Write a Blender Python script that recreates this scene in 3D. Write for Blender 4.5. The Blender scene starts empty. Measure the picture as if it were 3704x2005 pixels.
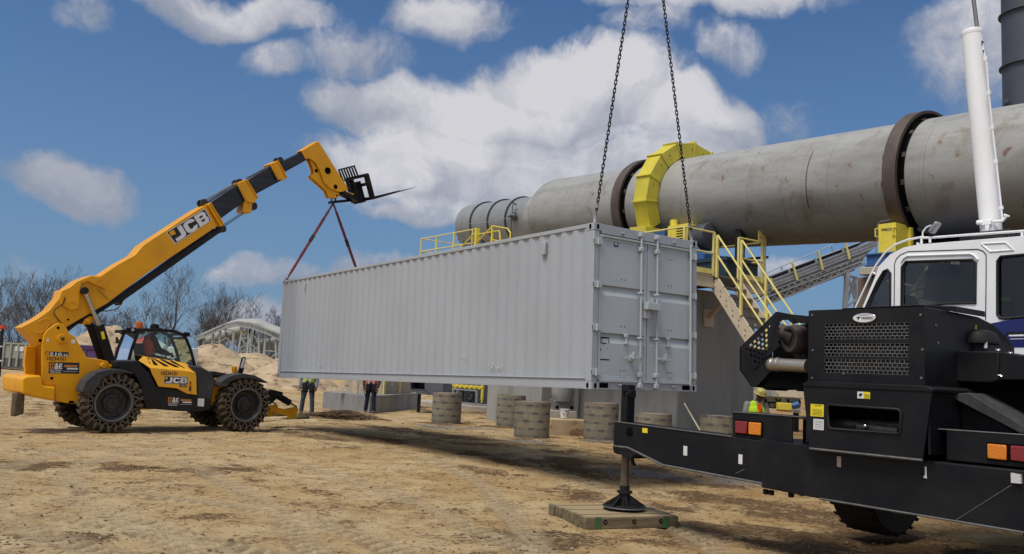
import bpy, bmesh, math, random
import numpy as np
from mathutils import Vector, Matrix, noise as mnoise
R = math.radians
random.seed(7)
SC = bpy.context.scene
COL = SC.collection
# ------------------------------------------------------------------ camera
W0, H0 = 3704, 2005
FPX, PITCH, ROLL, EYE = 3080.0, .1145, .0508, 1.675
_cp, _sp = math.cos(PITCH), math.sin(PITCH)
FWD = Vector((0, _cp, _sp)); _u0 = Vector((0, -_sp, _cp)); _r0 = Vector((1, 0, 0))
_cr, _sr = math.cos(ROLL), math.sin(ROLL)
RT = _r0*_cr + _u0*_sr; UP = _u0*_cr - _r0*_sr
EYEP = Vector((0, 0, EYE))
def ray(x, y):
    return RT*((x-W0/2)/FPX) + UP*((H0/2-y)/FPX) + FWD
def at_depth(x, y, d): return EYEP + ray(x, y)*d
def on_ground(x, y, z=0.0):
    r = ray(x, y); return EYEP + r*((z-EYE)/r.z)
# survey sheets: enlargements of the site plan, (left, top, scale)
ZM_ = dict(A=(0,450,1.64), B=(0,1050,2.1467), C=(600,450,2.323), D=(950,1200,1.9815), E=(2050,700,1.8583),
  F=(2600,900,1.2618), G=(1480,480,1.936), H=(2450,780,3.0975), I=(2500,0,1.549), J=(1900,1350,2.128),
  K=(600,1050,3.982), L=(3000,780,2.680), M=(0,900,2.5344), N=(1150,1340,5.152), O=(1400,750,5.152),
  P=(1500,1350,2.576), Q=(2500,1350,5.575), R=(2650,1100,3.4844), S=(250,1150,4.978), T=(3304,1200,3.485),
  U=(850,1280,4.978), W=(0,0,.6953))
def zz(k, x, y):
    a, b, s = ZM_[k]; return (a+x/s, b+y/s)
class Frame:
    def __init__(s, o, x, y=None, z=None):
        s.o = Vector(o); s.x = Vector(x).normalized()
        if z is None: z = Vector((0,0,1))
        z = Vector(z)
        s.y = z.cross(s.x).normalized() if y is None else Vector(y).normalized()
        s.z = s.x.cross(s.y).normalized()
        m = Matrix((s.x, s.y, s.z)).transposed().to_4x4(); m.translation = s.o; s.m = m
    def loc(s, P):
        d = Vector(P)-s.o; return Vector((d.dot(s.x), d.dot(s.y), d.dot(s.z)))
    def wld(s, p): return s.o + s.x*p[0] + s.y*p[1] + s.z*p[2]
    def at(s, k, x, y, d=0.0):          # -> local point on plane y = d
        x, y = zz(k, x, y) if k else (x, y)
        r = ray(x, y); e = EYEP-s.o
        t = (d - e.dot(s.y))/r.dot(s.y)
        return s.loc(EYEP + r*t)
    def atz(s, k, x, y, d=0.0):
        x, y = zz(k, x, y) if k else (x, y)
        r = ray(x, y); e = EYEP-s.o
        return s.loc(EYEP + r*((d-e.dot(s.z))/r.dot(s.z)))
    def atx(s, k, x, y, d=0.0):
        x, y = zz(k, x, y) if k else (x, y)
        r = ray(x, y); e = EYEP-s.o
        return s.loc(EYEP + r*((d-e.dot(s.x))/r.dot(s.x)))
    def poly(s, k, pts, d=0.0): return [(p.x, p.z) for p in (s.at(k, a, b, d) for a, b in pts)]
# ------------------------------------------------------------------ materials
def newmat(name):
    m = bpy.data.materials.new(name); m.use_nodes = True
    nt = m.node_tree; b = nt.nodes['Principled BSDF']
    return m, nt, b
def lin(c):
    if isinstance(c, (int, float)): c = (c, c, c)
    return tuple(c)+(1,)
def noise_node(nt, vec, scale, detail=5, rough=.6, dist=0, dim='3D'):
    n = nt.nodes.new('ShaderNodeTexNoise'); n.inputs['Scale'].default_value = scale
    n.inputs['Detail'].default_value = detail; n.inputs['Roughness'].default_value = rough
    n.inputs['Distortion'].default_value = dist
    nt.links.new(vec, n.inputs['Vector']); return n.outputs['Fac']
def ramp(nt, fac, stops):
    r = nt.nodes.new('ShaderNodeValToRGB'); e = r.color_ramp.elements
    while len(e) < len(stops): e.new(.5)
    for i, (p, c) in enumerate(stops): e[i].position = p; e[i].color = lin(c)
    nt.links.new(fac, r.inputs['Fac']); return r.outputs['Color']
def mixc(nt, fac, a, b, mode='MIX'):
    m = nt.nodes.new('ShaderNodeMix'); m.data_type = 'RGBA'; m.blend_type = mode
    if isinstance(fac, (int, float)): m.inputs[0].default_value = fac
    else: nt.links.new(fac, m.inputs[0])
    for i, v in ((6, a), (7, b)):
        if hasattr(v, 'node'): nt.links.new(v, m.inputs[i])
        else: m.inputs[i].default_value = lin(v)
    return m.outputs[2]
def mth(nt, op, a, b=None, c=None, clamp=False):
    m = nt.nodes.new('ShaderNodeMath'); m.operation = op; m.use_clamp = clamp
    for i, v in enumerate((a, b, c)):
        if v is None: continue
        if hasattr(v, 'node'): nt.links.new(v, m.inputs[i])
        else: m.inputs[i].default_value = v
    return m.outputs[0]
def mapping(nt, scale=(1,1,1), src='Object'):
    t = nt.nodes.new('ShaderNodeTexCoord'); mp = nt.nodes.new('ShaderNodeMapping')
    mp.inputs['Scale'].default_value = scale; nt.links.new(t.outputs[src], mp.inputs['Vector'])
    return mp.outputs['Vector']
def bumpn(nt, b, h, strength=.3, dist=.02):
    n = nt.nodes.new('ShaderNodeBump'); n.inputs['Strength'].default_value = strength
    n.inputs['Distance'].default_value = dist
    nt.links.new(h, n.inputs['Height']); nt.links.new(n.outputs['Normal'], b.inputs['Normal'])
def paint(name, col, rough=.5, metal=0, dirt=None, dscale=3, damt=.4, bump=.12, bscale=60, stretch=(1,1,1), spec=.4,
          spots=None, sscale=8, sthr=.62):
    """painted or bare surface: base colour, broad dirt clouds, small chips, fine grain"""
    m, nt, b = newmat(name)
    v = mapping(nt, stretch)
    dirt = dirt or tuple(c*.6 for c in (col if not isinstance(col, (int, float)) else (col,)*3))
    n1 = noise_node(nt, v, dscale, 6, .65)
    f = ramp(nt, n1, [(.42, 0.0), (.72, damt)])
    c = mixc(nt, f, col, dirt)
    if spots:
        n2 = noise_node(nt, v, sscale, 7, .7, .4)
        f2 = ramp(nt, n2, [(sthr, 0.0), (sthr+.06, .9)])
        c = mixc(nt, f2, c, spots)
    nt.links.new(c, b.inputs['Base Color'])
    n3 = noise_node(nt, v, bscale, 3, .6)
    b.inputs['Metallic'].default_value = metal
    b.inputs['Specular IOR Level'].default_value = spec
    rr = mth(nt, 'MULTIPLY_ADD', n1, .35, rough-.17, clamp=True); nt.links.new(rr, b.inputs['Roughness'])
    if bump: bumpn(nt, b, n3, bump, .01)
    return m
M = {}
M['yellow'] = paint('yellow_machine_paint', (.74,.335,.004), .38, dirt=(.52,.225,.012), dscale=1.7, damt=.55, spots=(.22,.11,.03), sscale=6, sthr=.71, bump=.05, spec=.3)
M['yellowlight'] = paint('hood_yellow_paint', (.78,.39,.02), .4, dirt=(.6,.29,.04), dscale=2, damt=.5, bump=.05)
M['safety'] = paint('safety_yellow_paint', (.74,.60,.06), .5, dirt=(.45,.36,.07), dscale=2.5, damt=.6, spots=(.25,.15,.05), sscale=7, sthr=.68)
M['guardyellow'] = paint('gear_guard_yellow', (.60,.51,.045), .5, dirt=(.38,.32,.05), dscale=1.5, damt=.6, spots=(.2,.15,.05), sscale=6, sthr=.7)
M['railyellow'] = paint('rail_pale_yellow', (.72,.62,.2), .55, dirt=(.45,.38,.16), dscale=4, damt=.6)
M['black'] = paint('black_machine_paint', (.005,.0055,.008), .5, dirt=(.019,.018,.017), dscale=1.6, damt=.75, bump=.08, spots=(.05,.045,.038), sscale=13, sthr=.70, spec=.22)
M['blacktrim'] = paint('black_trim', (.011,.011,.012), .55, dirt=(.03,.028,.025), dscale=3, damt=.6, spec=.25)
M['dusty'] = paint('dusty_grey_plastic', (.035,.037,.042), .7, dirt=(.10,.09,.075), dscale=4, damt=.6, spec=.2)
M['edge'] = paint('worn_steel_edge', (.12,.12,.115), .6, dirt=(.05,.05,.05), dscale=14, damt=.8)
M['boomdark'] = paint('greased_boom_steel', (.010,.011,.013), .3, metal=.2, dirt=(.04,.042,.044), dscale=2.2, damt=.75, stretch=(.35,3,3), bump=.04)
M['legsteel'] = paint('oily_jack_leg', (.16,.135,.11), .3, metal=.6, dirt=(.07,.055,.04), dscale=4, damt=.8, bump=.02)
M['pipe'] = paint('dull_exhaust_steel', (.42,.39,.34), .42, metal=.85, dirt=(.2,.15,.1), dscale=5, damt=.7, bump=.05)
M['dust'] = paint('dusty_plank_top', (.36,.27,.16), .95, dirt=(.2,.155,.095), dscale=3.5, damt=.9, stretch=(.5,5,1), bump=.3, bscale=20, spec=.05)
M['chrome'] = paint('chrome_rod', (.55,.54,.52), .2, metal=1, dirt=(.3,.28,.25), dscale=6, damt=.6, bump=0)
M['steelgrey'] = paint('grey_steel', (.2,.2,.2), .5, metal=.4, dirt=(.1,.08,.06), dscale=4, damt=.6)
M['galv'] = paint('galvanised_steel', (.33,.34,.35), .5, metal=.3, dirt=(.2,.19,.17), dscale=3, damt=.6)
M['rubber'] = paint('muddy_rubber', (.022,.021,.02), .85, dirt=(.14,.1,.06), dscale=5, damt=.7, bump=.4, bscale=30, spots=(.2,.15,.09), sscale=11, sthr=.62, spec=.1)
M['rubberclay'] = paint('clay_caked_tread', (.12,.092,.058), .9, dirt=(.03,.026,.022), dscale=7, damt=.8, bump=.5, bscale=25, spec=.05)
M['claygrey'] = paint('clay_dusted_sidewall', (.15,.12,.085), .9, dirt=(.06,.05,.04), dscale=6, damt=.7, bump=.3, spec=.05)
M['rimblack'] = paint('black_rim', (.012,.012,.013), .45, dirt=(.08,.065,.045), dscale=8, damt=.5, spots=(.3,.28,.25), sscale=26, sthr=.74)
M['container'] = paint('light_grey_container_paint', (.355,.38,.405), .55, dirt=(.30,.32,.34), dscale=1.1, damt=.7, bump=.35, bscale=5, stretch=(1,.5,.35), spots=(.43,.44,.46), sscale=6, sthr=.73)
M['doorpaint'] = paint('grey_door_paint', (.44,.475,.485), .55, dirt=(.37,.40,.405), dscale=2, damt=.7, stretch=(1,1,.4), spots=(.16,.16,.16), sscale=19, sthr=.74)
M['hole'] = paint('dark_opening', .006, .9, spec=0)
M['white'] = paint('white_cab_paint', (.82,.83,.84), .3, dirt=(.66,.66,.65), dscale=2, damt=.5, bump=.02)
M['whitedull'] = paint('white_cylinder_paint', (.80,.81,.82), .4, dirt=(.66,.65,.62), dscale=1.6, damt=.6, stretch=(1,1,.3), bump=.03, spots=(.35,.3,.25), sscale=12, sthr=.76)
M['navy'] = paint('navy_cab_paint', (.012,.018,.12), .3, dirt=(.03,.03,.1), bump=0)
M['concrete'] = paint('grey_concrete', (.235,.235,.235), .9, dirt=(.13,.125,.12), dscale=1.3, damt=.75, stretch=(1,1,.35), bump=.3, bscale=25, spots=(.3,.3,.29), sscale=4, sthr=.66, spec=.1)
M['concretedark'] = paint('stained_concrete_pier', (.31,.31,.29), .9, dirt=(.18,.18,.165), dscale=1.1, damt=.8, stretch=(1,1,.22), bump=.3, bscale=18, spots=(.22,.215,.2), sscale=2.5, sthr=.62, spec=.1)
M['slab'] = paint('concrete_slab', (.42,.38,.31), .9, dirt=(.28,.24,.18), dscale=2, damt=.7, bump=.3, spec=.1)
M['tanconc'] = paint('tan_concrete', (.17,.13,.095), .9, dirt=(.11,.085,.06), dscale=1.3, damt=.7, bump=.3, spec=.1)
M['beige'] = paint('beige_steel_paint', (.56,.47,.34), .6, dirt=(.40,.32,.22), dscale=3, damt=.6, spots=(.2,.12,.07), sscale=9, sthr=.7)
M['beigebox'] = paint('beige_panel', (.42,.34,.26), .7, dirt=(.28,.22,.16), dscale=2, damt=.6)
M['blue'] = paint('blue_machine_paint', (.03,.10,.26), .5, dirt=(.03,.06,.12), dscale=4, damt=.6)
M['teal'] = paint('dark_teal_paint', (.012,.035,.05), .5, dirt=(.01,.015,.02), dscale=2, damt=.6)
M['motor'] = paint('dark_grey_motor', (.055,.06,.07), .45, dirt=(.03,.03,.03), dscale=4, damt=.6)
M['stack'] = paint('slate_stack_paint', (.06,.068,.085), .55, dirt=(.035,.04,.05), dscale=1.2, damt=.6, bump=.1)
M['ringdark'] = paint('rusty_dark_ring', (.055,.045,.04), .7, metal=.1, dirt=(.1,.06,.04), dscale=2, damt=.6, bump=.25, bscale=20)
M['ringrust'] = paint('rusty_riding_ring', (.105,.08,.068), .7, metal=.1, dirt=(.05,.038,.032), dscale=1.5, damt=.8, bump=.2, bscale=20)
M['chain'] = paint('dark_chain_steel', (.035,.034,.035), .45, metal=.6, dirt=(.08,.06,.045), dscale=12, damt=.6)
M['strap'] = paint('red_brown_webbing', (.19,.05,.045), .85, dirt=(.07,.04,.05), dscale=8, damt=.7, spec=.05)
M['wood'] = paint('weathered_timber', (.19,.15,.095), .85, dirt=(.07,.055,.03), dscale=2.2, damt=.9, stretch=(.6,7,6), bump=.5, bscale=12, spec=.1)
M['woodend'] = paint('green_stained_timber', (.17,.15,.07), .85, dirt=(.05,.07,.03), dscale=5, damt=.8, bump=.4, spec=.1)
M['greenpaint'] = paint('green_marking_paint', (.03,.12,.04), .7, dirt=(.1,.11,.05), dscale=20, damt=.8)
M['twig'] = paint('dry_brushwood', (.12,.085,.055), .9, dirt=(.05,.038,.03), dscale=8, damt=.8, spec=.05)
M['bark'] = paint('bare_bark', (.085,.07,.06), .95, dirt=(.13,.11,.09), dscale=2, damt=.6, spec=.05)
M['sand'] = paint('quarry_sand', (.44,.345,.22), .95, dirt=(.25,.17,.11), dscale=.5, damt=.95, bump=1.0, bscale=1.8, spots=(.15,.095,.06), sscale=.8, sthr=.55, spec=.03, stretch=(1,1,2.2))
M['orange'] = paint('orange_plastic', (.75,.16,.01), .3, bump=0)
M['orangevest'] = paint('orange_vest', (.7,.09,.03), .8, dirt=(.4,.06,.02), spec=.05)
M['limevest'] = paint('lime_vest', (.42,.62,.03), .8, dirt=(.28,.4,.03), dscale=9, damt=.6, spec=.05)
M['reflect'] = paint('silver_reflective_tape', (.4,.42,.42), .4)
M['jeans'] = paint('blue_jeans', (.055,.075,.11), .9, dirt=(.03,.04,.06), dscale=12, damt=.7, bump=.4, bscale=50, spec=.05)
M['jeansdark'] = paint('dark_jeans', (.018,.024,.045), .9, dirt=(.03,.032,.04), dscale=12, damt=.7, bump=.4, bscale=50, spec=.05)
M['shirt'] = paint('pale_work_shirt', (.2,.26,.34), .9, dirt=(.12,.15,.2), dscale=10, damt=.6, spec=.05)
M['greyshirt'] = paint('grey_work_shirt', (.23,.215,.2), .9, dirt=(.12,.11,.1), dscale=10, damt=.6, spec=.05)
M['brownshirt'] = paint('dark_brown_jacket', (.05,.035,.028), .9, dirt=(.1,.07,.05), dscale=10, damt=.6, spec=.05)
M['leather'] = paint('tan_leather', (.16,.10,.055), .8, dirt=(.08,.05,.03), dscale=12, damt=.6)
M['skin'] = paint('skin', (.28,.15,.1), .6, dirt=(.2,.1,.07), bump=.05)
M['skindark'] = paint('dark_skin', (.07,.04,.028), .6, dirt=(.04,.025,.018), bump=.05)
M['helmet'] = paint('stickered_helmet', (.35,.4,.12), .4, dirt=(.5,.12,.05), dscale=14, damt=.9, spots=(.03,.08,.03), sscale=17, sthr=.56)
M['red'] = paint('red_paint', (.55,.06,.03), .5)
M['purple'] = paint('purple_container_paint', (.10,.045,.15), .6, dirt=(.06,.03,.09), dscale=.6, damt=.6)
M['dumpgreen'] = paint('pale_green_skip_paint', (.30,.32,.26), .7, dirt=(.17,.16,.13), dscale=.5, damt=.8, spots=(.2,.1,.05), sscale=1.2, sthr=.68)
M['dumpdark'] = paint('dark_skip_base', (.10,.095,.085), .8, dirt=(.05,.045,.04), dscale=.8, damt=.7)
M['palegrey'] = paint('pale_grey_conveyor', (.35,.355,.33), .7, dirt=(.22,.22,.20), dscale=.6, damt=.7, spots=(.2,.2,.18), sscale=1.5, sthr=.68)
M['signwhite'] = paint('white_sticker', (.68,.68,.67), .5, bump=0)
M['signblack'] = paint('black_sticker', (.012,.012,.012), .4, bump=0)
M['signorange'] = paint('orange_print', (.5,.2,.05), .5, bump=0)
M['signyellow'] = paint('yellow_sticker', (.75,.62,.02), .45, bump=0)
M['duct'] = paint('slate_duct', (.10,.11,.13), .5, dirt=(.05,.055,.06), dscale=1.5, damt=.6)
M['cloth'] = paint('black_cloth', (.02,.02,.022), .9, spec=.05)
def glassmat(name, tint, alpha, rough=.04):
    m, nt, b = newmat(name)
    out = nt.nodes['Material Output']
    tr = nt.nodes.new('ShaderNodeBsdfTransparent'); tr.inputs[0].default_value = lin(tint)
    gl = nt.nodes.new('ShaderNodeBsdfGlossy'); gl.inputs['Roughness'].default_value = rough
    gl.inputs[0].default_value = (.9,.95,1,1)
    fr = nt.nodes.new('ShaderNodeFresnel'); fr.inputs['IOR'].default_value = 1.5
    f = mth(nt, 'ADD', fr.outputs[0], alpha)
    mx = nt.nodes.new('ShaderNodeMixShader'); nt.links.new(f, mx.inputs[0])
    nt.links.new(tr.outputs[0], mx.inputs[1]); nt.links.new(gl.outputs[0], mx.inputs[2])
    nt.links.new(mx.outputs[0], out.inputs['Surface'])
    return m
M['glass'] = glassmat('clear_cab_glass', (.72,.82,.78), .03)
M['smoke'] = glassmat('dark_cab_glass', (.46,.50,.47), .0)
def lens(name, col):
    m, nt, b = newmat(name)
    v = mapping(nt); w = nt.nodes.new('ShaderNodeTexVoronoi'); w.inputs['Scale'].default_value = 60
    nt.links.new(v, w.inputs['Vector'])
    b.inputs['Base Color'].default_value = lin(col); b.inputs['Roughness'].default_value = .18
    b.inputs['Coat Weight'].default_value = .6
    bumpn(nt, b, w.outputs['Distance'], .4, .004); return m
M['redlens'] = lens('red_lamp_lens', (.20,.008,.018))
M['amberlens'] = lens('amber_lamp_lens', (.62,.19,.01))
M['clearlens'] = lens('clear_lamp_lens', (.55,.55,.55))
def drummat():
    m, nt, b = newmat('weathered_drum_steel')
    v = mapping(nt, (.25, 1, 1)); v2 = mapping(nt)
    n = noise_node(nt, v, .9, 7, .62)
    c = ramp(nt, n, [(.3, (.25,.25,.236)), (.5, (.315,.317,.302)), (.72, (.195,.192,.178))])
    n2 = noise_node(nt, v2, 1.1, 8, .72, .6)
    f2 = ramp(nt, n2, [(.54, 0.0), (.70, .75)])
    c = mixc(nt, f2, c, (.17,.115,.07))
    n3 = noise_node(nt, v2, 3.3, 6, .7, .5)
    f3 = ramp(nt, n3, [(.62, 0.0), (.69, .85)])
    c = mixc(nt, f3, c, (.16,.07,.03))
    # band seams every few metres along the shell, shade and dirt painted in below
    sx = nt.nodes.new('ShaderNodeSeparateXYZ'); nt.links.new(v2, sx.inputs[0])
    k = mth(nt, 'PINGPONG', mth(nt, 'ADD', sx.outputs[0], .2), 1.22)
    kf = ramp(nt, k, [(0.0, .5), (.016, 0.0)])
    c = mixc(nt, kf, c, (.10,.095,.09))
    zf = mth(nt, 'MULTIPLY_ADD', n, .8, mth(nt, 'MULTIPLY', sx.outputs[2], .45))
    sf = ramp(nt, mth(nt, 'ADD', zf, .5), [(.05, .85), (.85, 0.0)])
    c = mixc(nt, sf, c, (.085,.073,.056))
    nt.links.new(c, b.inputs['Base Color'])
    b.inputs['Roughness'].default_value = .62; b.inputs['Specular IOR Level'].default_value = .3
    bumpn(nt, b, noise_node(nt, v2, 8, 5, .7), .25, .02); return m
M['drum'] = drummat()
M['drumend'] = paint('grey_breeching_paint', (.235,.25,.255), .55, dirt=(.16,.165,.165), dscale=1.2, damt=.7, spots=(.1,.1,.09), sscale=9, sthr=.72)
def sonomat():
    m, nt, b = newmat('printed_kraft_tube')
    v = mapping(nt, src='UV')
    br = nt.nodes.new('ShaderNodeTexBrick'); nt.links.new(v, br.inputs['Vector'])
    br.inputs['Scale'].default_value = 1; br.inputs['Brick Width'].default_value = .20; br.inputs['Row Height'].default_value = .105
    br.inputs['Mortar Size'].default_value = .0; br.offset = .37
    br.inputs['Color1'].default_value = (0,0,0,1); br.inputs['Color2'].default_value = (1,1,1,1)
    sx = nt.nodes.new('ShaderNodeSeparateXYZ'); nt.links.new(v, sx.inputs[0])
    row = mth(nt, 'FRACT', mth(nt, 'DIVIDE', sx.outputs[1], .21))
    rowi = mth(nt, 'FLOOR', mth(nt, 'DIVIDE', sx.outputs[1], .21))
    band = mth(nt, 'MULTIPLY', mth(nt, 'GREATER_THAN', row, .28), mth(nt, 'LESS_THAN', row, .62))
    xs = mth(nt, 'ADD', sx.outputs[0], mth(nt, 'MULTIPLY', rowi, .37))
    cell = mth(nt, 'FRACT', mth(nt, 'DIVIDE', xs, .21))
    celli = mth(nt, 'FLOOR', mth(nt, 'DIVIDE', xs, .21))
    blk = mth(nt, 'MULTIPLY', mth(nt, 'GREATER_THAN', cell, .07), mth(nt, 'LESS_THAN', cell, .93))
    par = mth(nt, 'MODULO', mth(nt, 'ABSOLUTE', mth(nt, 'ADD', celli, rowi)), 2)
    wn = noise_node(nt, mapping(nt, (70, 25, 1), 'UV'), 1, 2, .5)
    letters = mth(nt, 'GREATER_THAN', wn, .5)
    lines = mth(nt, 'GREATER_THAN', mth(nt, 'FRACT', mth(nt, 'MULTIPLY', row, 9)), .4)
    pr = mth(nt, 'MULTIPLY', letters, lines)
    solid = mth(nt, 'MULTIPLY_ADD', wn, .5, .6, clamp=True)
    mx = nt.nodes.new('ShaderNodeMix'); nt.links.new(par, mx.inputs[0]); nt.links.new(solid, mx.inputs[2]); nt.links.new(pr, mx.inputs[3])
    f = mth(nt, 'MULTIPLY', mth(nt, 'MULTIPLY', band, blk), mx.outputs[0])
    n = noise_node(nt, mapping(nt, src='Object'), 4, 6, .65)
    base = ramp(nt, n, [(.35, (.27,.235,.165)), (.65, (.17,.15,.11))])
    c = mixc(nt, mth(nt, 'MULTIPLY', f, .85), base, (.05,.045,.07))
    dz = ramp(nt, mth(nt, 'MULTIPLY_ADD', n, .4, sx.outputs[1]), [(.2, .8), (.5, 0.0)])
    c = mixc(nt, dz, c, (.13,.115,.095))
    nt.links.new(c, b.inputs['Base Color']); b.inputs['Roughness'].default_value = .8
    bumpn(nt, b, noise_node(nt, mapping(nt, src='Object'), 30, 3), .2, .01)
    return m
M['sono'] = sonomat()
# ------------------------------------------------------------------ mesh building
def perp(d):
    d = Vector(d).normalized(); a = Vector((0,0,1)) if abs(d.z) < .9 else Vector((1,0,0))
    s = d.cross(a).normalized(); return d, s, s.cross(d).normalized()
class MB:
    def __init__(s): s.v=[]; s.f=[]; s.mi=[]; s.k=0; s.uv=None
    def add(s, vs, fs):
        n = len(s.v); s.v += [tuple(v) for v in vs]
        for f in fs: s.f.append(tuple(i+n for i in f)); s.mi.append(s.k)
        return s
    def mat(s, k): s.k = k; return s
    def box(s, a, b):
        x0,x1=sorted((a[0],b[0])); y0,y1=sorted((a[1],b[1])); z0,z1=sorted((a[2],b[2]))
        v=[(x0,y0,z0),(x1,y0,z0),(x1,y1,z0),(x0,y1,z0),(x0,y0,z1),(x1,y0,z1),(x1,y1,z1),(x0,y1,z1)]
        return s.add(v,[(0,3,2,1),(4,5,6,7),(0,1,5,4),(1,2,6,5),(2,3,7,6),(3,0,4,7)])
    def beam(s, p, q, w, h, up=(0,0,1)):
        p=Vector(p); q=Vector(q); d=(q-p).normalized(); u=Vector(up)
        sd=d.cross(u)
        if sd.length<1e-4: sd=d.cross(Vector((1,0,0)))
        sd.normalize(); uu=sd.cross(d).normalized()
        v=[]
        for c in (p,q):
            for a,b in ((-1,-1),(1,-1),(1,1),(-1,1)): v.append(c+sd*(a*w/2)+uu*(b*h/2))
        return s.add(v,[(3,2,1,0),(4,5,6,7),(0,1,5,4),(1,2,6,5),(2,3,7,6),(3,0,4,7)])
    def tube(s, p, q, r, r2=None, n=12, caps=True):
        p=Vector(p); q=Vector(q); r2=r if r2 is None else r2; d,a,b=perp(q-p)
        v=[]
        for c,rr in ((p,r),(q,r2)):
            for i in range(n):
                t=2*math.pi*i/n; v.append(c+a*(rr*math.cos(t))+b*(rr*math.sin(t)))
        f=[(i,(i+1)%n,n+(i+1)%n,n+i) for i in range(n)]
        f=[tuple(reversed(x)) for x in f]
        if caps: f+=[tuple(range(n)), tuple(range(2*n-1,n-1,-1))]
        return s.add(v,f)
    def path(s, pts, r, n=8, closed=False, flat=None):
        pts=[Vector(p) for p in pts]; m=len(pts); v=[]; f=[]
        prev=None
        for i,p in enumerate(pts):
            if closed: d=pts[(i+1)%m]-pts[i-1]
            else: d=pts[min(i+1,m-1)]-pts[max(i-1,0)]
            d.normalize()
            if prev is None: _,a,b=perp(d)
            else:
                a=prev-d*prev.dot(d)
                if a.length<1e-5: _,a,b=perp(d)
                a.normalize(); b=d.cross(a)*-1
            b=a.cross(d)
            prev=a
            rr=r[i] if isinstance(r,(list,tuple)) else r
            for j in range(n):
                t=2*math.pi*j/n; v.append(p+a*(rr*math.cos(t))+b*(rr*math.sin(t)))
        last=m if closed else m-1
        for i in range(last):
            for j in range(n):
                A=i*n+j;B=i*n+(j+1)%n;C=((i+1)%m)*n+(j+1)%n;D=((i+1)%m)*n+j
                f.append((A,D,C,B) if False else (A,B,C,D))
        if not closed: f+=[tuple(range(n-1,-1,-1)), tuple(range((m-1)*n,m*n))]
        return s.add(v,f)
    def prism(s, poly, d0, d1):          # poly in (x,z), extruded along y
        n=len(poly); ar=sum(poly[i][0]*poly[(i+1)%n][1]-poly[(i+1)%n][0]*poly[i][1] for i in range(n))
        if ar<0: poly=list(reversed(poly))
        d0,d1=min(d0,d1),max(d0,d1)
        v=[(x,d0,z) for x,z in poly]+[(x,d1,z) for x,z in poly]
        f=[tuple(range(n)), tuple(range(2*n-1,n-1,-1))]
        f+=[((i+1)%n,i,n+i,n+(i+1)%n) for i in range(n)]
        return s.add(v,f)
    def lathe(s, prof, o=(0,0,0), ax=(0,0,1), n=32, a0=0, a1=2*math.pi):   # prof: (r, h)
        o=Vector(o); d,a,b=perp(ax); full=abs(a1-a0-2*math.pi)<1e-6
        m=n if full else n+1; v=[]; f=[]
        for r,h in prof:
            for i in range(m):
                t=a0+(a1-a0)*i/n; v.append(o+d*h+a*(r*math.cos(t))+b*(r*math.sin(t)))
        for k in range(len(prof)-1):
            for i in range(n):
                j=(i+1)%m; f.append((k*m+i,(k+1)*m+i,(k+1)*m+j,k*m+j))
        return s.add(v,f)
    def disc(s, c, ax, r, t, n=20):
        c=Vector(c); d=Vector(ax).normalized(); return s.tube(c, c+d*t, r, n=n)
    def sphere(s, c, r, n=10, sc=(1,1,1)):
        c=Vector(c); v=[]; f=[]
        for i in range(1,n):
            p=math.pi*i/n
            for j in range(2*n):
                t=math.pi*j/n; v.append((c.x+r*sc[0]*math.sin(p)*math.cos(t), c.y+r*sc[1]*math.sin(p)*math.sin(t), c.z+r*sc[2]*math.cos(p)))
        m=2*n
        for i in range(n-2):
            for j in range(m): f.append((i*m+j,(i+1)*m+j,(i+1)*m+(j+1)%m,i*m+(j+1)%m))
        t=len(v); v.append((c.x,c.y,c.z+r*sc[2])); v.append((c.x,c.y,c.z-r*sc[2]))
        for j in range(m): f.append((t,j,(j+1)%m)); f.append((t+1,(n-2)*m+(j+1)%m,(n-2)*m+j))
        return s.add(v,f)
    def xf(s, m, i0=0):
        for i in range(i0,len(s.v)): s.v[i]=tuple(m@Vector(s.v[i]))
        return s
    def build(s, name, mats, parent=None, bevel=0, smooth=35, seg=2, fixn=True):
        me=bpy.data.meshes.new(name); me.from_pydata(s.v,[],s.f)
        if not isinstance(mats,(list,tuple)): mats=[mats]
        for m in mats: me.materials.append(M[m] if isinstance(m,str) else m)
        me.polygons.foreach_set('material_index', s.mi)
        if fixn:
            bm=bmesh.new(); bm.from_mesh(me); bmesh.ops.recalc_face_normals(bm,faces=bm.faces); bm.to_mesh(me); bm.free()
        if smooth:
            me.polygons.foreach_set('use_smooth',[True]*len(me.polygons)); me.set_sharp_from_angle(angle=R(smooth))
        me.update()
        o=bpy.data.objects.new(name,me); COL.objects.link(o)
        if parent: o.parent=parent
        if bevel:
            b=o.modifiers.new('bevel','BEVEL'); b.width=bevel; b.segments=seg; b.limit_method='ANGLE'; b.angle_limit=R(40)
        return o
def part(name, mats, parent, fn, bevel=0, smooth=35, **kw):
    m=MB(); fn(m); return m.build(name, mats, parent, bevel, smooth, **kw)
def tag(o, label, cat, group=None, kind=None):
    if label: o['label']=label
    if cat: o['category']=cat
    if group: o['group']=group
    if kind: o['kind']=kind
    return o
def empty(name, fr, label=None, cat=None, group=None):
    o=bpy.data.objects.new(name,None); COL.objects.link(o)
    o.empty_display_size=.2
    if isinstance(fr,Frame): o.matrix_world=fr.m
    elif isinstance(fr,Matrix): o.matrix_world=fr
    else: o.location=fr
    return tag(o,label,cat,group)
def copy_tree(o, parent=None):
    c=o.copy(); COL.objects.link(c)
    if parent: c.parent=parent
    for ch in list(o.children): copy_tree(ch,c)
    return c
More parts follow.
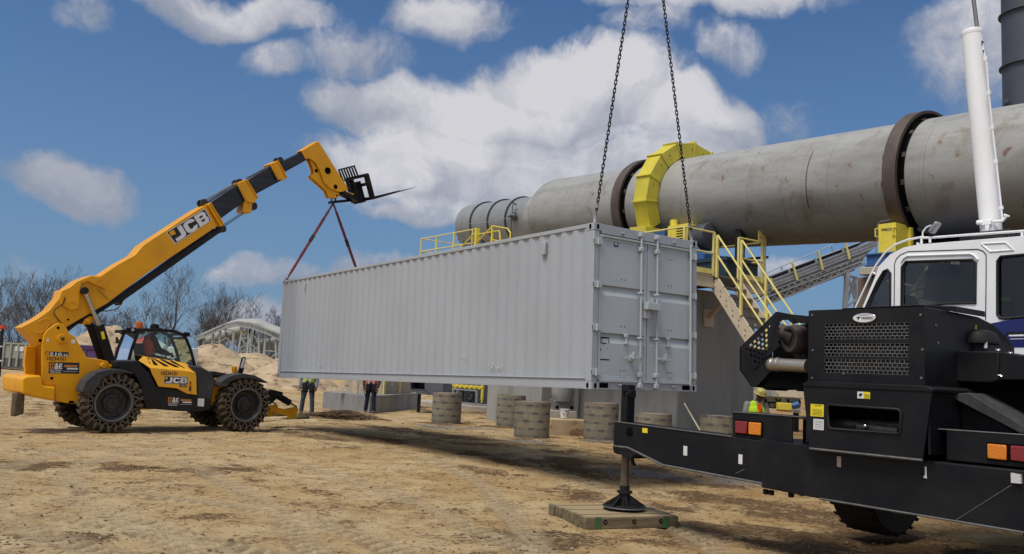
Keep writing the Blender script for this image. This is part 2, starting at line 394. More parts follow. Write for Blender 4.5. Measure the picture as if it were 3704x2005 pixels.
def text(name, s, mat, parent, org, ux, uz, height, width=None, bold=.0, depth=.002, spacing=1.0):
    """raised lettering: org = lower left corner, ux reading direction, uz up (vectors in the parent's space)"""
    cu=bpy.data.curves.new(name,'FONT'); cu.body=s; cu.size=1; cu.offset=bold; cu.space_character=spacing
    cu.extrude=.0; tmp=bpy.data.objects.new(name,cu); COL.objects.link(tmp)
    dg=bpy.context.evaluated_depsgraph_get(); me=bpy.data.meshes.new_from_object(tmp.evaluated_get(dg))
    bpy.data.objects.remove(tmp); bpy.data.curves.remove(cu)
    xs=[v.co.x for v in me.vertices]; ys=[v.co.y for v in me.vertices]
    x0,x1,y0,y1=min(xs),max(xs),min(ys),max(ys)
    sy=height/(y1-y0); sx=(width/(x1-x0)) if width else sy
    ux=Vector(ux).normalized(); uz=Vector(uz).normalized(); n=ux.cross(uz); org=Vector(org)
    for v in me.vertices:
        v.co = org + ux*((v.co.x-x0)*sx) + uz*((v.co.y-y0)*sy) + n*depth
    me.materials.append(M[mat]); me.name=name
    o=bpy.data.objects.new(name,me); COL.objects.link(o); o.parent=parent
    return o
# ------------------------------------------------------------------ people
def remesh(o, vox=.012, sm=4):
    r=o.modifiers.new('r','REMESH'); r.mode='VOXEL'; r.voxel_size=vox; r.use_smooth_shade=True
    s=o.modifiers.new('s','SMOOTH'); s.factor=.5; s.iterations=sm
def cap(m, p, q, r1, r2, n=14):
    m.tube(p,q,r1,r2,n); m.sphere(p,r1,6); m.sphere(q,r2,6)
def chainlimb(m, pts, rs):
    for i in range(len(pts)-1): cap(m,pts[i],pts[i+1],rs[i],rs[i+1])
def hand(m, w, d, side, s=1.0):
    """palm and five curled fingers; w wrist, d pointing direction, side towards thumb"""
    w=Vector(w); d=Vector(d).normalized(); t=Vector(side); t=(t-d*t.dot(d)).normalized(); n=d.cross(t)
    pc=w+d*.045*s; cap(m,w,pc,.024*s,.034*s,8)
    for k,(L) in enumerate((.072,.080,.075,.06)):
        b=w+d*.085*s+t*(.030-.020*k)*s; m.tube(pc+t*(.022-.016*k)*s,b,.012*s,.0095*s,7)
        c=b+(d*.8+n*.45).normalized()*L*.5*s; e=c+(d*.35+n*.9).normalized()*L*.5*s
        cap(m,b,c,.0095*s,.0088*s,7); cap(m,c,e,.0088*s,.007*s,7)
    b=w+d*.03*s+t*.03*s; c=b+(d*.6+t*.7+n*.2).normalized()*.04*s; e=c+(d*.9+n*.4).normalized()*.032*s
    cap(m,b,c,.012*s,.011*s,7); cap(m,c,e,.011*s,.009*s,7)
def person(name_fr, label, J, top, vest, legs, boots, skin='skin', hat=None, extras=None, group=None, glove=None):
    root=empty('person',name_fr,label,'person',group)
    V={k:Vector(v) for k,v in J.items()}
    hc=V['head']; look=V.get('look',Vector((0,-1,0))); look=look.normalized(); sd_=look.cross(Vector((0,0,1))).normalized(); up_=sd_.cross(look)
    def body(m):
        chainlimb(m,[V['pelvis'],V['chest'],V['neck']],[.135,.15,.06]); cap(m,V['neck'],hc-up_*.05,.058,.055)
        m.sphere(hc,.1,9,(.80,.95,1.18)); m.sphere(hc-up_*.075+look*.03,.062,7)
        m.tube(hc-up_*.01+look*.085,hc-up_*.035+look*.115,.012,.017,8); m.sphere(hc-up_*.035+look*.108,.017,5)
        for s in (1,-1): m.sphere(hc+sd_*(.083*s)-up_*.005,.026,5,(.5,.9,1.2)); m.sphere(hc+sd_*(.034*s)+look*.088+up_*.012,.014,5)
        m.sphere(hc-up_*.07+look*.085,.02,5,(1.5,.6,.5))
        for s in 'LR':
            chainlimb(m,[V['sh'+s],V['el'+s],V['wr'+s]],[.055,.043,.030]); 
            chainlimb(m,[V['hip'+s],V['kn'+s],V['an'+s]],[.085,.058,.042])
            dd=(V['wr'+s]-V['el'+s]).normalized(); hand(m,V['wr'+s],dd,look+sd_*(-.3 if s=='R' else .3))
    b=part('body',skin,root,body); remesh(b,.009,3)
    if glove:
        g=part('gloves',glove,root,lambda m:[(hand(m,V['wr'+s],(V['wr'+s]-V['el'+s]),look+sd_*(-.3 if s=='R' else .3),1.12),cap(m,V['wr'+s].lerp(V['el'+s],.25),V['wr'+s],.038,.034)) for s in 'LR']); remesh(g,.009,2)
    def tr(m):
        cap(m,V['pelvis']+Vector((0,0,.06)),V['pelvis'],.15,.15)
        for s in 'LR': chainlimb(m,[V['hip'+s],V['kn'+s],V['an'+s]+Vector((0,0,.03))],[.105,.078,.074])
    t=part('trousers',legs,root,tr); remesh(t,.012,3)
    def sh(m):
        c=V['chest']; p_=V['pelvis']+Vector((0,0,.04))
        for s in (-1,1): chainlimb(m,[p_+sd_*.05*s,c+sd_*.075*s,c+sd_*.10*s+Vector((0,0,.12))],[.13,.135,.085])
        cap(m,c+Vector((0,0,.1)),V['neck']-Vector((0,0,.02)),.11,.07)
        for s in 'LR': chainlimb(m,[V['sh'+s],V['el'+s],V['wr'+s].lerp(V['el'+s],.12)],[.078,.062,.050])
    s_=part('shirt',top,root,sh); remesh(s_,.012,3)
    if vest:
        def ve(m):
            c=V['chest']; p_=V['pelvis']+Vector((0,0,.10))
            for s in (-1,1): chainlimb(m,[p_+sd_*.05*s,c+sd_*.08*s,c+sd_*.095*s+Vector((0,0,.125))],[.145,.15,.095])
        v_=part('vest',vest,root,ve); remesh(v_,.014,2)
        def tape(m):
            c=V['chest']; p_=V['pelvis']+Vector((0,0,.2)); 
            m.lathe([(.232,0),(.232,.05)],p_,(c-p_).normalized(),28)
            ax=(c-p_).normalized(); 
        tt=part('vest_tape','reflect',v_,lambda m:[m.beam(V['chest']+sd_*.085*s+look*.155+Vector((0,0,-.28)),V['chest']+sd_*.095*s+look*.125+Vector((0,0,.12)),.05,.012,up=look) for s in (-1,1)])
    def bt(m):
        for s in 'LR':
            a=V['an'+s]; f=V.get('foot'+s,look); f=Vector((f.x,f.y,0)).normalized()
            cap(m,a+Vector((0,0,.08)),a,.055,.05); m.sphere(a+f*.07+Vector((0,0,-.035)),.055,7,(1+abs(f.x),1+abs(f.y),.8)); m.sphere(a-f*.03+Vector((0,0,-.035)),.05,7,(1,1,.9))
    o=part('boots',boots,root,bt); remesh(o,.01,2)
    if hat:
        def ht(m):
            c=hc+up_*.035
            i0=len(m.v); m.lathe([(.125,0),(.128,.02),(.118,.07),(.09,.115),(.045,.138),(0,.142)],c,up_,24)
            m.lathe([(.12,.0),(.155,-.005),(.155,.003),(.12,.012)],c,up_,24)
            m.sphere(c+look*.11,.05,6,(1.2,1.2,.16))
        part('hard_hat',hat,root,ht)
    if extras: extras(root,V,look,sd_)
    return root
# ------------------------------------------------------------------ camera, sun, sky
cd = bpy.data.cameras.new('camera'); cam = bpy.data.objects.new('camera', cd); COL.objects.link(cam)
mm = Matrix((RT, UP, -FWD)).transposed().to_4x4(); mm.translation = EYEP; cam.matrix_world = mm
cd.sensor_width = 36; cd.lens = 36*FPX/W0; cd.clip_start = .1; cd.clip_end = 6000; SC.camera = cam
SC.view_settings.view_transform = 'Standard'; SC.view_settings.look = 'None'; SC.view_settings.exposure = 0
SUNV = Vector((-.50, -.60, 1.45)).normalized()
sd = bpy.data.lights.new('sun', 'SUN'); sd.energy = 3.25; sd.angle = R(25); sd.color = (1, .94, .84)
sun = bpy.data.objects.new('sun', sd); COL.objects.link(sun); sun.rotation_euler = SUNV.to_track_quat('Z', 'Y').to_euler()
sun.location = (-20, -5, 40)
w = bpy.data.worlds.new('World'); SC.world = w; w.use_nodes = True
nt = w.node_tree; bg = nt.nodes['Background']; bg.inputs['Strength'].default_value = .095
sk = nt.nodes.new('ShaderNodeTexSky'); sk.sky_type = 'NISHITA'; sk.sun_disc = False
sk.sun_elevation = math.asin(SUNV.z); sk.sun_rotation = math.atan2(SUNV.x, SUNV.y); sk.air_density = 1.3; sk.dust_density = .6; sk.ozone_density = 2.2
tc = nt.nodes.new('ShaderNodeTexCoord'); vec = tc.outputs['Generated']
def vdot(v, c):
    n = nt.nodes.new('ShaderNodeVectorMath'); n.operation = 'DOT_PRODUCT'; nt.links.new(v, n.inputs[0]); n.inputs[1].default_value = tuple(c); return n.outputs['Value']
# wispy warping of the cloud outlines
nz = nt.nodes.new('ShaderNodeTexNoise'); nz.inputs['Scale'].default_value = 5.5; nz.inputs['Detail'].default_value = 6; nt.links.new(vec, nz.inputs['Vector'])
wv = nt.nodes.new('ShaderNodeVectorMath'); wv.operation = 'MULTIPLY_ADD'; nt.links.new(nz.outputs['Color'], wv.inputs[0]); wv.inputs[1].default_value = (.13,.13,.13); nt.links.new(vec, wv.inputs[2])
wv2 = nt.nodes.new('ShaderNodeVectorMath'); wv2.operation = 'ADD'; nt.links.new(wv.outputs[0], wv2.inputs[0]); wv2.inputs[1].default_value = (-.065,-.065,-.065)
wvec = wv2.outputs[0]
# (x, y, half width, half height, strength) of the cloud banks, by bearing and elevation
CL = [(990,270,240,105,1.15),(1250,300,300,110,1.2),(1430,250,330,140,1.2),(1720,330,200,120,1.15),(1180,420,430,140,1.2),(1500,430,330,130,1.1),(1060,520,200,60,.8),
      (205,480,130,85,1.05),(0,465,55,38,.6),(560,10,270,75,1),(190,40,90,60,.55),(1130,50,180,75,.75),(690,150,110,55,.7),(900,130,200,85,.6),
      (1800,0,370,75,.95),(1850,130,120,60,.6),(2470,110,190,170,.62),(700,685,200,50,.75),(880,672,190,45,.7),(620,800,150,70,.85),
      (1950,650,150,45,.7),(1950,300,140,90,.42),(1620,90,120,60,.5),(2360,60,120,50,.5),(40,720,220,60,.4),(1450,560,160,50,.5),(120,60,60,50,.45)]
dens = None; shade = None
for (cx, cy, rx, ry, st) in CL:
    cx, cy, rx, ry = [q/.6953 for q in (cx, cy, rx, ry)]
    c = ray(cx, cy).normalized(); a = (ray(cx+50, cy).normalized()-c).normalized(); b = a.cross(c)*-1
    b = (ray(cx, cy-50).normalized()-c).normalized()
    u = mth(nt, 'MULTIPLY', vdot(wvec, a), FPX/rx); u0 = a.dot(c)*FPX/rx
    v = mth(nt, 'SUBTRACT', mth(nt, 'MULTIPLY', vdot(wvec, b), FPX/ry), b.dot(c)*FPX/ry)
    if abs(u0) > 1e-5: u = mth(nt, 'SUBTRACT', u, u0)
    r2 = mth(nt, 'ADD', mth(nt, 'MULTIPLY', u, u), mth(nt, 'MULTIPLY', v, v))
    front = mth(nt, 'GREATER_THAN', vdot(vec, c), .3)
    g = mth(nt, 'MULTIPLY', mth(nt, 'MULTIPLY', mth(nt, 'SUBTRACT', 1.12, r2, clamp=True), st), front)
    s = mth(nt, 'MULTIPLY', g, mth(nt, 'MULTIPLY_ADD', v, .5, .5, clamp=True))
    dens = g if dens is None else mth(nt, 'MAXIMUM', dens, g)
    shade = s if shade is None else mth(nt, 'MAXIMUM', shade, s)
n1 = mth(nt,'MULTIPLY_ADD',noise_node(nt, wvec, 26, 8, .65, .2),.38,mth(nt,'MULTIPLY',noise_node(nt, wvec, 8, 9, .64, .3),.62)); n2 = noise_node(nt, vec, 3.2, 8, .6)
# clouds added over the unseen sky behind the camera, thickened to fill shadows
els = nt.nodes.new('ShaderNodeSeparateXYZ'); nt.links.new(vec, els.inputs[0])
bk = nt.nodes.new('ShaderNodeMapRange'); nt.links.new(vdot(vec, FWD), bk.inputs[0]); bk.inputs[1].default_value = .62; bk.inputs[2].default_value = .3; bk.inputs[3].default_value = 0; bk.inputs[4].default_value = 1; back = bk.outputs[0]
far = mth(nt, 'MULTIPLY', mth(nt, 'MULTIPLY_ADD', n2, 5.0, -1.5, clamp=True), back)
dd = mth(nt, 'MAXIMUM', dens, far)
n4 = noise_node(nt, wvec, 5, 7, .6, .5)
raw = mth(nt, 'MULTIPLY_ADD', mth(nt, 'SUBTRACT', n1, .5), 3.2, mth(nt,'MULTIPLY_ADD',dd,1.6,mth(nt,'MULTIPLY_ADD',n4,.5,-.25)))
msk = nt.nodes.new('ShaderNodeMapRange'); msk.interpolation_type = 'SMOOTHSTEP'; nt.links.new(raw, msk.inputs[0])
msk.inputs[1].default_value = .36; msk.inputs[2].default_value = 1.35; msk.inputs[3].default_value = 0; msk.inputs[4].default_value = .93
lt = mth(nt, 'MULTIPLY_ADD', mth(nt, 'SUBTRACT', n1, .5), 1.6, mth(nt, 'MULTIPLY_ADD', mth(nt, 'SUBTRACT', n4, .5), 2.6, mth(nt, 'MULTIPLY_ADD', shade, .95, .08)), clamp=True)
ccol = ramp(nt, lt, [(0.0, (3.1,3.45,4.3)), (.35, (4.3,4.5,5.2)), (.85, (7.2,7.1,7.4))])
ccol = mixc(nt, mth(nt, 'MULTIPLY', back, 1.0), ccol, mixc(nt, 1, ccol, (1.6,1.63,1.68), 'MULTIPLY'))  # unseen clouds behind the camera brightened to fill the shadows
skyc = mixc(nt, 1, sk.outputs[0], (.31,.53,.80), 'MULTIPLY')
# slightly lighter haze towards the horizon
hz = nt.nodes.new('ShaderNodeMapRange'); nt.links.new(els.outputs[2], hz.inputs[0]); hz.inputs[1].default_value = 0; hz.inputs[2].default_value = .5; hz.inputs[3].default_value = .72; hz.inputs[4].default_value = 0
skyc = mixc(nt, hz.outputs[0], skyc, (2.0,3.15,5.0))
nt.links.new(mixc(nt, msk.outputs[0], skyc, ccol), bg.inputs['Color'])
# ------------------------------------------------------------------ frames of the big things
def rotm(y, t, r):
    cy,sy=math.cos(y),math.sin(y); ct,st=math.cos(t),math.sin(t); cr,sr=math.cos(r),math.sin(r)
    return Matrix(((cy,-sy,0),(sy,cy,0),(0,0,1))) @ Matrix(((ct,0,-st),(0,1,0),(st,0,ct))) @ Matrix(((1,0,0),(0,cr,-sr),(0,sr,cr)))
rm = rotm(.6526, .012, -.0182)
FC = Frame((1.2984,13.1312,1.5239), rm.col[0], rm.col[1])          # container: x across the doors, y along it
ta = .7642
FT = Frame((-8.4489,18.6171,0), (math.cos(ta),math.sin(ta),0))      # telehandler: x forward, y to its far side
FK = Frame(at_depth(2224,1526,10.42).xy.to_3d(), (.585,-.811,0))    # crane: x along the rear beam, y towards its front
_P0 = at_depth(2580,991,22.0)
FS = Frame((_P0.x,_P0.y,0), (.576,-.8175,0))                         # kiln platform: x along the drum, y across
_A = at_depth(2600,728,25.6)
_dx = Vector((.57447,-.81653,-.0571)).normalized()
FD = Frame(_A, _dx, z=(0,0,1)); FD = Frame(_A, _dx, Vector((0,0,1)).cross(_dx).normalized())
# ------------------------------------------------------------------ ground
def vnoise(x, y, seed):
    rs = np.random.RandomState(seed); T = rs.rand(256,256)
    xi = np.floor(x).astype(int); yi = np.floor(y).astype(int); fx = x-xi; fy = y-yi
    fx = fx*fx*(3-2*fx); fy = fy*fy*(3-2*fy)
    g = lambda a,b: T[a%256, b%256]
    return (g(xi,yi)*(1-fx)+g(xi+1,yi)*fx)*(1-fy)+(g(xi,yi+1)*(1-fx)+g(xi+1,yi+1)*fx)*fy
def fbm(x, y, sc, seed, oc=4):
    t = 0; a = 1; n = 0
    for k in range(oc):
        t = t+a*(vnoise(x*sc*(2.03**k)+17*k, y*sc*(2.03**k)-9*k, seed+k)-.5); n += a; a *= .55
    return t/n
def ell(x, y, px, py, rx, ry, ang=0):
    c, s = math.cos(ang), math.sin(ang); dx = x-px; dy = y-py
    return np.clip(1.25-((dx*c+dy*s)/rx)**2-((-dx*s+dy*c)/ry)**2, 0, 1)
def gp(x, y): p = on_ground(x, y); return p.x, p.y
CH = []   # churned dark soil
for (x,y,rx,ry,an) in ((1500,1560,3.0,.8,-.75),(1950,1680,2.6,.8,-.8),(1750,1600,3.4,1.5,-.7),(2300,1700,3.2,1.0,-.75),(2250,1800,2.3,.9,-.2),(2700,1820,2.2,1.2,-.6),(150,1680,2.2,.9,.1),(720,1700,1.8,.5,0),(2050,1950,1.6,.6,.3),
    (1250,1580,2.2,1.1,-.7),(2600,1640,2.5,1.5,0),(3300,1960,2.5,1.0,0),(1650,1490,3.5,2,0),(1613,1534,1.0,.8,0),(1846,1545,1.0,.8,0),(1922,1588,1.0,.8,0),(2172,1596,1.0,.8,0),(2362,1612,1.0,.8,0),(2500,1900,1.5,.5,-.3),(2700,1960,1.8,.6,-.3)):
    a, b = gp(x, y); CH.append((a,b,rx,ry,an))
def circ3(a, b, c):
    (x1,y1),(x2,y2),(x3,y3) = gp(*a), gp(*b), gp(*c); d = 2*(x1*(y2-y3)+x2*(y3-y1)+x3*(y1-y2))
    ux = ((x1*x1+y1*y1)*(y2-y3)+(x2*x2+y2*y2)*(y3-y1)+(x3*x3+y3*y3)*(y1-y2))/d; uy = ((x1*x1+y1*y1)*(x3-x2)+(x2*x2+y2*y2)*(x1-x3)+(x3*x3+y3*y3)*(x2-x1))/d
    return ux, uy, math.hypot(x1-ux, y1-uy)
TRK = []
for a_, b_, c_, off in (((430,1610),(820,1740),(1180,1990),1.9),((0,1720),(200,1640),(520,1590),-.9),((0,1850),(450,1900),(760,2000),1.7),((1300,1600),(1750,1760),(1980,1990),1.9)):
    q_ = circ3(a_, b_, c_); TRK += [(q_[0],q_[1],q_[2],.24), (q_[0],q_[1],q_[2]+off,.24)]
def gmask(x, y):
    ch = 0*x
    for c in CH: ch = np.maximum(ch, ell(x, y, *c))
    ch = np.clip(ch*.95+fbm(x,y,1.6,40,5)*3.0+fbm(x,y,.3,44)*1.4-.22, 0, 1)
    gv = 0*x
    for (px,py,rx,ry) in ((1640,1545,1.9,1.0),(1935,1600,1.1,.8),(2500,1720,2.3,1.0),(2850,1740,1.6,.7),(2200,1600,1.2,1.0)):
        a, b = gp(px, py); gv = np.maximum(gv, ell(x, y, a, b, rx, ry, -.2))
    gv = np.clip(gv*1.3+fbm(x,y,1.4,60)*2.4-.35, 0, 1)
    tr = 0*x
    for (cx, cy, r, wd) in TRK:
        d = np.abs(np.hypot(x-cx, y-cy)-r+fbm(x,y,.3,70)*.5); tr = np.maximum(tr, np.clip(1.6-1.6*d/wd,0,1)*np.clip(.75+fbm(x,y,.3,80)*2.2,0,1))
    return ch, gv, tr
RIB = {}
def gheight(x, y):
    d = np.hypot(x, y)
    ch, gv, tr = gmask(x, y)
    h = fbm(x,y,.16,5)*.10 + fbm(x,y,.9,9,5)*.04 + np.clip(fbm(x,y,3.2,13,4)-.05,0,1)*.07
    h = h + ch*(np.abs(fbm(x,y,2.4,20,5))*.11+fbm(x,y,7,25,3)*.035) + gv*np.abs(fbm(x,y,9,30,3))*.05
    a_ = 0*x
    for (cx, cy, r, wd) in TRK:
        q = np.hypot(x-cx, y-cy)-r; ph = np.arctan2(y-cy, x-cx)*r/.20 + np.abs(q)*2.6
        a_ = np.maximum(a_, (np.abs(q) < wd)*np.clip(.5+1.2*np.sin(ph*6.2832), 0, 1))
    RIB['v'] = tr*a_
    h = h - tr*.03 + tr*a_*.03
    h = h*np.clip(1.2-d/400, .2, 1)
    far = np.clip((d-45)/60, 0, 1)
    return h-.02+far*fbm(x,y,.03,90)*1.6
ang = np.concatenate([np.arange(-40,40,.16), np.arange(40,320,4.0)])*math.pi/180
rad = [2.2]
while rad[-1] < 70: rad.append(rad[-1]*1.0085)
while rad[-1] < 3500: rad.append(rad[-1]*1.08)
rad = np.array(rad); na, nr = len(ang), len(rad)
AA, RR = np.meshgrid(ang, rad); X = np.sin(AA)*RR; Y = np.cos(AA)*RR
ch, gv, tr = gmask(X, Y); Z = gheight(X, Y)
ribs_ = RIB['v'].copy(); co = np.stack([X,Y,Z],-1).reshape(-1,3)
i = np.arange(nr-1)[:,None]*na; j = np.arange(na)[None,:]; jn = (j+1)%na
quads = np.stack([i+j, i+jn, i+na+jn, i+na+j],-1).reshape(-1,4)[:, ::-1]
me = bpy.data.meshes.new('ground'); me.vertices.add(len(co)+1); me.vertices.foreach_set('co', np.vstack([co,[[0,0,-.02]]]).ravel())
tri = np.stack([np.full(na,len(co)), np.arange(na), (np.arange(na)+1)%na],-1)[:, ::-1]
nl = len(quads)*4+len(tri)*3; me.loops.add(nl); me.loops.foreach_set('vertex_index', np.concatenate([quads.ravel(), tri.ravel()]))
me.polygons.add(len(quads)+len(tri))
me.polygons.foreach_set('loop_start', np.concatenate([np.arange(len(quads))*4, len(quads)*4+np.arange(len(tri))*3]))
me.update(calc_edges=True); me.validate()
me.polygons.foreach_set('use_smooth', [True]*len(me.polygons))
at = me.color_attributes.new('soil', 'FLOAT_COLOR', 'POINT')
cols = np.ones((len(co)+1,4)); cols[:-1,0]=ch.ravel(); cols[:-1,1]=gv.ravel(); cols[:-1,2]=tr.ravel(); cols[:,3]=0; cols[:-1,3]=ribs_.ravel(); at.data.foreach_set('color', cols.ravel())
m, nt, b = newmat('site_soil')
v = mapping(nt); va = nt.nodes.new('ShaderNodeVertexColor'); va.layer_name = 'soil'
sp = nt.nodes.new('ShaderNodeSeparateColor'); nt.links.new(va.outputs[0], sp.inputs[0])
na_ = noise_node(nt, v, .42, 8, .62, .3); nb = noise_node(nt, v, 2.1, 9, .74, .5); nc = noise_node(nt, v, 6, 8, .75, .3); nd = noise_node(nt, v, 15, 5, .7); ne = noise_node(nt, v, 45, 4, .7)
c = ramp(nt, na_, [(.30, (.42,.285,.135)), (.48, (.49,.355,.185)), (.66, (.53,.415,.245))])
c = mixc(nt, ramp(nt, nb, [(.46, 0.0), (.66, .65)]), c, (.30,.185,.08))
sxy = nt.nodes.new('ShaderNodeSeparateXYZ'); nt.links.new(v, sxy.inputs[0])
nf = noise_node(nt, v, .95, 8, .7, .6)
east = mth(nt, 'MULTIPLY_ADD', sxy.outputs[0], .055, .02, clamp=True)
c = mixc(nt, ramp(nt, mth(nt, 'ADD', nf, mth(nt, 'MULTIPLY_ADD', east, .50, -.035)), [(.48, 0.0), (.66, .75)]), c, (.31,.18,.07))
c = mixc(nt, ramp(nt, ne, [(.5, 0.0), (.75, .3)]), c, (.25,.17,.10))
f = mth(nt, 'MULTIPLY_ADD', sp.outputs[0], .22, mth(nt, 'MULTIPLY_ADD', nb, .45, mth(nt, 'MULTIPLY', nc, .55)))
c = mixc(nt, ramp(nt, f, [(.565, 0.0), (.66, .85)]), c, ramp(nt, nc, [(.35, (.12,.08,.045)), (.5, (.23,.145,.08)), (.66, (.30,.215,.13))]))
sp1 = mth(nt, 'MULTIPLY_ADD', sp.outputs[0], .16, mth(nt, 'MULTIPLY_ADD', mth(nt, 'SUBTRACT', nb, .5), .45, nd))
c = mixc(nt, ramp(nt, sp1, [(.565, 0.0), (.615, .9)]), c, (.12,.075,.04))
sp2 = mth(nt, 'MULTIPLY_ADD', mth(nt, 'SUBTRACT', nb, .5), .3, nc)
c = mixc(nt, ramp(nt, sp2, [(.59, 0.0), (.67, .7)]), c, (.17,.105,.055))
c = mixc(nt, ramp(nt, mth(nt, 'MULTIPLY_ADD', sp.outputs[1], .8, mth(nt, 'MULTIPLY', nd, .5)), [(.55, 0.0), (1.0, .8)]), c, ramp(nt, nd, [(.35,(.08,.075,.07)),(.55,(.25,.235,.21)),(.7,(.34,.33,.31))]))
c = mixc(nt, mth(nt, 'MULTIPLY', sp.outputs[2], .62), c, (.50,.40,.25)); c = mixc(nt, mth(nt, 'MULTIPLY', mth(nt,'SUBTRACT',sp.outputs[2],va.outputs['Alpha'],clamp=True), .75), c, (.20,.13,.065))
nt.links.new(c, b.inputs['Base Color']); b.inputs['Roughness'].default_value = .95; b.inputs['Specular IOR Level'].default_value = .05
hgt = mth(nt, 'ADD', mth(nt, 'MULTIPLY', nb, .8), mth(nt, 'MULTIPLY_ADD', nd, .55, mth(nt,'MULTIPLY',nc,.8)))
bumpn(nt, b, hgt, .9, .07)
me.materials.append(m)
go = bpy.data.objects.new('ground', me); COL.objects.link(go); tag(go, 'tan and reddish churned dirt ground of the work yard with tyre tracks', 'ground', kind='structure')
# clods and stones lying on the soil, too many to count
rs = np.random.RandomState(3); vs = []; fs = []
octv = np.array([(1,0,0),(0,1,0),(-1,0,0),(0,-1,0),(0,0,1),(0,0,-1),(.6,.6,.5),(-.6,.6,.5),(-.6,-.6,.5),(.6,-.6,.5)])
octf = [(0,6,9),(0,1,6),(1,7,6),(1,2,7),(2,8,7),(2,3,8),(3,9,8),(3,0,9),(6,7,4),(7,8,4),(8,9,4),(9,6,4),(0,5,1),(1,5,2),(2,5,3),(3,5,0)]
n_st = 34000
aa = rs.uniform(-36,36,n_st)*math.pi/180; rr_ = 4.0*np.exp(rs.rand(n_st)**.85*math.log(55/4.0)); sx_ = np.sin(aa)*rr_; sy_ = np.cos(aa)*rr_
chs, gvs, _ = gmask(sx_, sy_); keep = rs.rand(n_st) < (.13+.8*chs+.9*gvs); sx_, sy_, gvs = sx_[keep], sy_[keep], gvs[keep]; hz_ = gheight(sx_, sy_)
szs = (.004+.017*rs.rand(len(sx_))**7+.010*rs.rand(len(sx_))**2)*(1+.02*np.hypot(sx_,sy_))
for q in range(len(sx_)):
    r_ = octv*(szs[q]*rs.uniform(.5,1.4,(10,3))*np.array([1,1,.5])); t_ = rs.rand()*6.28; c_, s_ = math.cos(t_), math.sin(t_)
    r_ = np.stack([r_[:,0]*c_-r_[:,1]*s_, r_[:,0]*s_+r_[:,1]*c_, r_[:,2]],-1)+np.array([sx_[q],sy_[q],hz_[q]+szs[q]*.15])
    nn = len(vs)*10; vs.append(r_); fs.append(np.array(octf)+nn)
vs = np.vstack(vs); fs = np.vstack(fs); me = bpy.data.meshes.new('soil_clods')
me.vertices.add(len(vs)); me.vertices.foreach_set('co', vs.ravel()); me.loops.add(fs.size); me.loops.foreach_set('vertex_index', fs.ravel())
me.polygons.add(len(fs)); me.polygons.foreach_set('loop_start', np.arange(len(fs))*3); me.update(calc_edges=True)
m, nt, b = newmat('clod_stone'); gi = nt.nodes.new('ShaderNodeNewGeometry')
c = ramp(nt, gi.outputs['Random Per Island'], [(0.0,(.10,.065,.035)),(.45,(.24,.155,.085)),(.7,(.14,.115,.09)),(.9,(.32,.23,.14)),(1.0,(.30,.28,.25))])
nt.links.new(c, b.inputs['Base Color']); b.inputs['Roughness'].default_value = .95; b.inputs['Specular IOR Level'].default_value = .05
me.materials.append(m); o = bpy.data.objects.new('soil_clods', me); COL.objects.link(o); tag(o, 'loose clods and small stones strewn over the dirt yard', 'stones', kind='stuff')
def gz(x, y): return float(gheight(np.array([float(x)]), np.array([float(y)]))[0])
# ------------------------------------------------------------------ shipping container
CW, CLn, CHt = 2.438, 12.192, 2.591
cont = empty('shipping_container', FC, 'light grey forty foot shipping container hanging on chains and straps above the yard', 'container')
part('corner_post', 'container', cont, lambda m: m.box((0,0,.118),(.12,.16,CHt-.118)), .008)
for (x0,x1,y0,y1) in ((CW-.10,CW,0,.16),(0,.12,CLn-.16,CLn),(CW-.12,CW,CLn-.16,CLn)):
    part('corner_post', 'container', cont, lambda m: m.box((x0,y0,.118),(x1,y1,CHt-.118)), .008)
def casting(m, x, y, z, sx, sy):
    X0,X1 = sorted((x, x+sx*.162)); Y0,Y1 = sorted((y, y+sy*.178)); m.box((X0,Y0,z),(X1,Y1,z+.118))
    m.mat(1)
    def hole(c, ax, a, b_):
        mm_ = MB(); mm_.prism([(a*math.cos(t)*.5,b_*math.sin(t)*.5) for t in [k*math.pi/8 for k in range(16)]], -.003, .001)
        for vx in mm_.v: pass
        return mm_
    e = .0025
    oval = [( .028*math.cos(t), .046*math.sin(t)) for t in [k*math.pi/8 for k in range(16)]]
    cy_ = (Y0+Y1)/2; cx_ = (X0+X1)/2; cz_ = z+.059
    xs = x-sx*e; m.add([(xs, cy_+a, cz_+b_) for a,b_ in oval],[tuple(range(16))])
    ys = y-sy*e; m.add([(cx_+a, ys, cz_+b_) for a,b_ in oval],[tuple(range(16))])
for x,sx in ((-.004,1),(CW+.004,-1)):
    for y,sy in ((-.004,1),(CLn+.004,-1)):
        for z in (-.004, CHt-.114):
            part('corner_casting', ['container','hole'], cont, lambda m: casting(m,x,y,z,sx,sy), .006, smooth=0)
# corrugated sides
def corr(m, L0, L1, z0, z1, x, s, pitch=.278, dep=.025, top=None):
    pts=[]; n=int((L1-L0)/pitch); p=(L1-L0)/n
    for k in range(n):
        a=L0+k*p; pts += [(a,0),(a+p*.25,0),(a+p*.5,dep),(a+p*.75,dep)]
    pts.append((L1,0)); v=[]; 
    rows=[z0,z0+(z1-z0)*.25,z0+(z1-z0)*.5,z0+(z1-z0)*.75,z1]
    for z in rows:
        for (y,d) in pts:
            bul=.010*math.sin(y*1.7+z*2.1)*math.sin(y*.6+1.0)*math.sin(math.pi*(z-z0)/(z1-z0))
            v.append((x+s*(d+bul), y, z))
    k=len(pts); f=[]
    for r in range(len(rows)-1):
        for i in range(k-1): f.append((r*k+i,r*k+i+1,(r+1)*k+i+1,(r+1)*k+i))
    m.add(v,f)
part('side_panel', 'container', cont, lambda m: corr(m,.14,CLn-.14,.155,CHt-.06,.012,1), smooth=60)
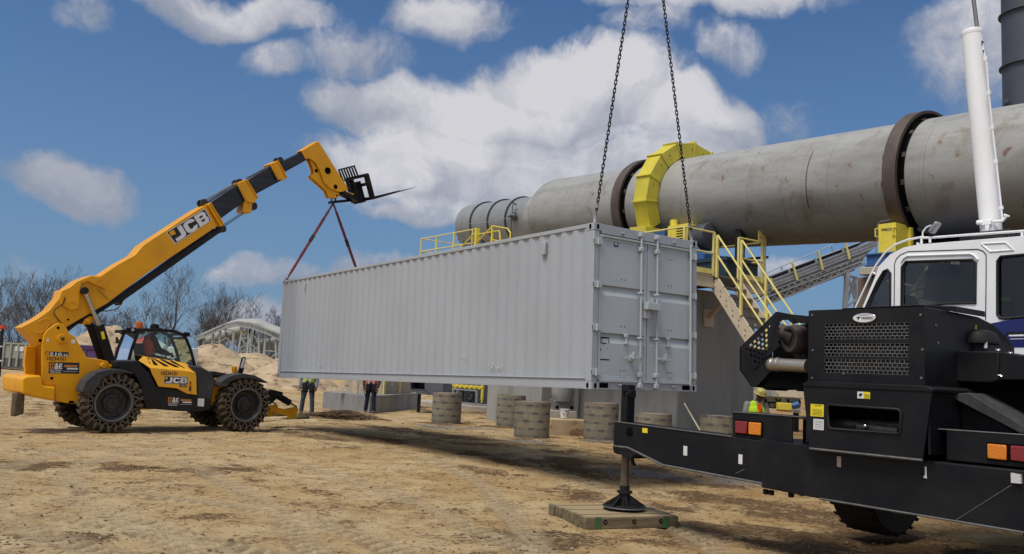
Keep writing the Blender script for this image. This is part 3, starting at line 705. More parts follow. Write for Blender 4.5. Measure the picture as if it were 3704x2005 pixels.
part('side_panel', 'container', cont, lambda m: corr(m,.14,CLn-.14,.155,CHt-.06,CW-.012,-1), smooth=60)
for x0,x1 in ((.002,.062),(CW-.062,CW-.002)):
    part('top_rail', 'container', cont, lambda m: m.box((x0,.17,CHt-.062),(x1,CLn-.17,CHt)), .006)
def brail(m, x0, x1):
    m.box((x0,.17,.0),(x1,CLn-.17,.012)); s=x0 if x0<1 else x1-.006
    m.box((s,.17,.012),(s+.006,CLn-.17,.155)); m.box((x0-.02 if x0<1 else x0,.165,.155),(x1 if x0<1 else x1+.02,CLn-.165,.168))
part('bottom_rail', 'container', cont, lambda m: brail(m,.004,.06), .003)
part('bottom_rail', 'container', cont, lambda m: brail(m,CW-.06,CW-.004), .003)
part('floor', 'blacktrim', cont, lambda m: ([m.box((.07,k*.6+.3,.02),(CW-.07,k*.6+.36,.14)) for k in range(19)], m.box((.07,.2,.141),(CW-.07,CLn-.2,.165))))
part('roof', 'container', cont, lambda m: ([m.box((.06,.12+k*.3,CHt-.03),(CW-.06,.12+k*.3+.15,CHt-.012)) for k in range(40)], m.box((.06,.05,CHt-.036),(CW-.06,CLn-.05,CHt-.031))))
part('end_wall', 'container', cont, lambda m: m.box((.12,CLn-.06,.12),(CW-.12,CLn-.03,CHt-.06)))
# forklift lug plates near both ends of the top side
def cp(x,y): q = FC.at('E',x,y,0); return q.x,q.z
part('door_header', 'container', cont, lambda m: (m.box((.16,.004,CHt-.15),(CW-.16,.07,CHt-.004)), [m.box((x-.03,-.035,CHt-.11),(x+.03,.004,CHt-.08)) for x in (.62,1.85)],), .006)
part('door_sill', ['container','hole'], cont, lambda m: (m.box((.16,.004,.0),(CW-.16,.07,.135)), m.mat(1), m.box((.17,.0015,.02),(.36,.01,.10)), m.box((CW-.36,.0015,.02),(CW-.17,.01,.10)), m.mat(0),
     [m.box((x-.045,-.03,.06),(x+.045,.004,.085)) for x in (.62,1.85)]), .005)
def door(m, x0, x1, s):
    z0,z1=.145,CHt-.16
    m.box((x0,.062,z0),(x1,.075,z1))                      # sheet
    for a,b_ in ((x0,x0+.055),(x1-.055,x1)): m.box((a,.012,z0),(b_,.0615,z1))
    for a,b_ in ((z0,z0+.07),(z1-.09,z1)): m.box((x0+.055,.014,a),(x1-.055,.0612,b_))
    zs=[z0+.07]
    # three flat proud panels between two recessed bands
    bands=(.80,1.55)
    prev=z0+.07
    for zb in bands:
        m.box((x0+.055,.018,prev),(x1-.055,.061,zb-.075)); prev=zb+.075
        m.add([(x0+.055,.06,zb+.03),(x1-.055,.06,zb+.03),(x1-.055,.019,zb-.078),(x0+.055,.019,zb-.078)],[(0,1,2,3)])
    m.box((x0+.055,.018,prev),(x1-.055,.061,z1-.09))
for (x0,x1) in ((.135,1.212),(1.226,CW-.115)):
    dr = part('door', 'doorpaint', cont, lambda m: door(m,x0,x1,1), .006)
    lx = 1.03 if x0 < 1 else 1.41; s = -1 if x0 < 1 else 1
    def bars(m):
        m.tube((lx,-.035,.03),(lx,-.035,CHt-.05),.0185,n=12)
    rod = part('lock_rod', 'doorpaint', dr, bars)
    part('keeper', 'doorpaint', dr, lambda m: [m.box((lx-.042,-.058,z-h),(lx+.042,.018,z+h)) for z,h in ((.07,.04),(.24,.035),(.83,.018),(1.56,.018),(2.28,.035),(2.52,.035))], .01)
    part('door_handle', 'doorpaint', dr, lambda m: (m.beam((lx,-.055,.52),(lx+s*.36,-.05,.50),.014,.035), m.box((lx+s*.16,-.05,.46),(lx+s*.22,.018,.56)), m.box((lx+s*.17,-.085,.485),(lx+s*.21,-.05,.60)),
         m.tube((lx+s*.30,-.01,.74),(lx+s*.30,-.01,.86),.018), m.box((lx+s*.27,-.03,.72),(lx+s*.33,.018,.75)), m.box((lx+s*.27,-.03,.83),(lx+s*.33,.018,.88))), .005)
    hx = .07 if x0 < 1 else CW-.06
    for z in (.26,.95,1.62,2.30):
        part('hinge', ['doorpaint','hole'], dr, lambda m: (m.box((hx-.075,-.022,z-.045),(hx+.10 if x0<1 else hx+.045,.004,z+.045)) if x0<1 else m.box((hx-.12,-.022,z-.045),(hx+.05,.004,z+.045)), m.tube((hx,-.03,z-.055),(hx,-.03,z+.055),.017), m.mat(1), m.box((hx-.077,-.018,z-.035),(hx-.074,.0,z+.035)) if x0<1 else m), .006)
    bx = [(x0+x1)/2-.04,(x0+x1)/2+.04]
    part('bolts', 'hole', dr, lambda m: [m.disc((x,.0175,z),(0,-1,0),.009,.006,8) for x in bx for z in (.2,.3,1.0,1.75,2.2) if not (x0<1 and z==2.2)])
part('lock_box', 'doorpaint', cont, lambda m: (m.box((1.10,-.13,1.30),(1.40,.0,1.42)), m.box((1.11,-.045,1.16),(1.25,.012,1.30))), .006)
part('gasket_seam', 'hole', cont, lambda m: m.box((1.213,.02,.15),(1.225,.028,2.42)))
part('corner_tube', 'doorpaint', cont, lambda m: (m.tube((CW-.19,-.03,.1),(CW-.19,-.03,2.5),.02), m.beam((.17,-.004,2.405),(CW-.17,-.004,2.405),.03,.03), m.beam((.17,-.006,.135),(CW-.17,-.006,.135),.03,.03)))
part('vent_cover', 'container', cont, lambda m: (m.box((-.03,1.16,2.19),(.02,1.26,2.42))), .01)
part('vent_cover', 'container', cont, lambda m: (m.box((-.03,10.7,2.23),(.02,10.78,2.42))), .01)
def frame_sticker(m):
    for (x0,y0,x1,y1) in ((232,968,290,972),(232,968,236,1005),(286,968,290,1008),(236,1004,270,1008),(230,1115,290,1119),(232,1040,235,1060),(275,1038,278,1044),(322,312,352,316),(322,312,326,356),(348,316,352,356),(326,352,350,356)):
        a = cp(x0,y1); c = cp(x1,y0); m.box((a[0],.0145,a[1]),(c[0],.0175,c[1]))
part('scuff_marks', 'hole', cont, frame_sticker, smooth=0)
# dents where bare bright paint was scraped
def dents(m):
    rd = random.Random(5)
    for (dx,dy,n,sp_) in ((1660,250,26,30),(415,235,9,10),(810,260,5,8),(1150,268,4,8),(1050,275,3,5),(2010,300,3,8),(1440,180,4,14)):
        for _ in range(n):
            q = FC.atx('D',dx+rd.gauss(0,sp_),dy+rd.gauss(0,sp_*.3),-.0)
            a=.012+.03*rd.random(); h=.004+.012*rd.random(); t=rd.uniform(-.5,.5)
            m.add([(-.006-.002*rd.random(),q.y-a,q.z-h),(-.004,q.y+a,q.z-h*.4+t*.02),(-.006,q.y+a*.7,q.z+h),(-.012,q.y-a*.5,q.z+h*.7)],[(0,1,2,3)])
part('scrape_marks', 'signwhite', cont, dents)
# ------------------------------------------------------------------ lifting chains
def shackle(m, p, d, r=.05, t=.013):
    d=Vector(d).normalized(); sdv=d.cross(Vector((0,1,0))).normalized()
    pts=[p+sdv*(r*math.cos(a))+d*(r*1.5*math.sin(a)) for a in [k*math.pi/8-.4 for k in range(11)]]
    m.path([p-sdv*r*.9-d*r]+[p-sdv*-r*.9-d*r][:0]+list(reversed(pts)),t,8)
    m.path([p+sdv*r*1.15-d*r*.5,p-sdv*r*1.15-d*r*.5],t*1.2,8)
def mkchain(p, q, lab):
    p=Vector(p); q=Vector(q); d=(q-p); L=d.length; d.normalize(); _,a,b_=perp(d)
    root=empty('lifting_chain', p, lab, 'chain', 'lifting chains')
    def links(m):
        ll=.088; wd=.019; pitch=.066; n=int(L/pitch)
        for k in range(n):
            c=d*(k*pitch+.2); s1,s2=(a,b_) if k%2 else (b_,a); s1=(s1*.92+s2*.38*(1 if k%3 else -1)).normalized()
            h=ll/2-wd; pts=[]
            for i in range(6): t=-math.pi/2+math.pi*i/5; pts.append(c+d*(h+wd*math.cos(t))+s1*(wd*math.sin(t)))
            for i in range(6): t=math.pi/2+math.pi*i/5; pts.append(c+d*(-h+wd*math.cos(t))+s1*(wd*math.sin(t)))
            m.path(pts,.0085,6,closed=True)
    part('links','chain',root,links)
    part('hook','galv',root,lambda m:(m.path([d*.24,d*.16+a*.03,d*.08+a*.055,d*.0+a*.045,-d*.05,d*-.02-a*.04],[.018,.02,.026,.026,.02,.012],8), m.tube(d*.2,d*.27,.03,.022)))
    return root
pL = FC.wld((.07,.06,CHt+.05)); pR = FC.wld((CW-.07,.06,CHt+.05))
eL = at_depth(2281,-60,13.25); eR = at_depth(2392,-60,13.9)
dL=(eL-pL).normalized(); dR=(eR-pR).normalized()
mkchain(pL, pL+(eL-pL)*1.25, 'dark steel chain hooked to the near top corner of the container, left of the two')
mkchain(pR, pR+(eR-pR)*1.25, 'dark steel chain hooked to the right top corner of the container doors')
# ------------------------------------------------------------------ cardboard form tubes around the new footings
def tubeform(px, py, h, r, lab):
    g = on_ground(px, py); g.z = gz(g.x,g.y)-.05
    root = empty('footing_form', g, lab, 'footing', 'cardboard footing forms'); root.rotation_euler.z = random.uniform(0,6)
    me = bpy.data.meshes.new('form_tube'); n = 40; v=[]; f=[]
    for k,z in enumerate((0,h+.05)):
        for i in range(n): t=2*math.pi*i/n; v.append((r*math.cos(t)*(1+.004*math.sin(3*t+k)),r*math.sin(t)*(1+.004*math.cos(2*t)),z+(.004*math.sin(2*t) if k else 0)))
    f=[(i,(i+1)%n,n+(i+1)%n,n+i) for i in range(n)]
    me.from_pydata(v,[],f); uv=me.uv_layers.new(name='UVMap')
    for p in me.polygons:
        for li,vi in zip(p.loop_indices,p.vertices):
            i=vi%n; 
            if p.index==n-1 and i==0: i=n
            uv.data[li].uv=(2*math.pi*r*i/n, v[vi][2])
        p.use_smooth=True
    me.materials.append(M['sono']); o=bpy.data.objects.new('form_tube',me); COL.objects.link(o); o.parent=root
    part('concrete_fill','slab',root,lambda m: m.tube((0,0,h-.04),(0,0,h+.035),r-.006,n=40),smooth=50)
for a in ((1613,1530,.99,.485,'cardboard footing form standing in grey gravel, leftmost of the row'),
          (1846,1541,1.02,.475,'cardboard footing form half hidden behind a nearer one, second from left'),
          (1922,1582,.99,.49,'cardboard footing form standing nearest the camera in front of the row'),
          (2172,1590,1.02,.485,'cardboard footing form right beside the black outrigger jack'),
          (2362,1608,.83,.485,'cardboard footing form behind the crane outrigger beam, partly hidden'),
          (2596,1627,.92,.485,'cardboard footing form with its top just left of the crane tail lamps')):
    tubeform(*a)
# ------------------------------------------------------------------ telehandler
tele = empty('telehandler', FT, 'yellow telescopic handler with its boom raised over the far end of the grey container', 'telehandler')
tp = FT.poly
def shift(pl, dx=0, dz=0): return [(x+dx, z+dz) for x, z in pl]
# chassis side plates (boom tower)
plateB = [(325,665),(325,430),(340,345),(373,305),(420,270),(457,254),(490,262),(508,279),(542,339),(584,364),(627,440),(678,525),(779,538),(885,563),(885,605),(830,625),(700,700),(660,790),(640,860),(565,885),(430,862),(430,740),(345,735),(325,700)]
plate = tp('B', plateB, .5)
def chassis(m):
    m.prism(plate,.50,.54); m.prism(shift(plate),1.42,1.46)
    q = tp('B',[(430,700),(660,640),(1000,700),(1080,830),(1640,850),(1690,690),(1740,690),(1760,880),(1560,900),(1100,930),(640,860),(440,860)],.56)
    m.prism(q,.56,1.40)
ch_ = part('chassis','yellow',tele,chassis,.012)
q = tp('B',[(1655,685),(1740,690),(1755,720),(1740,880),(1640,872)],.44)
part('front_frame','yellow',tele,lambda m:(m.prism(q,.44,.6),m.prism(q,1.4,1.56)),.012)
q = tp('B',[(172,700),(180,680),(205,668),(320,662),(335,735),(350,745),(432,752),(430,862),(330,845),(180,805)],.22)
part('counterweight','yellow',tele,lambda m:m.prism(q,.22,1.78),.035,seg=3)
q = tp('B',[(245,435),(322,440),(318,662),(240,662),(232,560)],.9)
part('rear_web','yellow',tele,lambda m:m.prism(q,1.3,1.42),.01)
def bosses(m):
    c=FT.at('B',480,378,.5); m.tube((c.x,.495,c.z),(c.x,.46,c.z),.10,n=20); m.mat(1); m.tube((c.x,.46,c.z),(c.x,.40,c.z),.035,n=8); m.mat(0)
    for x,y,r in ((800,585,.06),(870,585,.05)): c=FT.at('B',x,y,.48); m.tube((c.x,.40,c.z),(c.x,.54,c.z),r,n=14)
part('pivot_boss',['yellow','rimblack'],tele,bosses,.006)
def holes(m):
    for x,y,r in ((455,292,.03),(315,391,.035),(533,229,.025),(405,684,.03)): c=FT.at('B',x,y,.47); m.disc((c.x,.497,c.z),(0,-1,0),r,.003,14)
    c=FT.at('B',553,868,.5); m.prism([(c.x-.05,c.z-.03),(c.x+.05,c.z-.03),(c.x+.05,c.z+.025),(c.x-.05,c.z+.025)],.494,.499)
part('plate_holes','hole',tele,holes,smooth=0)
part('marker_disc','signwhite',tele,lambda m:[m.disc((FT.at('B',569,400,.5).x,.498,FT.at('B',569,400,.5).z),(0,-1,0),.045,.004,20)])
# boom -----------------------------------------------------------
wN, wF = .66, 1.16            # near and far face of the outer boom
b0 = FT.at('B',138,285,wN); 
tail = tp('M',[(205,740),(190,722),(345,640),(450,565),(545,450),(562,385),(610,370),(720,290),(840,245),(905,250),(1140,80)],wN)
lowr = tp('M',[(1140,365),(985,480),(840,580),(600,700),(385,850),(345,895)],wN)
upA = FT.at('A',1230,470,wN); loA = FT.at('A',1300,592,wN)
collar1 = tp('A',[(1205,470),(1240,468),(1320,590),(1318,640),(1300,610)],wN)
outer = tail[:-1] + tp('A',[(590,905),(700,830),(800,775),(850,715),(1180,500),(1225,478),(1297,598),(1140,705),(870,885),(640,1060),(400,1200)],wN) + tp('M',[(345,895)],wN)
# boom axis and its own frame
pa = Vector((FT.at('A',560,1000,wN).x,0,FT.at('A',560,1000,wN).z)); pb_=Vector((FT.at('A',1262,530,wN).x,0,FT.at('A',1262,530,wN).z))
bd = (pb_-pa).normalized(); bn = Vector((-bd.z,0,bd.x))
def bpos(x, n, w): v_ = pa+bd*x+bn*n; return (v_.x, w, v_.z)
def bcoord(k, x, y, w):
    p_=FT.at(k,x,y,w); d_=Vector((p_.x,0,p_.z))-pa; return d_.dot(bd), d_.dot(bn)
bo = part('outer_boom','yellow',tele,lambda m:(m.prism(outer,wN,wF),),.05,seg=2)
def boomend(m):
    e = tp('M',[(160,712),(205,735),(345,893),(285,870),(170,745)],wN)
part('boom_pad','yellow',tele,lambda m:(m.prism(tp('M',[(545,450),(562,385),(640,350),(700,300),(840,245),(900,262),(965,375),(850,325),(800,300),(745,320),(730,390),(722,550),(640,560),(560,520)],wN-.02),wN-.05,wN+.01)),.012)
def ribs(m):
    for x,y,r in ((660,525,.10),(908,312,.07),(983,334,.10),(395,710,.0)):
        if r: c=FT.at('M',x,y,wN-.05); m.lathe([(r,0),(r,.008),(r-.012,.008),(r-.012,0)],(c.x,wN-.052 if x<800 else wN-.052,c.z),(0,-1,0),24)
    pts=[FT.at('M',x,y,wN) for x,y in ((285,745),(320,770),(370,772),(410,755),(450,705),(462,670),(440,645),(400,645),(350,670))]
    m.path([(p_.x,wN-.002,p_.z) for p_ in pts],.009,6)
part('weld_rib','yellow',tele,ribs)
def hose(m):
    for pts in (((598,445),(580,505),(500,560),(492,595),(545,665),(570,690)),):
        m.path([(lambda p_:(p_.x,wN-.06,p_.z))(FT.at('M',x,y,wN-.06)) for x,y in pts],.011,6)
    m.path([(lambda p_:(p_.x,wN-.06,p_.z))(FT.at('M',x,y,wN)) for x,y in ((880,370),(930,415),(985,470))],.006,6)
    m.path([(lambda p_:(p_.x,wN+.1,p_.z))(FT.at('A',x,y,wN)) for x,y in ((575,1105),(640,1108),(690,1100),(722,1080))],.012,6)
part('hydraulic_hose','blacktrim',tele,hose)
# dark underslung channel with hoses
q = tp('A',[(560,1140),(700,1050),(720,1075),(735,1045),(1310,640),(1300,612),(1180,690),(880,905),(640,1075),(400,1210),(400,1235),(470,1180)],wN+.06)
part('hose_channel','blacktrim',tele,lambda m:m.prism(q,wN+.06,wF-.06),.01)
def stage(k, up0, up1, lo1, lo0, inset, name='boom_stage'):
    q = tp(k,[up0,up1,lo1,lo0],wN+inset)
    def f(m):
        m.prism(q,wN+inset,wF-inset)
    o = part(name,'boomdark',tele,f,.03,seg=3); return o
stage('A',(1180,505),(1440,335),(1490,430),(1270,590),.05)
stage('A',(1440,345),(1640,225),(1695,320),(1480,435),.09)
stage('A',(1640,235),(1800,160),(1815,215),(1670,295),.13)
def collar(k, pts, inset, t=.035):
    q = tp(k,pts,wN+inset)
    return part('boom_collar','yellow',tele,lambda m:(m.prism(q,wN+inset-t,wF-inset+t)),.012)
collar('A',[(1226,474),(1246,466),(1322,582),(1320,604),(1304,608)],0,.05)
collar('A',[(1405,350),(1460,326),(1527,435),(1500,470),(1462,460)],.05,.05)
collar('A',[(1600,235),(1645,215),(1700,315),(1688,330),(1650,330)],.09,.05)
def collarribs(m):
    for k,pts,ins in (('A',((1405,350),(1462,462)),.05),('A',((1460,326),(1527,435)),.05),('A',((1600,235),(1650,330)),.09),('A',((1645,215),(1700,315)),.09),('A',((1232,476),(1305,600)),0),('A',((1246,466),(1322,590)),0)):
        a=FT.at(k,*pts[0],wN+ins-.05); c=FT.at(k,*pts[1],wN+ins-.05); m.beam((a.x,wN+ins-.065,a.z),(c.x,wN+ins-.065,c.z),.03,.03)
    a=FT.at('A',1480,470,wN); m.box((a.x-.12,wN+.05,a.z-.22),(a.x+.10,wF-.05,a.z+.05))
part('collar_rib','yellow',tele,collarribs,.006)
def sheave(m):
    for x,y,r in ((1400,355,.11),(1190,470,.09),(1640,218,.08),(1300,625,.09),(1480,490,.11)):
        c=FT.at('A',x,y,1.0); 
        for w_ in (.78,.98): m.tube((c.x,w_,c.z),(c.x,w_+.05,c.z),r,n=16)
part('chain_sheave','rimblack',tele,sheave)
def rods(m):
    for a,c,ww in (((1205,455),(1400,345),.8),((1205,462),(1400,352),1.0),((1460,318),(1640,225),.85),((1320,600),(1470,503),.8),((1320,612),(1475,510),1.0)):
        p_=FT.at('A',*a,ww); q_=FT.at('A',*c,ww); m.tube((p_.x,ww,p_.z),(q_.x,ww,q_.z),.013,n=6)
part('extension_rod','steelgrey',tele,rods)
# boom head
head = tp('C',[(1140,222),(1160,210),(1275,140),(1292,155),(1530,535),(1526,562),(1455,570),(1385,540),(1330,490),(1300,400),(1262,330),(1215,288),(1172,290)],wN+.1)
hd = part('boom_head','yellow',tele,lambda m:(m.prism(head,wN+.10,wN+.14),m.prism(head,wF-.14,wF-.10),m.prism(tp('C',[(1140,222),(1160,210),(1275,140),(1292,155),(1530,535),(1526,562),(1500,560),(1262,175),(1172,230)],wN+.12),wN+.12,wF-.12)),.014)
brk = tp('C',[(1205,285),(1250,330),(1300,400),(1330,490),(1385,540),(1455,570),(1460,600),(1440,622),(1372,615),(1350,560),(1285,500),(1225,450),(1222,430),(1245,415),(1240,375)],wN+.16)
part('head_bracket','yellow',hd,lambda m:(m.prism(brk,wN+.16,wN+.20),m.prism(brk,wF-.20,wF-.16)),.01)
def hh_(m):
    for x,y,r in ((1360,390,.095),(1425,525,.062)): c=FT.at('C',x,y,wN+.1); m.disc((c.x,wN+.0985,c.z),(0,-1,0),r,.003,20)
    for x,y,r in ((1265,390,.05),(1440,598,.028)): c=FT.at('C',x,y,wN+.15); m.disc((c.x,wN+.158,c.z),(0,-1,0),r,.003,16)
part('lightening_holes','hole',hd,hh_,smooth=0)
# fork carriage
def FP(x,y,w_): p_=FT.at('C',x,y,w_); return Vector((p_.x,w_,p_.z))
nw, fw = .62, 1.42
car = empty('fork_carriage', (0,0,0)); car.parent=tele; 
fr_ = Vector((FP(2120,515,nw)-FP(1740,615,nw))).normalized(); fr_.y=0; fr_.normalize(); fu_=Vector((-fr_.z,0,fr_.x))
nb_ = FP(1742,622,nw)                                # heel of the near fork
hgt_ = (FP(1715,415,nw)-nb_).length
def frk(w_):
    h=Vector((nb_.x,w_,nb_.z))
    return h
for w_ in (nw,fw-.05):
    def fork(m):
        h=frk(w_); n_=14
        L=1.55
        m.beam(h-fr_*.02,h+fu_*(hgt_*.98)-fr_*.02,.13,.06,up=(0,1,0)) if False else m.box((0,0,0),(0,0,0)) if False else None
        vv=[]; 
        a=h; 
        m.add([a+Vector((0,s*.06,0))+fr_*x_+fu_*z_ for s in (-1,1) for x_,z_ in ((-.06,-.03),(0,-.03),(L,-.004),(L,.004),(0,.03),(-.0,.03),(0,hgt_),(-.06,hgt_))],
              [tuple(range(8)),tuple(range(15,7,-1))]+[(i,(i+1)%8+0,8+(i+1)%8,8+i) for i in range(8)])
    part('fork','black',car,fork,.004,smooth=0)
def cframe(m):
    h0=Vector((nb_.x,nw-.16,nb_.z))-fr_*.10; W_=fw+.1-(nw-.16)
    for z_ in (.02,hgt_*.62,hgt_-.02):
        p_=h0+fu_*z_; m.beam(p_,p_+Vector((0,W_,0)),.07,.09,up=fu_)
    for s in (0,.12,W_-.12,W_):
        p_=h0+Vector((0,s,0)); m.beam(p_,p_+fu_*hgt_,.05,.10,up=(0,1,0))
    for s in (W_*.38,W_*.62):
        p_=h0+Vector((0,s,0))-fr_*.12; m.beam(p_-fu_*.05,p_+fu_*(hgt_*.8),.22,.05,up=(0,1,0))
part('carriage_frame','black',car,cframe,.01)
def grill(m):
    h0=Vector((nb_.x,nw+.12,nb_.z))-fr_*.22+fu_*(hgt_-.04); W_=fw-nw-.02
    for k in range(7):
        p_=h0+Vector((0,W_*k/6,0)); m.beam(p_-fu_*.02,p_+fu_*.34-fr_*.05,.045,.03,up=(0,1,0))
    for z_ in (0,.34): p_=h0+fu_*z_-fr_*(.05*z_/.42); m.beam(p_-Vector((0,.02,0)),p_+Vector((0,W_+.02,0)),.04,.04,up=fu_)
part('load_guard','black',car,grill,.004)
tb = FP(1395,655,1.0); te=FP(1720,622,1.0)
part('hook_bar','black',car,lambda m:(m.beam(tb,te,.12,.07,up=fu_),m.beam(tb+Vector((0,-.16,0)),tb+Vector((0,.16,0)),.06,.06)),.008)
part('tilt_link',['black','yellow'],car,lambda m:(m.beam(FP(1470,575,.9),FP(1600,640,.9),.3,.10,up=fu_),m.mat(1),m.box(FP(1525,570,.86),FP(1560,615,.98))),.01)
HOOK = FP(1408,640,1.02)
part('swivel_hook','chain',tele,lambda m:(m.path([HOOK+Vector((.07*math.cos(a),0,.07*math.sin(a)-.0)) for a in [k*math.pi/7-.3 for k in range(13)]],.02,8),m.tube(HOOK+Vector((.03,0,.05)),HOOK+Vector((.05,0,.22)),.05)))
# lift rams
def ram(name, rodtop, neck, foot, w_, rr, lab):
    a=FT.at('B',*rodtop,w_); c=FT.at('B',*neck,w_); e=FT.at('B',*foot,w_)
    A_=Vector((a.x,w_,a.z)); C_=Vector((c.x,w_,c.z)); E_=Vector((e.x,w_,e.z))
    o=part(name,'black',tele,lambda m:(m.tube(C_,E_,rr,n=20),m.tube(C_+(C_-E_).normalized()*-.02,C_+(C_-E_).normalized()*.05,rr*1.03,n=20)),.006)
    part('ram_rod','chrome',o,lambda m:m.tube(A_,C_,rr*.45,n=14))
    part('ram_eye','blacktrim',o,lambda m:m.tube(A_+Vector((0,-.05,0)),A_+Vector((0,.05,0)),rr*.8,n=14))
    return o
l1=ram('lift_ram',(655,5),(775,290),(860,560),.57,.10,'')
l2=ram('lift_ram',(688,262),(713,290),(800,545),.86,.10,'')
part('warning_sticker','signyellow',l1,lambda m:None if False else m.prism(tp('B',[(782,325),(805,320),(818,378),(795,382)],.465),.462,.466),smooth=0)
part('ram_pipe','galv',tele,lambda m:m.tube((FT.at('B',745,310,.7).x,.7,FT.at('B',745,310,.7).z),(FT.at('B',833,540,.7).x,.7,FT.at('B',833,540,.7).z),.012,n=6))
c=FT.at('B',682,240,.7)
part('ram_bracket','yellow',tele,lambda m:(m.prism(tp('B',[(640,262),(660,225),(700,200),(735,210),(725,245),(700,268)],.68),.68,1.0),m.tube((c.x,.62,c.z),(c.x,1.02,c.z),.05)),.01)
# engine hood (near side)
hoodside = [(1300,800),(1420,870),(1456,905),(2060,955),(2275,990),(2297,1060),(2300,1392),(2130,1370),(1940,1272),(1610,1240),(1570,1150),(1500,1020),(1440,890),(1370,840),(1260,775)]
q = tp('S',[(1456,905),(2060,955),(2275,990),(2297,1060),(2300,1392),(2130,1370),(1940,1272),(1610,1240),(1570,1150),(1500,1020)],.10)
top_l = [FT.at('S',x,y,.10) for x,y in ((1250,770),(1370,845),(1456,905),(2060,955),(2275,990))]
top_u = [FT.at('S',x,y,.46) for x,y in ((1330,692),(1420,705),(1500,722),(2010,800),(2130,832))]
def hood(m):
    m.prism(q,.10,.14)
    q2 = tp('S',[(1250,770),(1370,845),(1456,905),(1500,1020),(1600,1240),(1500,1100),(1430,900),(1360,850)],.10)
    vs=[(p_.x,.10,p_.z) for p_ in top_l]+[(p_.x,.46,p_.z) for p_ in top_u]+[(p_.x,1.02,p_.z+.03) for p_ in top_u]
    f=[(i,i+1,6+i,5+i) for i in range(4)]+[(5+i,6+i,11+i,10+i) for i in range(4)]
    f.append((4,9,14)); 
    m.add(vs,f)
    e=FT.at('S',2300,1392,.10); g=FT.at('S',2130,832,.46)
    m.add([(top_l[4].x,.10,top_l[4].z),(e.x,.10,e.z),(e.x,1.02,e.z),(g.x,1.02,g.z+.03),(g.x,.46,g.z)],[(0,1,2,3,4)])
hdo = part('engine_hood','yellowlight',tele,hood,.015,seg=3)
def louvres(m):
    for k in range(6):
        x0=1430+k*82; y0=705+k*16; x1=1605+k*75; y1=848+k*12
        a=FT.at('S',x0,y0,.44); c=FT.at('S',x1,y1,.20)
        # keep the slots on the sloping hood face
        def onface(t,s):
            i=min(3,int(t*4)); tt=t*4-i; L=top_l[i].lerp(top_l[i+1],tt); U=top_u[i].lerp(top_u[i+1],tt)
            L=Vector((L.x,.10,L.z)); U=Vector((U.x,.46,U.z)); return L.lerp(U,s)+Vector((0,-.006,.008))
        t0=.22+k*.085; 
        a0=onface(t0,.96); b0_=onface(t0+.036,.96); a1=onface(t0+.13,.34); b1=onface(t0+.166,.34)
        m.add([a0,b0_,b1,a1],[(0,1,2,3)])
part('louvres','hole',hdo,louvres,smooth=0)
part('lower_panel','blacktrim',tele,lambda m:m.prism(tp('B',[(900,550),(1060,552),(1100,580),(1160,640),(1200,720),(1215,752),(1390,775),(1470,812),(1530,820),(1640,845),(1636,925),(1560,945),(1390,940),(1215,925),(1135,920),(1110,850),(1085,720),(1040,645),(900,600)],.12),.12,1.0),.02)
part('hood_end','dusty',tele,lambda m:m.prism(tp('B',[(1485,585),(1560,592),(1630,632),(1682,705),(1655,800),(1640,860),(1530,832),(1530,700)],.13),.13,1.0),.04,seg=3)
part('battery_box','dusty',tele,lambda m:m.prism(tp('B',[(892,550),(1065,545),(1080,600),(1040,642),(900,612)],.2),.2,.9),.02)
# mudguards
def guard(pts_o, pts_i, w0, w1):
    q = tp('B',pts_o+list(reversed(pts_i)),w0)
    return part('mudguard','dusty',tele,lambda m:m.prism(q,w0,w1),.01)
guard([(640,795),(645,760),(680,695),(750,640),(840,615),(950,613),(1040,645)],[(735,792),(745,765),(775,715),(820,672),(890,648),(975,640),(1035,652)],-.03,.42)
gfo=[(1716,745),(1718,715),(1760,680),(1830,655),(1900,648),(1980,662),(2035,690),(2086,718)]; gfi=[(1722,752),(1765,745),(1790,715),(1840,690),(1905,682),(1975,690),(2035,712),(2070,722)]
guard(gfo,gfi,-.03,.42)
q=tp('B',gfo+list(reversed(gfi)),-.03)
part('mudguard','dusty',tele,lambda m:m.prism(q,1.58,2.03),.01)
q=tp('B',[(640,795),(645,760),(680,695),(750,640),(840,615),(950,613),(1040,645)]+list(reversed([(735,792),(745,765),(775,715),(820,672),(890,648),(975,640),(1035,652)])),-.03)
part('mudguard','dusty',tele,lambda m:m.prism(q,1.58,2.03),.01)
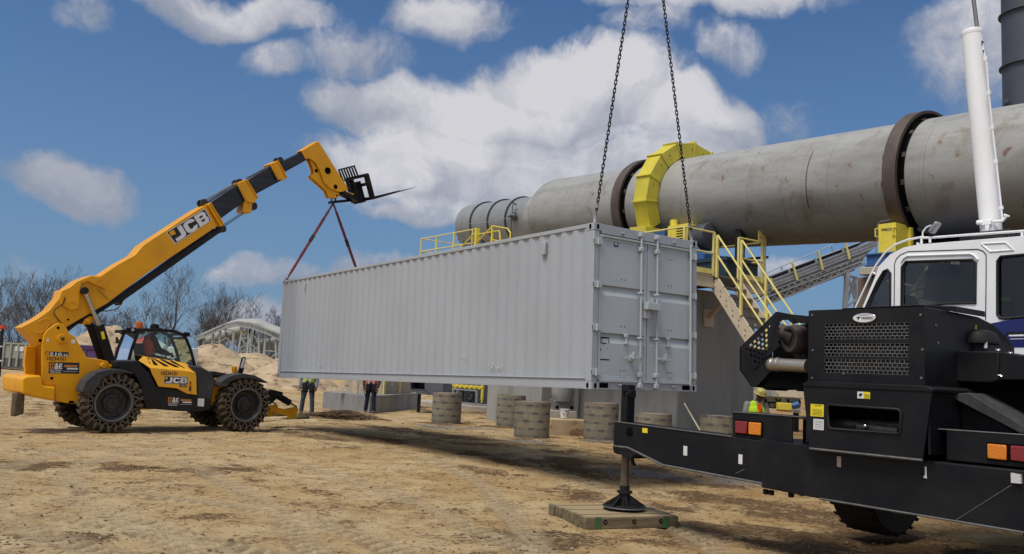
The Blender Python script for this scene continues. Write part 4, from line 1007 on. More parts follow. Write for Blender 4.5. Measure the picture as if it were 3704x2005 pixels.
# wheels
WR=.640
def wheel(x, w0, near=True):
    root=empty('wheel',(0,0,0)); root.parent=tele; root.location=(x,w0,WR)
    s=1 if near else -1; root.rotation_euler=(0,random.uniform(0,6),0 if near else math.pi)
    def tyre(m):
        m.lathe([(.40,.03),(.42,.0),(.60,.02),(.615,.06),(.615,.34),(.60,.38),(.42,.40),(.40,.37),(.40,.03)],(0,0,0),(0,1,0),56)
    t=part('tyre','rubber',root,tyre)
    def lugs(m):
        n=24
        for k in range(n):
            for side in (0,1):
                a=2*math.pi*(k+.5*side)/n; 
                vs=[]
                for (r,) in ((.585,),(WR,)):
                    for (da,w_) in ((-.055,-.012 if r<.6 else .0),(.055,-.012 if r<.6 else .0),(.15,.19),(.04,.19)):
                        ww=w_ if side==0 else .40-w_
                        vs.append((r*math.cos(a+da),ww,r*math.sin(a+da)))
                m.add(vs,[(0,1,2,3),(4,5,6,7),(0,1,5,4),(1,2,6,5),(2,3,7,6),(3,0,4,7)])
                # sidewall shoulder of the lug
                vs=[(r*math.cos(a+da),ww,r*math.sin(a+da)) for r in (.50,.60) for da in (-.05,.05) for ww in ((-.016,.03) if side==0 else (.37,.416))]
                m.add(vs,[(0,1,3,2),(4,5,7,6),(0,1,5,4),(2,3,7,6),(0,2,6,4),(1,3,7,5)])
    part('tread','rubberclay',t,lugs,.008)
    part('sidewall','claygrey',t,lambda m:m.lathe([(.422,-.004),(.53,-.001),(.533,.01),(.422,.01)],(0,0,0),(0,1,0),56))
    def voids(m):
        n=17
        for k in range(2*n):
            a=math.pi*k/n; h=.145; P=lambda r,aa:(r*math.cos(aa),-.010,r*math.sin(aa))
            if k%2: m.add([P(.435,a-h*.8),P(.435,a+h*.8),P(.52,a)],[(0,1,2)])
            else: m.add([P(.525,a-h*.7),P(.525,a+h*.7),P(.44,a)],[(0,1,2)])
    part('tyre_voids','hole',t,voids,smooth=0)
    def rim(m):
        m.lathe([(.41,.0),(.405,-.012),(.37,-.014),(.355,.01),(.34,.012),(.325,.05),(.30,.12),(.20,.135),(.19,.09),(.13,.07),(.12,.04),(.0,.04)],(0,0,0),(0,1,0),44)
        for k in range(10): a=2*math.pi*k/10; m.tube((.245*math.cos(a),.13,.245*math.sin(a)),(.245*math.cos(a),.105,.245*math.sin(a)),.016,n=6)
    part('rim','rimblack',root,rim); part('rim_ring','edge',root,lambda m:m.lathe([(.402,-.014),(.404,-.020),(.372,-.022),(.368,-.012)],(0,0,0),(0,1,0),44))
    return root
wheel(0,0); wheel(3.072,0); wheel(0,2.012,False); wheel(3.072,2.012,False)
part('axle','black',tele,lambda m:(m.tube((0,.3,WR),(0,1.7,WR),.10),m.tube((3.072,.3,WR),(3.072,1.7,WR),.10),m.box((-.2,.7,WR-.2),(.2,1.3,WR+.16)),m.box((2.9,.7,WR-.2),(3.3,1.3,WR+.16))))
# stabiliser leg
def SP(x,y,w_,k='B'): p_=FT.at(k,x,y,w_); return Vector((p_.x,w_,p_.z))
for dw in (0,1.05):
    st = part('stabiliser','yellow',tele,lambda m:(m.prism(shift(tp('U',[(560,930),(690,945),(900,1000),(1100,955),(1145,985),(1140,1040),(1105,1105),(1145,1140),(1140,1165),(960,1190),(925,1185),(975,1130),(690,1050),(560,1020)],.5)),.5+dw,.58+dw),),.012)
    part('stabiliser_ram','black',st,lambda m:(m.beam(SP(628,690,.5,'U')+Vector((0,dw,0)),SP(830,740,.5,'U')+Vector((0,dw,0)),.16,.14),m.tube(SP(740,740,.5,'U')+Vector((0,dw,0)),SP(985,885,.5,'U')+Vector((0,dw,0)),.085),m.beam(SP(560,700,.5,'U')+Vector((0,dw,0)),SP(680,860,.5,'U')+Vector((0,dw,0)),.12,.25)),.012)
    part('ram_rod','chrome',st,lambda m:m.tube(SP(985,885,.5,'U')+Vector((0,dw,0)),SP(1110,955,.5,'U')+Vector((0,dw,0)),.026))
    part('foot_pad','woodend',st,lambda m:m.prism(tp('U',[(930,1185),(1345,1175),(1345,1130),(1145,1130),(1100,1165)],.4),.4+dw,.8+dw),.008)
# mirror on the front
mr=part('mirror','black',tele,lambda m:(m.beam(SP(1858,660,.6),SP(1878,600,.6),.10,.10),m.beam(SP(1870,620,.55),SP(1885,560,.55),.04,.05)),.008)
part('mirror_head','signwhite',mr,lambda m:m.prism(tp('B',[(1868,600),(1890,530),(1902,528),(1900,555),(1880,610)],.52),.52,.53),.003)
part('mirror_shell','black',mr,lambda m:m.prism(tp('B',[(1858,625),(1882,525),(1900,517),(1912,525),(1905,560),(1885,615)],.54),.54,.60),.01)
part('headlamp','yellow',tele,lambda m:m.prism(tp('B',[(1818,595),(1840,590),(1845,640),(1822,645)],.7),.7,.85),.01)
# rear hitch with mud flap
part('rear_hitch','black',tele,lambda m:(m.box(SP(150,735,.9),SP(190,815,1.1)),m.tube(SP(165,740,.7),SP(165,740,1.3),.02)),.01)
part('mud_flap','rubberclay',tele,lambda m:m.prism(tp('B',[(125,800),(195,820),(185,960),(110,985)],.45),.45,.75),.02)
# cab --------------------------------------------------------------
cw0, cw1 = 1.10, 1.98
cabpath=[(1070,775),(1130,560),(1195,380),(1240,270),(1290,232),(1360,218),(1600,215),(1900,245),(2040,300),(2105,370),(2190,580),(2265,870)]
loc_=[FT.at('S',x,y,cw0) for x,y in cabpath]
cab = empty('cab',(0,0,0)); cab.parent=tele
cf=part('cab_frame','blacktrim',cab,lambda m:([m.path([(p_.x,w_,p_.z) for p_ in loc_],.038,8) for w_ in (cw0,cw1)],
   [m.tube((loc_[i].x,cw0,loc_[i].z),(loc_[i].x,cw1,loc_[i].z),.03) for i in (3,5,8,9)],
   m.beam((loc_[5].x,(cw0+cw1)/2,loc_[5].z+.0),(loc_[7].x,(cw0+cw1)/2,loc_[7].z-.0),cw1-cw0,.03),
   m.beam((loc_[4].x,(cw0+cw1)/2,loc_[4].z-.02),(loc_[5].x,(cw0+cw1)/2,loc_[5].z-.0),cw1-cw0,.03)))
part('door_pillar','blacktrim',cab,lambda m:(m.beam(SP(1290,260,cw1,'S')+Vector((.25,0,0)),SP(1250,700,cw1,'S')+Vector((.25,0,0)),.06,.07),))
def sidew(w_): return [(p_.x,w_,p_.z) for p_ in loc_]
part('side_window','glass',cab,lambda m:m.add(sidew(cw0),[tuple(range(12))]),smooth=0)
part('side_window','glass',cab,lambda m:m.add(sidew(cw1),[tuple(range(12))]),smooth=0)
part('windscreen','glass',cab,lambda m:m.add([(loc_[i].x,w_,loc_[i].z) for i in (9,10,11) for w_ in (cw0+.05,cw1-.05)],[(0,1,3,2),(2,3,5,4)]),smooth=0)
part('rear_window','glass',cab,lambda m:m.add([(loc_[i].x,w_,loc_[i].z) for i in (0,1,3) for w_ in (cw0+.05,cw1-.05)],[(0,1,3,2),(2,3,5,4)]),smooth=0)
fl=loc_[0].z
part('cab_body','blacktrim',cab,lambda m:m.box((loc_[0].x-.02,cw0+.02,.75),(loc_[11].x-.05,cw1-.02,fl-.10)),.02)
part('seat','cloth',cab,lambda m:(m.box((1.02,1.32,fl-.1),(1.5,1.78,fl+.02)),m.beam((1.06,1.55,fl),(.95,1.55,fl+.42),.44,.10,up=(1,0,0))),.04)
part('steering_wheel','blacktrim',cab,lambda m:(m.lathe([(.17,0),(.185,.012),(.17,.024),(.155,.012),(.17,0)],(1.88,1.55,fl+.12),(-.5,0,1),24),m.tube((2.05,1.55,fl-.1),(1.88,1.55,fl+.12),.025)))
bc=FT.at('S',1255,190,1.35)
part('beacon','orange',cab,lambda m:(m.lathe([(.085,0),(.085,.10),(.078,.14),(.05,.155),(0,.157)],(bc.x,1.35,bc.z),(0,0,1),20)))
part('beacon_base','blacktrim',cab,lambda m:(m.tube((bc.x,1.35,bc.z-.05),(bc.x,1.35,bc.z),.09),m.box((bc.x-.35,1.15,bc.z-.13),(bc.x+.08,1.9,bc.z-.06))),.01)
def lamps(m):
    for x,y,w_ in ((975,255,1.2),(1060,225,1.3),(1145,215,1.2)): p_=FT.at('S',x,y,w_); m.box((p_.x-.05,w_-.05,p_.z-.06),(p_.x+.05,w_+.06,p_.z+.05))
    p_=FT.at('S',2110,295,1.1); m.tube((p_.x-.06,1.1,p_.z),(p_.x+.08,1.1,p_.z),.05)
    m.tube((bc.x-.45,1.6,bc.z-.12),(bc.x+.1,1.6,bc.z-.07),.02)
part('work_lamp','black',cab,lamps,.01)
part('lamp_lens','clearlens',cab,lambda m:[m.disc((FT.at('S',1145,215,1.15).x,1.145,FT.at('S',1145,215,1.15).z),(0,-1,0),.035,.006)])
part('rear_mirror','rubberclay',cab,lambda m:(m.prism(tp('S',[(850,360),(870,335),(905,400),(915,460),(850,462)],1.0),1.0,1.06),m.tube(SP(900,500,1.05,'S'),SP(960,300,1.1,'S'),.012)),.01)
# lettering and stickers ---------------------------------------------
def sticker(name, mat, par, k, pts, d, t=.003):
    q=tp(k,pts,d); return part(name,mat,par,lambda m:m.prism(q,d-t,d-.0005),smooth=0)
def label(s, mat, par, k, a, b_, c, d, bold=.02, name='lettering', lift=.006):
    """a lower left, b lower right, c upper left, picture points on plane y=d"""
    A_=FT.at(k,*a,d); B_=FT.at(k,*b_,d); C_=FT.at(k,*c,d)
    ux=B_-A_; ux.y=0; uz=Vector((-ux.z,0,ux.x)); h=abs((C_-A_).dot(uz.normalized()))
    return text(name,s,mat,par,Vector((A_.x,d,A_.z)),ux,uz,h,ux.length,bold,lift)
dB=wN
def logo(par,k,a,b_,c,d,lift):
    A_=FT.at(k,*a,d);B_=FT.at(k,*b_,d);C_=FT.at(k,*c,d); ux=Vector((B_.x-A_.x,0,B_.z-A_.z)); L_=ux.length; ux.normalize(); uz=Vector((-ux.z,0,ux.x)); h=(C_-A_).dot(uz)
    o_=Vector((A_.x,0,A_.z)); sl=.08
    def P(x,y): q=o_+ux*(L_*x)+uz*(h*y)+ux*(0*y); return (q.x,q.z)
    def arc(cx,cy,rx,ry,a0,a1,n=10): return [(cx+rx*math.cos(R(a0+(a1-a0)*i/n)),cy+ry*math.sin(R(a0+(a1-a0)*i/n))) for i in range(n+1)]
    J=[(.19,1),(.31,1),(.31,.30)]+arc(.19,.30,.12,.30,0,-90)+[(.06,0),(.0,.0),(.0,.27),(.13,.27)]+arc(.15,.36,.04,.09,-90,0)
    Cc=[(.66,.68),(.66,.78)]+arc(.54,.72,.12,.28,10,90)+arc(.46,.72,.12,.28,90,180)+arc(.46,.28,.12,.28,180,270)+arc(.54,.28,.12,.28,270,350)+[(.66,.34),(.55,.34)]+arc(.52,.34,.03,.09,-20,-90)+arc(.48,.36,.03,.11,270,180)+arc(.48,.64,.03,.11,180,90)+arc(.52,.66,.03,.09,90,20)+[(.55,.68)]
    Bb=[(.69,0),(.69,1)]+arc(.89,.74,.10,.26,90,-30)+arc(.89,.28,.11,.28,40,-90)
    for nm,pl in (('letter_j',J),('letter_c',Cc),('letter_b',Bb)):
        part('lettering','signwhite',par,lambda m:m.prism([P(*q_) for q_ in pl],d-lift,d-lift+.003),smooth=0)
    for y0,y1 in ((.60,.76),(.24,.42)):
        part('lettering_counter','signblack',par,lambda m:m.prism([P(.80,y0),P(.885,y0),P(.90,(y0+y1)/2),P(.885,y1),P(.80,y1)],d-lift-.003,d-lift-.0005),smooth=0)
sb=sticker('boom_sticker','signwhite',bo,'A',[(987,640),(1215,500),(1255,568),(1040,712)],dB-.001,.003)
sticker('sticker_field','signblack',bo,'A',[(992,641),(1213,505),(1249,567),(1042,706)],dB-.001,.005)
logo(bo,'A',(1050,697),(1247,571),(1016,632),dB,.008)
sticker('logo_square','yellow',bo,'A',[(1002,640),(1030,626),(1043,650),(1015,662)],dB,.010)
sticker('side_sticker','signwhite',hdo,'S',[(1710,1048),(2138,1062),(2136,1195),(1708,1183)],.099,.002)
sticker('sticker_field','signblack',hdo,'S',[(1715,1053),(2133,1067),(2131,1190),(1713,1178)],.099,.004)
logo(hdo,'S',(1738,1172),(2118,1180),(1738,1068),.10,.007)
sticker('logo_square','yellow',hdo,'S',[(1728,1070),(1772,1070),(1772,1108),(1728,1108)],.098,.009)
label('10234101','signblack',hdo,'S',(1655,1030),(1942,1038),(1655,960),.099,.02,lift=.004)
sticker('tier_sticker','signblack',hdo,'S',[(1988,1195),(2118,1200),(2116,1246),(1986,1241)],.099,.003)
label('T4 F','signwhite',hdo,'S',(2000,1236),(2105,1240),(2000,1206),.096,.01,lift=.003)
def lever(m): m.prism(tp('S',[(2172,1150),(2200,1150),(2192,1320),(2162,1320)],.09),.085,.098)
part('hood_latch','signblack',hdo,lever,.004)
part('latch_lamp','orange',hdo,lambda m:m.prism(tp('S',[(2172,1180),(2196,1180),(2194,1240),(2170,1240)],.085),.080,.085),.002)
sticker('model_sticker','signblack',ch_,'M',[(418,942),(628,950),(628,990),(416,975)],.5)
label('510','signwhite',ch_,'M',(455,980),(565,985),(455,949),.497,.03,lift=.003)
label('-56','signwhite',ch_,'M',(568,985),(622,988),(568,962),.497,.02,lift=.003)
sticker('logo_square','yellow',ch_,'M',[(424,948),(450,949),(450,976),(424,974)],.497)
label('10234101','signblack',ch_,'M',(428,1024),(600,1030),(428,990),.499,.02,lift=.003)
def hire(par, k, x0,y0,x1,y1,x2,y2,x3,y3, d, field=True):
    """hire-company sticker: corners TL TR BR BL"""
    def P(u,v_):
        return (x0+(x1-x0)*u+((x3-x0)+((x2-x1)-(x3-x0))*u)*v_, y0+(y1-y0)*u+((y3-y0)+((y2-y1)-(y3-y0))*u)*v_)
    if field: sticker('hire_sticker','signblack',par,k,[P(0,0),P(1,0),P(1,1),P(0,1)],d)
    e=d-.003
    sticker('print_block','signorange',par,k,[P(.03,.08),P(.20,.08),P(.20,.60),P(.03,.60)],e,.002)
    label('H','signblack',par,k,P(.07,.55),P(.17,.55),P(.07,.12),e-.002,.02,lift=.002)
    label('&','signwhite',par,k,P(.19,.62),P(.33,.62),P(.19,.08),e,.03,lift=.004)
    label('E','signwhite',par,k,P(.33,.58),P(.44,.58),P(.33,.12),e,.03,lift=.004)
    label('EQUIPMENT','signwhite',par,k,P(.03,.80),P(.44,.80),P(.03,.66),e,.01,lift=.003)
    label('SERVICES','signwhite',par,k,P(.05,.97),P(.40,.97),P(.05,.83),e,.01,lift=.003)
    sticker('print_bar','signorange',par,k,[P(.52,.22),P(.95,.22),P(.92,.42),P(.50,.42)],e,.002)
    sticker('print_bar','signwhite',par,k,[P(.60,.48),P(.97,.48),P(.95,.64),P(.60,.64)],e,.002)
    sticker('print_bar','reflect',par,k,[P(.48,.78),P(.95,.78),P(.95,.83),P(.48,.83)],e,.002)
hire(ch_,'M',447,1038,728,1046,724,1146,445,1142,.5)
lp=[o for o in tele.children if o.name.startswith('lower_panel')][0]
hire(lp,'B',1300,825,1497,835,1495,902,1298,900,.12,False)
sticker('notice_sticker','signwhite',lp,'B',[(1536,840),(1587,843),(1582,904),(1534,900)],.12)
sticker('data_sticker','signwhite',ch_,'M',[(430,822),(448,825),(446,855),(428,852)],.5)
# ------------------------------------------------------------------ driver
# driver
fl_=fl
person(FT,'person in an orange vest and dark cap seated at the controls inside the handler cab',
  dict(pelvis=(1.22,1.55,fl_+.10),chest=(1.22,1.55,fl_+.42),neck=(1.25,1.55,fl_+.62),head=(1.31,1.53,fl_+.78),look=(1,-.25,.10),
   shL=(1.24,1.74,fl_+.56),elL=(1.38,1.80,fl_+.30),wrL=(1.66,1.68,fl_+.22),shR=(1.24,1.36,fl_+.56),elR=(1.38,1.30,fl_+.30),wrR=(1.66,1.42,fl_+.22),
   hipL=(1.28,1.65,fl_+.08),knL=(1.70,1.68,fl_+.02),anL=(1.78,1.68,fl_-.38),hipR=(1.28,1.45,fl_+.08),knR=(1.70,1.42,fl_+.02),anR=(1.78,1.42,fl_-.38)),
  'cloth','orangevest','jeansdark','leather','skindark',
  extras=lambda root,V,look,sd:part('cap','cloth',root,lambda m:(m.lathe([(.108,0),(.105,.05),(.08,.095),(0,.11)],V['head']+Vector((0,0,.03)),(0,0,1),20),m.sphere(V['head']+look*.11+Vector((0,0,.03)),.06,6,(1.2,1,.12)))))
# ------------------------------------------------------------------ mobile crane
cr = empty('mobile_crane', FK, 'black and white rough terrain crane standing on its outriggers at the right of the yard', 'crane')
kp = FK.poly; ka = FK.at
def KP(k,x,y,d): p_=ka(k,x,y,d); return Vector((p_.x,d,p_.z))
# rear outrigger beam: housing and sliding beam
zt1=ka('J',1590,490,0).z; zt0=ka('J',690,376,0).z; zb1=ka('J',1830,850,0).z; zb2=ka('F',1393,1295,0).z; ztr=ka('F',1393,1015,0).z
inner = kp('J',[(682,372),(1590,490),(2128,565)],0)+[(kp('J',[(2128,565)],0)[0][0]+1.0,zt1-.02),(kp('J',[(2128,565)],0)[0][0]+1.0,zb1)]+kp('J',[(1830,852),(1060,706),(790,574),(676,560)],0)
beam_=part('outrigger_beam','black',cr,lambda m:m.prism(inner,0,.34),.01)
hs = kp('F',[(190,868),(460,905),(930,965),(1393,1013)],-.02); xr=6.4
hous = hs+[(xr,hs[-1][1]-.0),(xr,zb2)]+kp('F',[(1393,1296),(460,1141),(196,1090)],-.02)
part('beam_housing','black',cr,lambda m:m.prism(hous,-.03,.62),.012)
part('edge_strip','edge',cr,lambda m:(m.path([KP('J',a,b,-.02) for a,b in ((676,560),(790,574),(1060,708),(1830,852))],.013,6),m.path([KP('F',a,b,-.04) for a,b in ((460,1141),(1393,1296))],.010,6),m.path([KP('J',a,b,-.004) for a,b in ((684,372),(1590,489))],.008,6),
    m.box((KP('J',690,376,0).x,.01,zt0+.001),(KP('J',1590,489,0).x,.33,zt0+.004)) if False else m))
part('underside_bracket','black',cr,lambda m:(m.prism(kp('J',[(1815,845),(1850,880),(1935,900),(2050,915),(2128,950),(2128,890)],.05),.05,.5),[m.tube(KP('F',x,y,.2),KP('F',x,y,.2)+Vector((0,0,-.05)),.03) for x,y in ((215,1098),(240,1102),(330,1112))]),.01)
# jack
jx=(ka('J',738,380,.17).x+ka('J',832,380,.17).x)/2
def JP(x,y,d=.17): return KP('J',x,y,d)
pt=JP(787,88)
jtop=pt.z; jl=JP(735,640).z; jb=JP(770,945).z
jr=.062
jk=part('jack_tube','black',cr,lambda m:(m.box((jx-jr,.17-jr,JP(735,640).z+.03),(jx+jr,.17+jr,jtop)),m.box((jx-jr+.03,.17-jr,jtop-.06),(jx+jr*1.7,.17+jr*.6,jtop-.16)),m.tube((jx+jr*.9,.1,jtop-.1),(jx+jr*.9,.1,jtop-.85),.02)),.01)
part('jack_collar','black',cr,lambda m:(m.prism(kp('J',[(672,560),(790,575),(850,610),(862,630),(825,635),(820,660),(755,655),(740,630),(700,625),(676,610)],-.02),-.02,.36),m.beam(JP(820,650,.1),JP(830,705,.1),.04,.04),m.beam(JP(820,700,.1),JP(848,705,.1),.04,.03)),.01)
LG=.054
lx_=(JP(803,900).x+JP(728,900).x)/2
part('jack_leg','legsteel',cr,lambda m:m.tube((lx_,.17,jb),(lx_,.17,jl+.1),LG,n=24))
PT=.145   # top of the timber mat
def pad(m):
    m.lathe([(.255,.0),(.262,.010),(.258,.024),(.20,.030),(.075,.034),(.070,.15),(.072,.17),(.095,.175),(.095,.20),(.06,.205),(.06,.26)],(lx_,.17,PT),(0,0,1),36)
    for k in range(8):
        a=2*math.pi*k/8+.2; u_=Vector((math.cos(a),math.sin(a),0)); c_=Vector((lx_,.17,PT)); n_=u_.cross(Vector((0,0,1)))*.007
        T=[c_+u_*.06+Vector((0,0,.155)),c_+u_*.235+Vector((0,0,.045)),c_+u_*.245+Vector((0,0,.024)),c_+u_*.06+Vector((0,0,.024))]
        m.add([t+n_ for t in T]+[t-n_ for t in T],[(0,1,2,3),(7,6,5,4),(0,4,5,1),(1,5,6,2)])
part('jack_pad','blacktrim',cr,pad,smooth=0)
part('pad_rim','edge',cr,lambda m:m.lathe([(.263,.004),(.268,.010),(.263,.018)],(lx_,.17,PT),(0,0,1),36))
part('beam_hole','hole',cr,lambda m:m.disc(KP('J',803,453,-.001),(0,-1,0),.055,.004,18),smooth=0)
def st(name,mat_,k,pts,d,t=.003): 
    q_=kp(k,pts,d); return part(name,mat_,cr,lambda m:m.prism(q_,d-t,d-.0005),smooth=0)
st('warning_sticker','signyellow','J',[(902,422),(942,425),(942,462),(902,458)],0)
st('white_marker','signwhite','J',[(1219,560),(1248,563),(1247,636),(1218,632)],0)
st('white_marker','signwhite','J',[(1643,625),(1673,628),(1671,702),(1642,698)],0)
st('white_marker','beigebox','F',[(540,947),(559,949),(558,998),(540,994)],-.03)
st('white_marker','signwhite','F',[(941,995),(948,995),(950,1050),(933,1044),(942,1030)],-.03)
st('clear_lamp','clearlens','F',[(1340,1022),(1384,1030),(1388,1072),(1342,1068)],-.03,.03)
part('scratch','edge',cr,lambda m:(m.path([KP('F',1085,1238,-.032),KP('F',1335,1080,-.032)],.004,4),m.path([KP('J',1620,775,-.002),KP('J',1688,740,-.002)],.005,4)))
# tail lamp brackets
q=kp('F',[(62,746),(335,770),(335,886),(62,860)],.03)
def lampbox(m):
    m.prism(q,.03,.05); zt=max(z for x,z in q); x0=q[0][0]; x1=q[1][0]; m.box((x0,.03,zt-.012),(x1+.35,.45,zt+.004)); m.box((x0,.05,q[2][1]),(x0+.02,.45,zt-.012)); m.box((x1,.2,q[2][1]),(x1+.35,.22,zt-.02))
lb=part('lamp_bracket','black',cr,lampbox,.006)
def lampc(k,a,b_,mat_,nm,d,par):
    (x0,y0),(x1,y1)=a,b_; A_=KP(k,x0,y0,d); B_=KP(k,x1,y1,d)
    part('lamp_surround','hole',par,lambda m:m.box((A_.x-.012,d-.012,A_.z+.012),(B_.x+.012,d-.001,B_.z-.012)),.008)
    return part(nm,mat_,par,lambda m:m.box((A_.x,d-.03,A_.z),(B_.x,d-.008,B_.z)),.014,seg=3)
lampc('Q',(918,955),(1150,1232),'redlens','tail_lamp',.03,lb); lampc('Q',(1185,985),(1432,1262),'amberlens','tail_lamp',.03,lb)
q2=kp('F',[(1038,826),(1393,852),(1393,1000),(1038,965)],.03)
lb2=part('lamp_bracket','black',cr,lambda m:(m.prism(q2+[],.03,.05),m.box((q2[1][0]-.01,.03,q2[2][1]),(q2[1][0]+.5,.05,q2[1][1])),m.box((q2[0][0]-.3,.04,q2[0][1]-.01),(q2[1][0]+.5,.4,q2[0][1]+.002)),m.box((q2[0][0],.05,q2[3][1]),(q2[0][0]+.015,.4,q2[0][1]-.01))),.006)
lampc('F',(1231,889),(1320,967),'amberlens','tail_lamp',.03,lb2); lampc('F',(1336,897),(1424,976),'redlens','tail_lamp',.03,lb2)
part('edge_strip','edge',cr,lambda m:(m.path([KP('F',62,745,.025),KP('F',410,771,.025)],.005,4),m.path([KP('F',955,820,.03),KP('F',1393,850,.03),KP('F',1393,850,.03)+Vector((.4,0,0))],.006,4),m.path([KP('F',415,912,-.13),KP('F',930,966,-.13)],.012,6)))
# lower guard panel with the oval slot
D1=-.12
outer_=kp('F',[(383,615),(975,640),(930,965),(413,910)],D1); op=kp('F',[(497,722),(508,712),(820,733),(832,745),(828,842),(818,845),(515,822),(503,812)],D1)
def slotpanel(m):
    o=outer_; i=op
    # frame of faces round the slot
    def F(pts): m.prism(pts,D1,D1+.02)
    tl,tr_,br,bl=o
    F([tl,tr_,i[3],i[2],i[1],i[0]]); F([tr_,br,i[5],i[4],i[3]]); F([br,bl,i[7],i[6],i[5]]); F([bl,tl,i[0],i[7]])
    m.box((tr_[0]-.03,D1+.02,br[1]+.05),(tr_[0]-.05,.9,tr_[1])); m.box((tl[0]+.05,D1+.02,bl[1]+.05),(tl[0]+.03,.5,tl[1]))
part('guard_panel','black',cr,slotpanel,0,smooth=0)
part('slot_rim','blacktrim',cr,lambda m:m.path([Vector((x,D1-.004,z)) for x,z in op],.012,6,closed=True))
part('slot_interior','hole',cr,lambda m:m.box((op[0][0]-.1,.25,op[6][1]-.1),(op[3][0]+.1,.28,op[2][1]+.1)))
part('counterweight_pipe','rimblack',cr,lambda m:(m.tube((op[6][0]-.1,.05,op[6][1]+.04),(op[4][0]+.1,.05,op[4][1]+.05),.055,n=16),m.tube(KP('F',640,815,0),KP('F',825,838,0),.05)))
part('grease_fitting','chrome',cr,lambda m:m.sphere(KP('F',669,810,-.07),.022,7))
st('warning_sticker','signyellow','F',[(420,708),(480,712),(479,768),(419,764)],D1)
st('white_sticker','signwhite','F',[(433,776),(480,780),(479,829),(432,824)],D1)
st('warning_sticker','signyellow','F',[(660,653),(691,655),(691,686),(660,684)],D1)
st('pictogram','signwhite','F',[(633,652),(660,653),(660,684),(633,683)],D1)
def picto(m):
    for x,y,r in ((645,668,.012),(652,664,.008)): m.disc(KP('F',x,y,D1-.004),(0,-1,0),r,.001,10)
    for a in range(4): m.beam(KP('F',645,668,D1-.004),KP('F',645+9*math.cos(a*1.6),668+11*math.sin(a*1.6),D1-.004),.002,.005)
    for k in range(5): 
        a=KP('F',427,733+k*6,D1-.0045); b_=KP('F',472,736+k*6,D1-.0045); m.beam(a,b_,.001,.002)
        a=KP('F',438,785+k*8,D1-.0045); b_=KP('F',474,788+k*8,D1-.0045); m.beam(a,b_,.001,.002)
    for k in range(4):
        a=KP('F',664,665+k*5,D1-.0045); b_=KP('F',688,667+k*5,D1-.0045); m.beam(a,b_,.001,.002)
part('sticker_print','signblack',cr,picto,smooth=0)
def tx(s,k,a,b_,c,d,mat_='signblack',bold=.02,par=cr,name='lettering',fr=FK,lift=.006):
    A_=fr.at(k,*a,d);B_=fr.at(k,*b_,d);C_=fr.at(k,*c,d); ux=Vector((B_.x-A_.x,0,B_.z-A_.z)); uz=Vector((-ux.z,0,ux.x)); h=abs((C_-A_).dot(uz.normalized()))
    return text(name,s,mat_,par,Vector((A_.x,d,A_.z)),ux,uz,h,ux.length,bold,lift)
tx('CAUTION','F',(438,717),(472,719),(438,712),D1)
# engine hood with grille
D2=-.06; gb=kp('F',[(410,283),(938,262),(948,626),(403,604)],D2)
xl,xrr=gb[0][0],gb[1][0]; zt_=gb[0][1]; zb_=gb[3][1]
# slots of the brick-pattern grille are cut through the front sheet
rowsY=[(340,412,4),(432,492,3),(505,570,3)]
def grille(m):
    x0,x1=ka('F',484,400,D2).x,ka('F',868,400,D2).x
    bands=[]
    for (ya,yb,n_) in ((340,413,5),(432,493,4),(504,571,4)):
        za=(ka('F',484,ya,D2).z+ka('F',868,ya,D2).z)/2; zb=(ka('F',484,yb,D2).z+ka('F',868,yb,D2).z)/2; bands.append((za,zb,n_))
    m.box((xl,D2,zb_),(x0,D2+.012,zt_)); m.box((x1,D2,zb_),(xrr,D2+.012,zt_))
    edges=[zt_]+[e for b in bands for e in b[:2]]+[zb_]
    for k in range(0,len(edges),2): m.box((x0,D2,edges[k+1]),(x1,D2+.012,edges[k]))
    m.mat(1)
    for za,zb,n_ in bands:
        rh=(za-zb)/n_; nc=19; cw=(x1-x0)/nc
        for r_ in range(n_+1): m.box((x0,D2+.001,za-r_*rh-.003),(x1,D2+.007,za-r_*rh+.003))
        for r_ in range(n_):
            for c_ in range(nc+1):
                xx=x0+c_*cw+(.5*cw if r_%2 else 0)
                if xx<x1: m.box((xx-.003,D2+.0015,za-(r_+1)*rh),(xx+.003,D2+.0065,za-r_*rh))
    m.mat(0)
hd2=part('engine_hood',['black','edge'],cr,grille,.0)
part('radiator',['boomdark','rubberclay'],cr,lambda m:(m.box((xl+.03,D2+.10,zb_+.03),(xrr-.03,D2+.12,zt_-.05)),m.mat(1),[m.box((xl+.5+.17*k,D2+.09,zb_+.08),(xl+.515+.17*k,D2+.099,zt_-.1)) for k in range(2)]))
sidept=[(938,262),(1100,293),(1190,312),(1255,345),(1315,400),(1352,450)]
def atx(k,x,y,X): p_=FK.atx(k,x,y,X); return (p_.y,p_.z)
sd_=[atx('F',x,y,xrr) for x,y in sidept]
def hoodbody(m):
    i0=len(m.v); pr=sd_+[(sd_[-1][0],zb_-.2),(D2+.013,zb_-.2)]; pr[0]=(D2+.013,sd_[0][1])
    n_=len(pr); v=[(xrr,y,z) for y,z in pr]+[(xl,y,z) for y,z in pr]
    m.add(v,[tuple(range(n_-1,-1,-1)),tuple(range(n_,2*n_))]+[(k,(k+1)%n_,n_+(k+1)%n_,n_+k) for k in range(n_) if k!=n_-1])
part('hood_shell','black',cr,hoodbody,.015)
part('hood_vent','black',cr,lambda m:(m.prism(kp('F',[(563,272),(900,256),(1080,262),(1080,290),(985,270),(938,262),(563,277)],.35),.35,.9)),.01)
part('hood_bolts','edge',cr,lambda m:[m.disc(KP('F',x,y,D2-.001),(0,-1,0),.012,.006,8) for x,y in ((428,303),(922,302),(430,463),(930,460),(925,590),(428,590),(570,570))]+[m.disc((xrr+.001,y,z),(1,0,0),.012,.006,8) for y,z in (atx('F',990,350,xrr),atx('F',1000,430,xrr))])
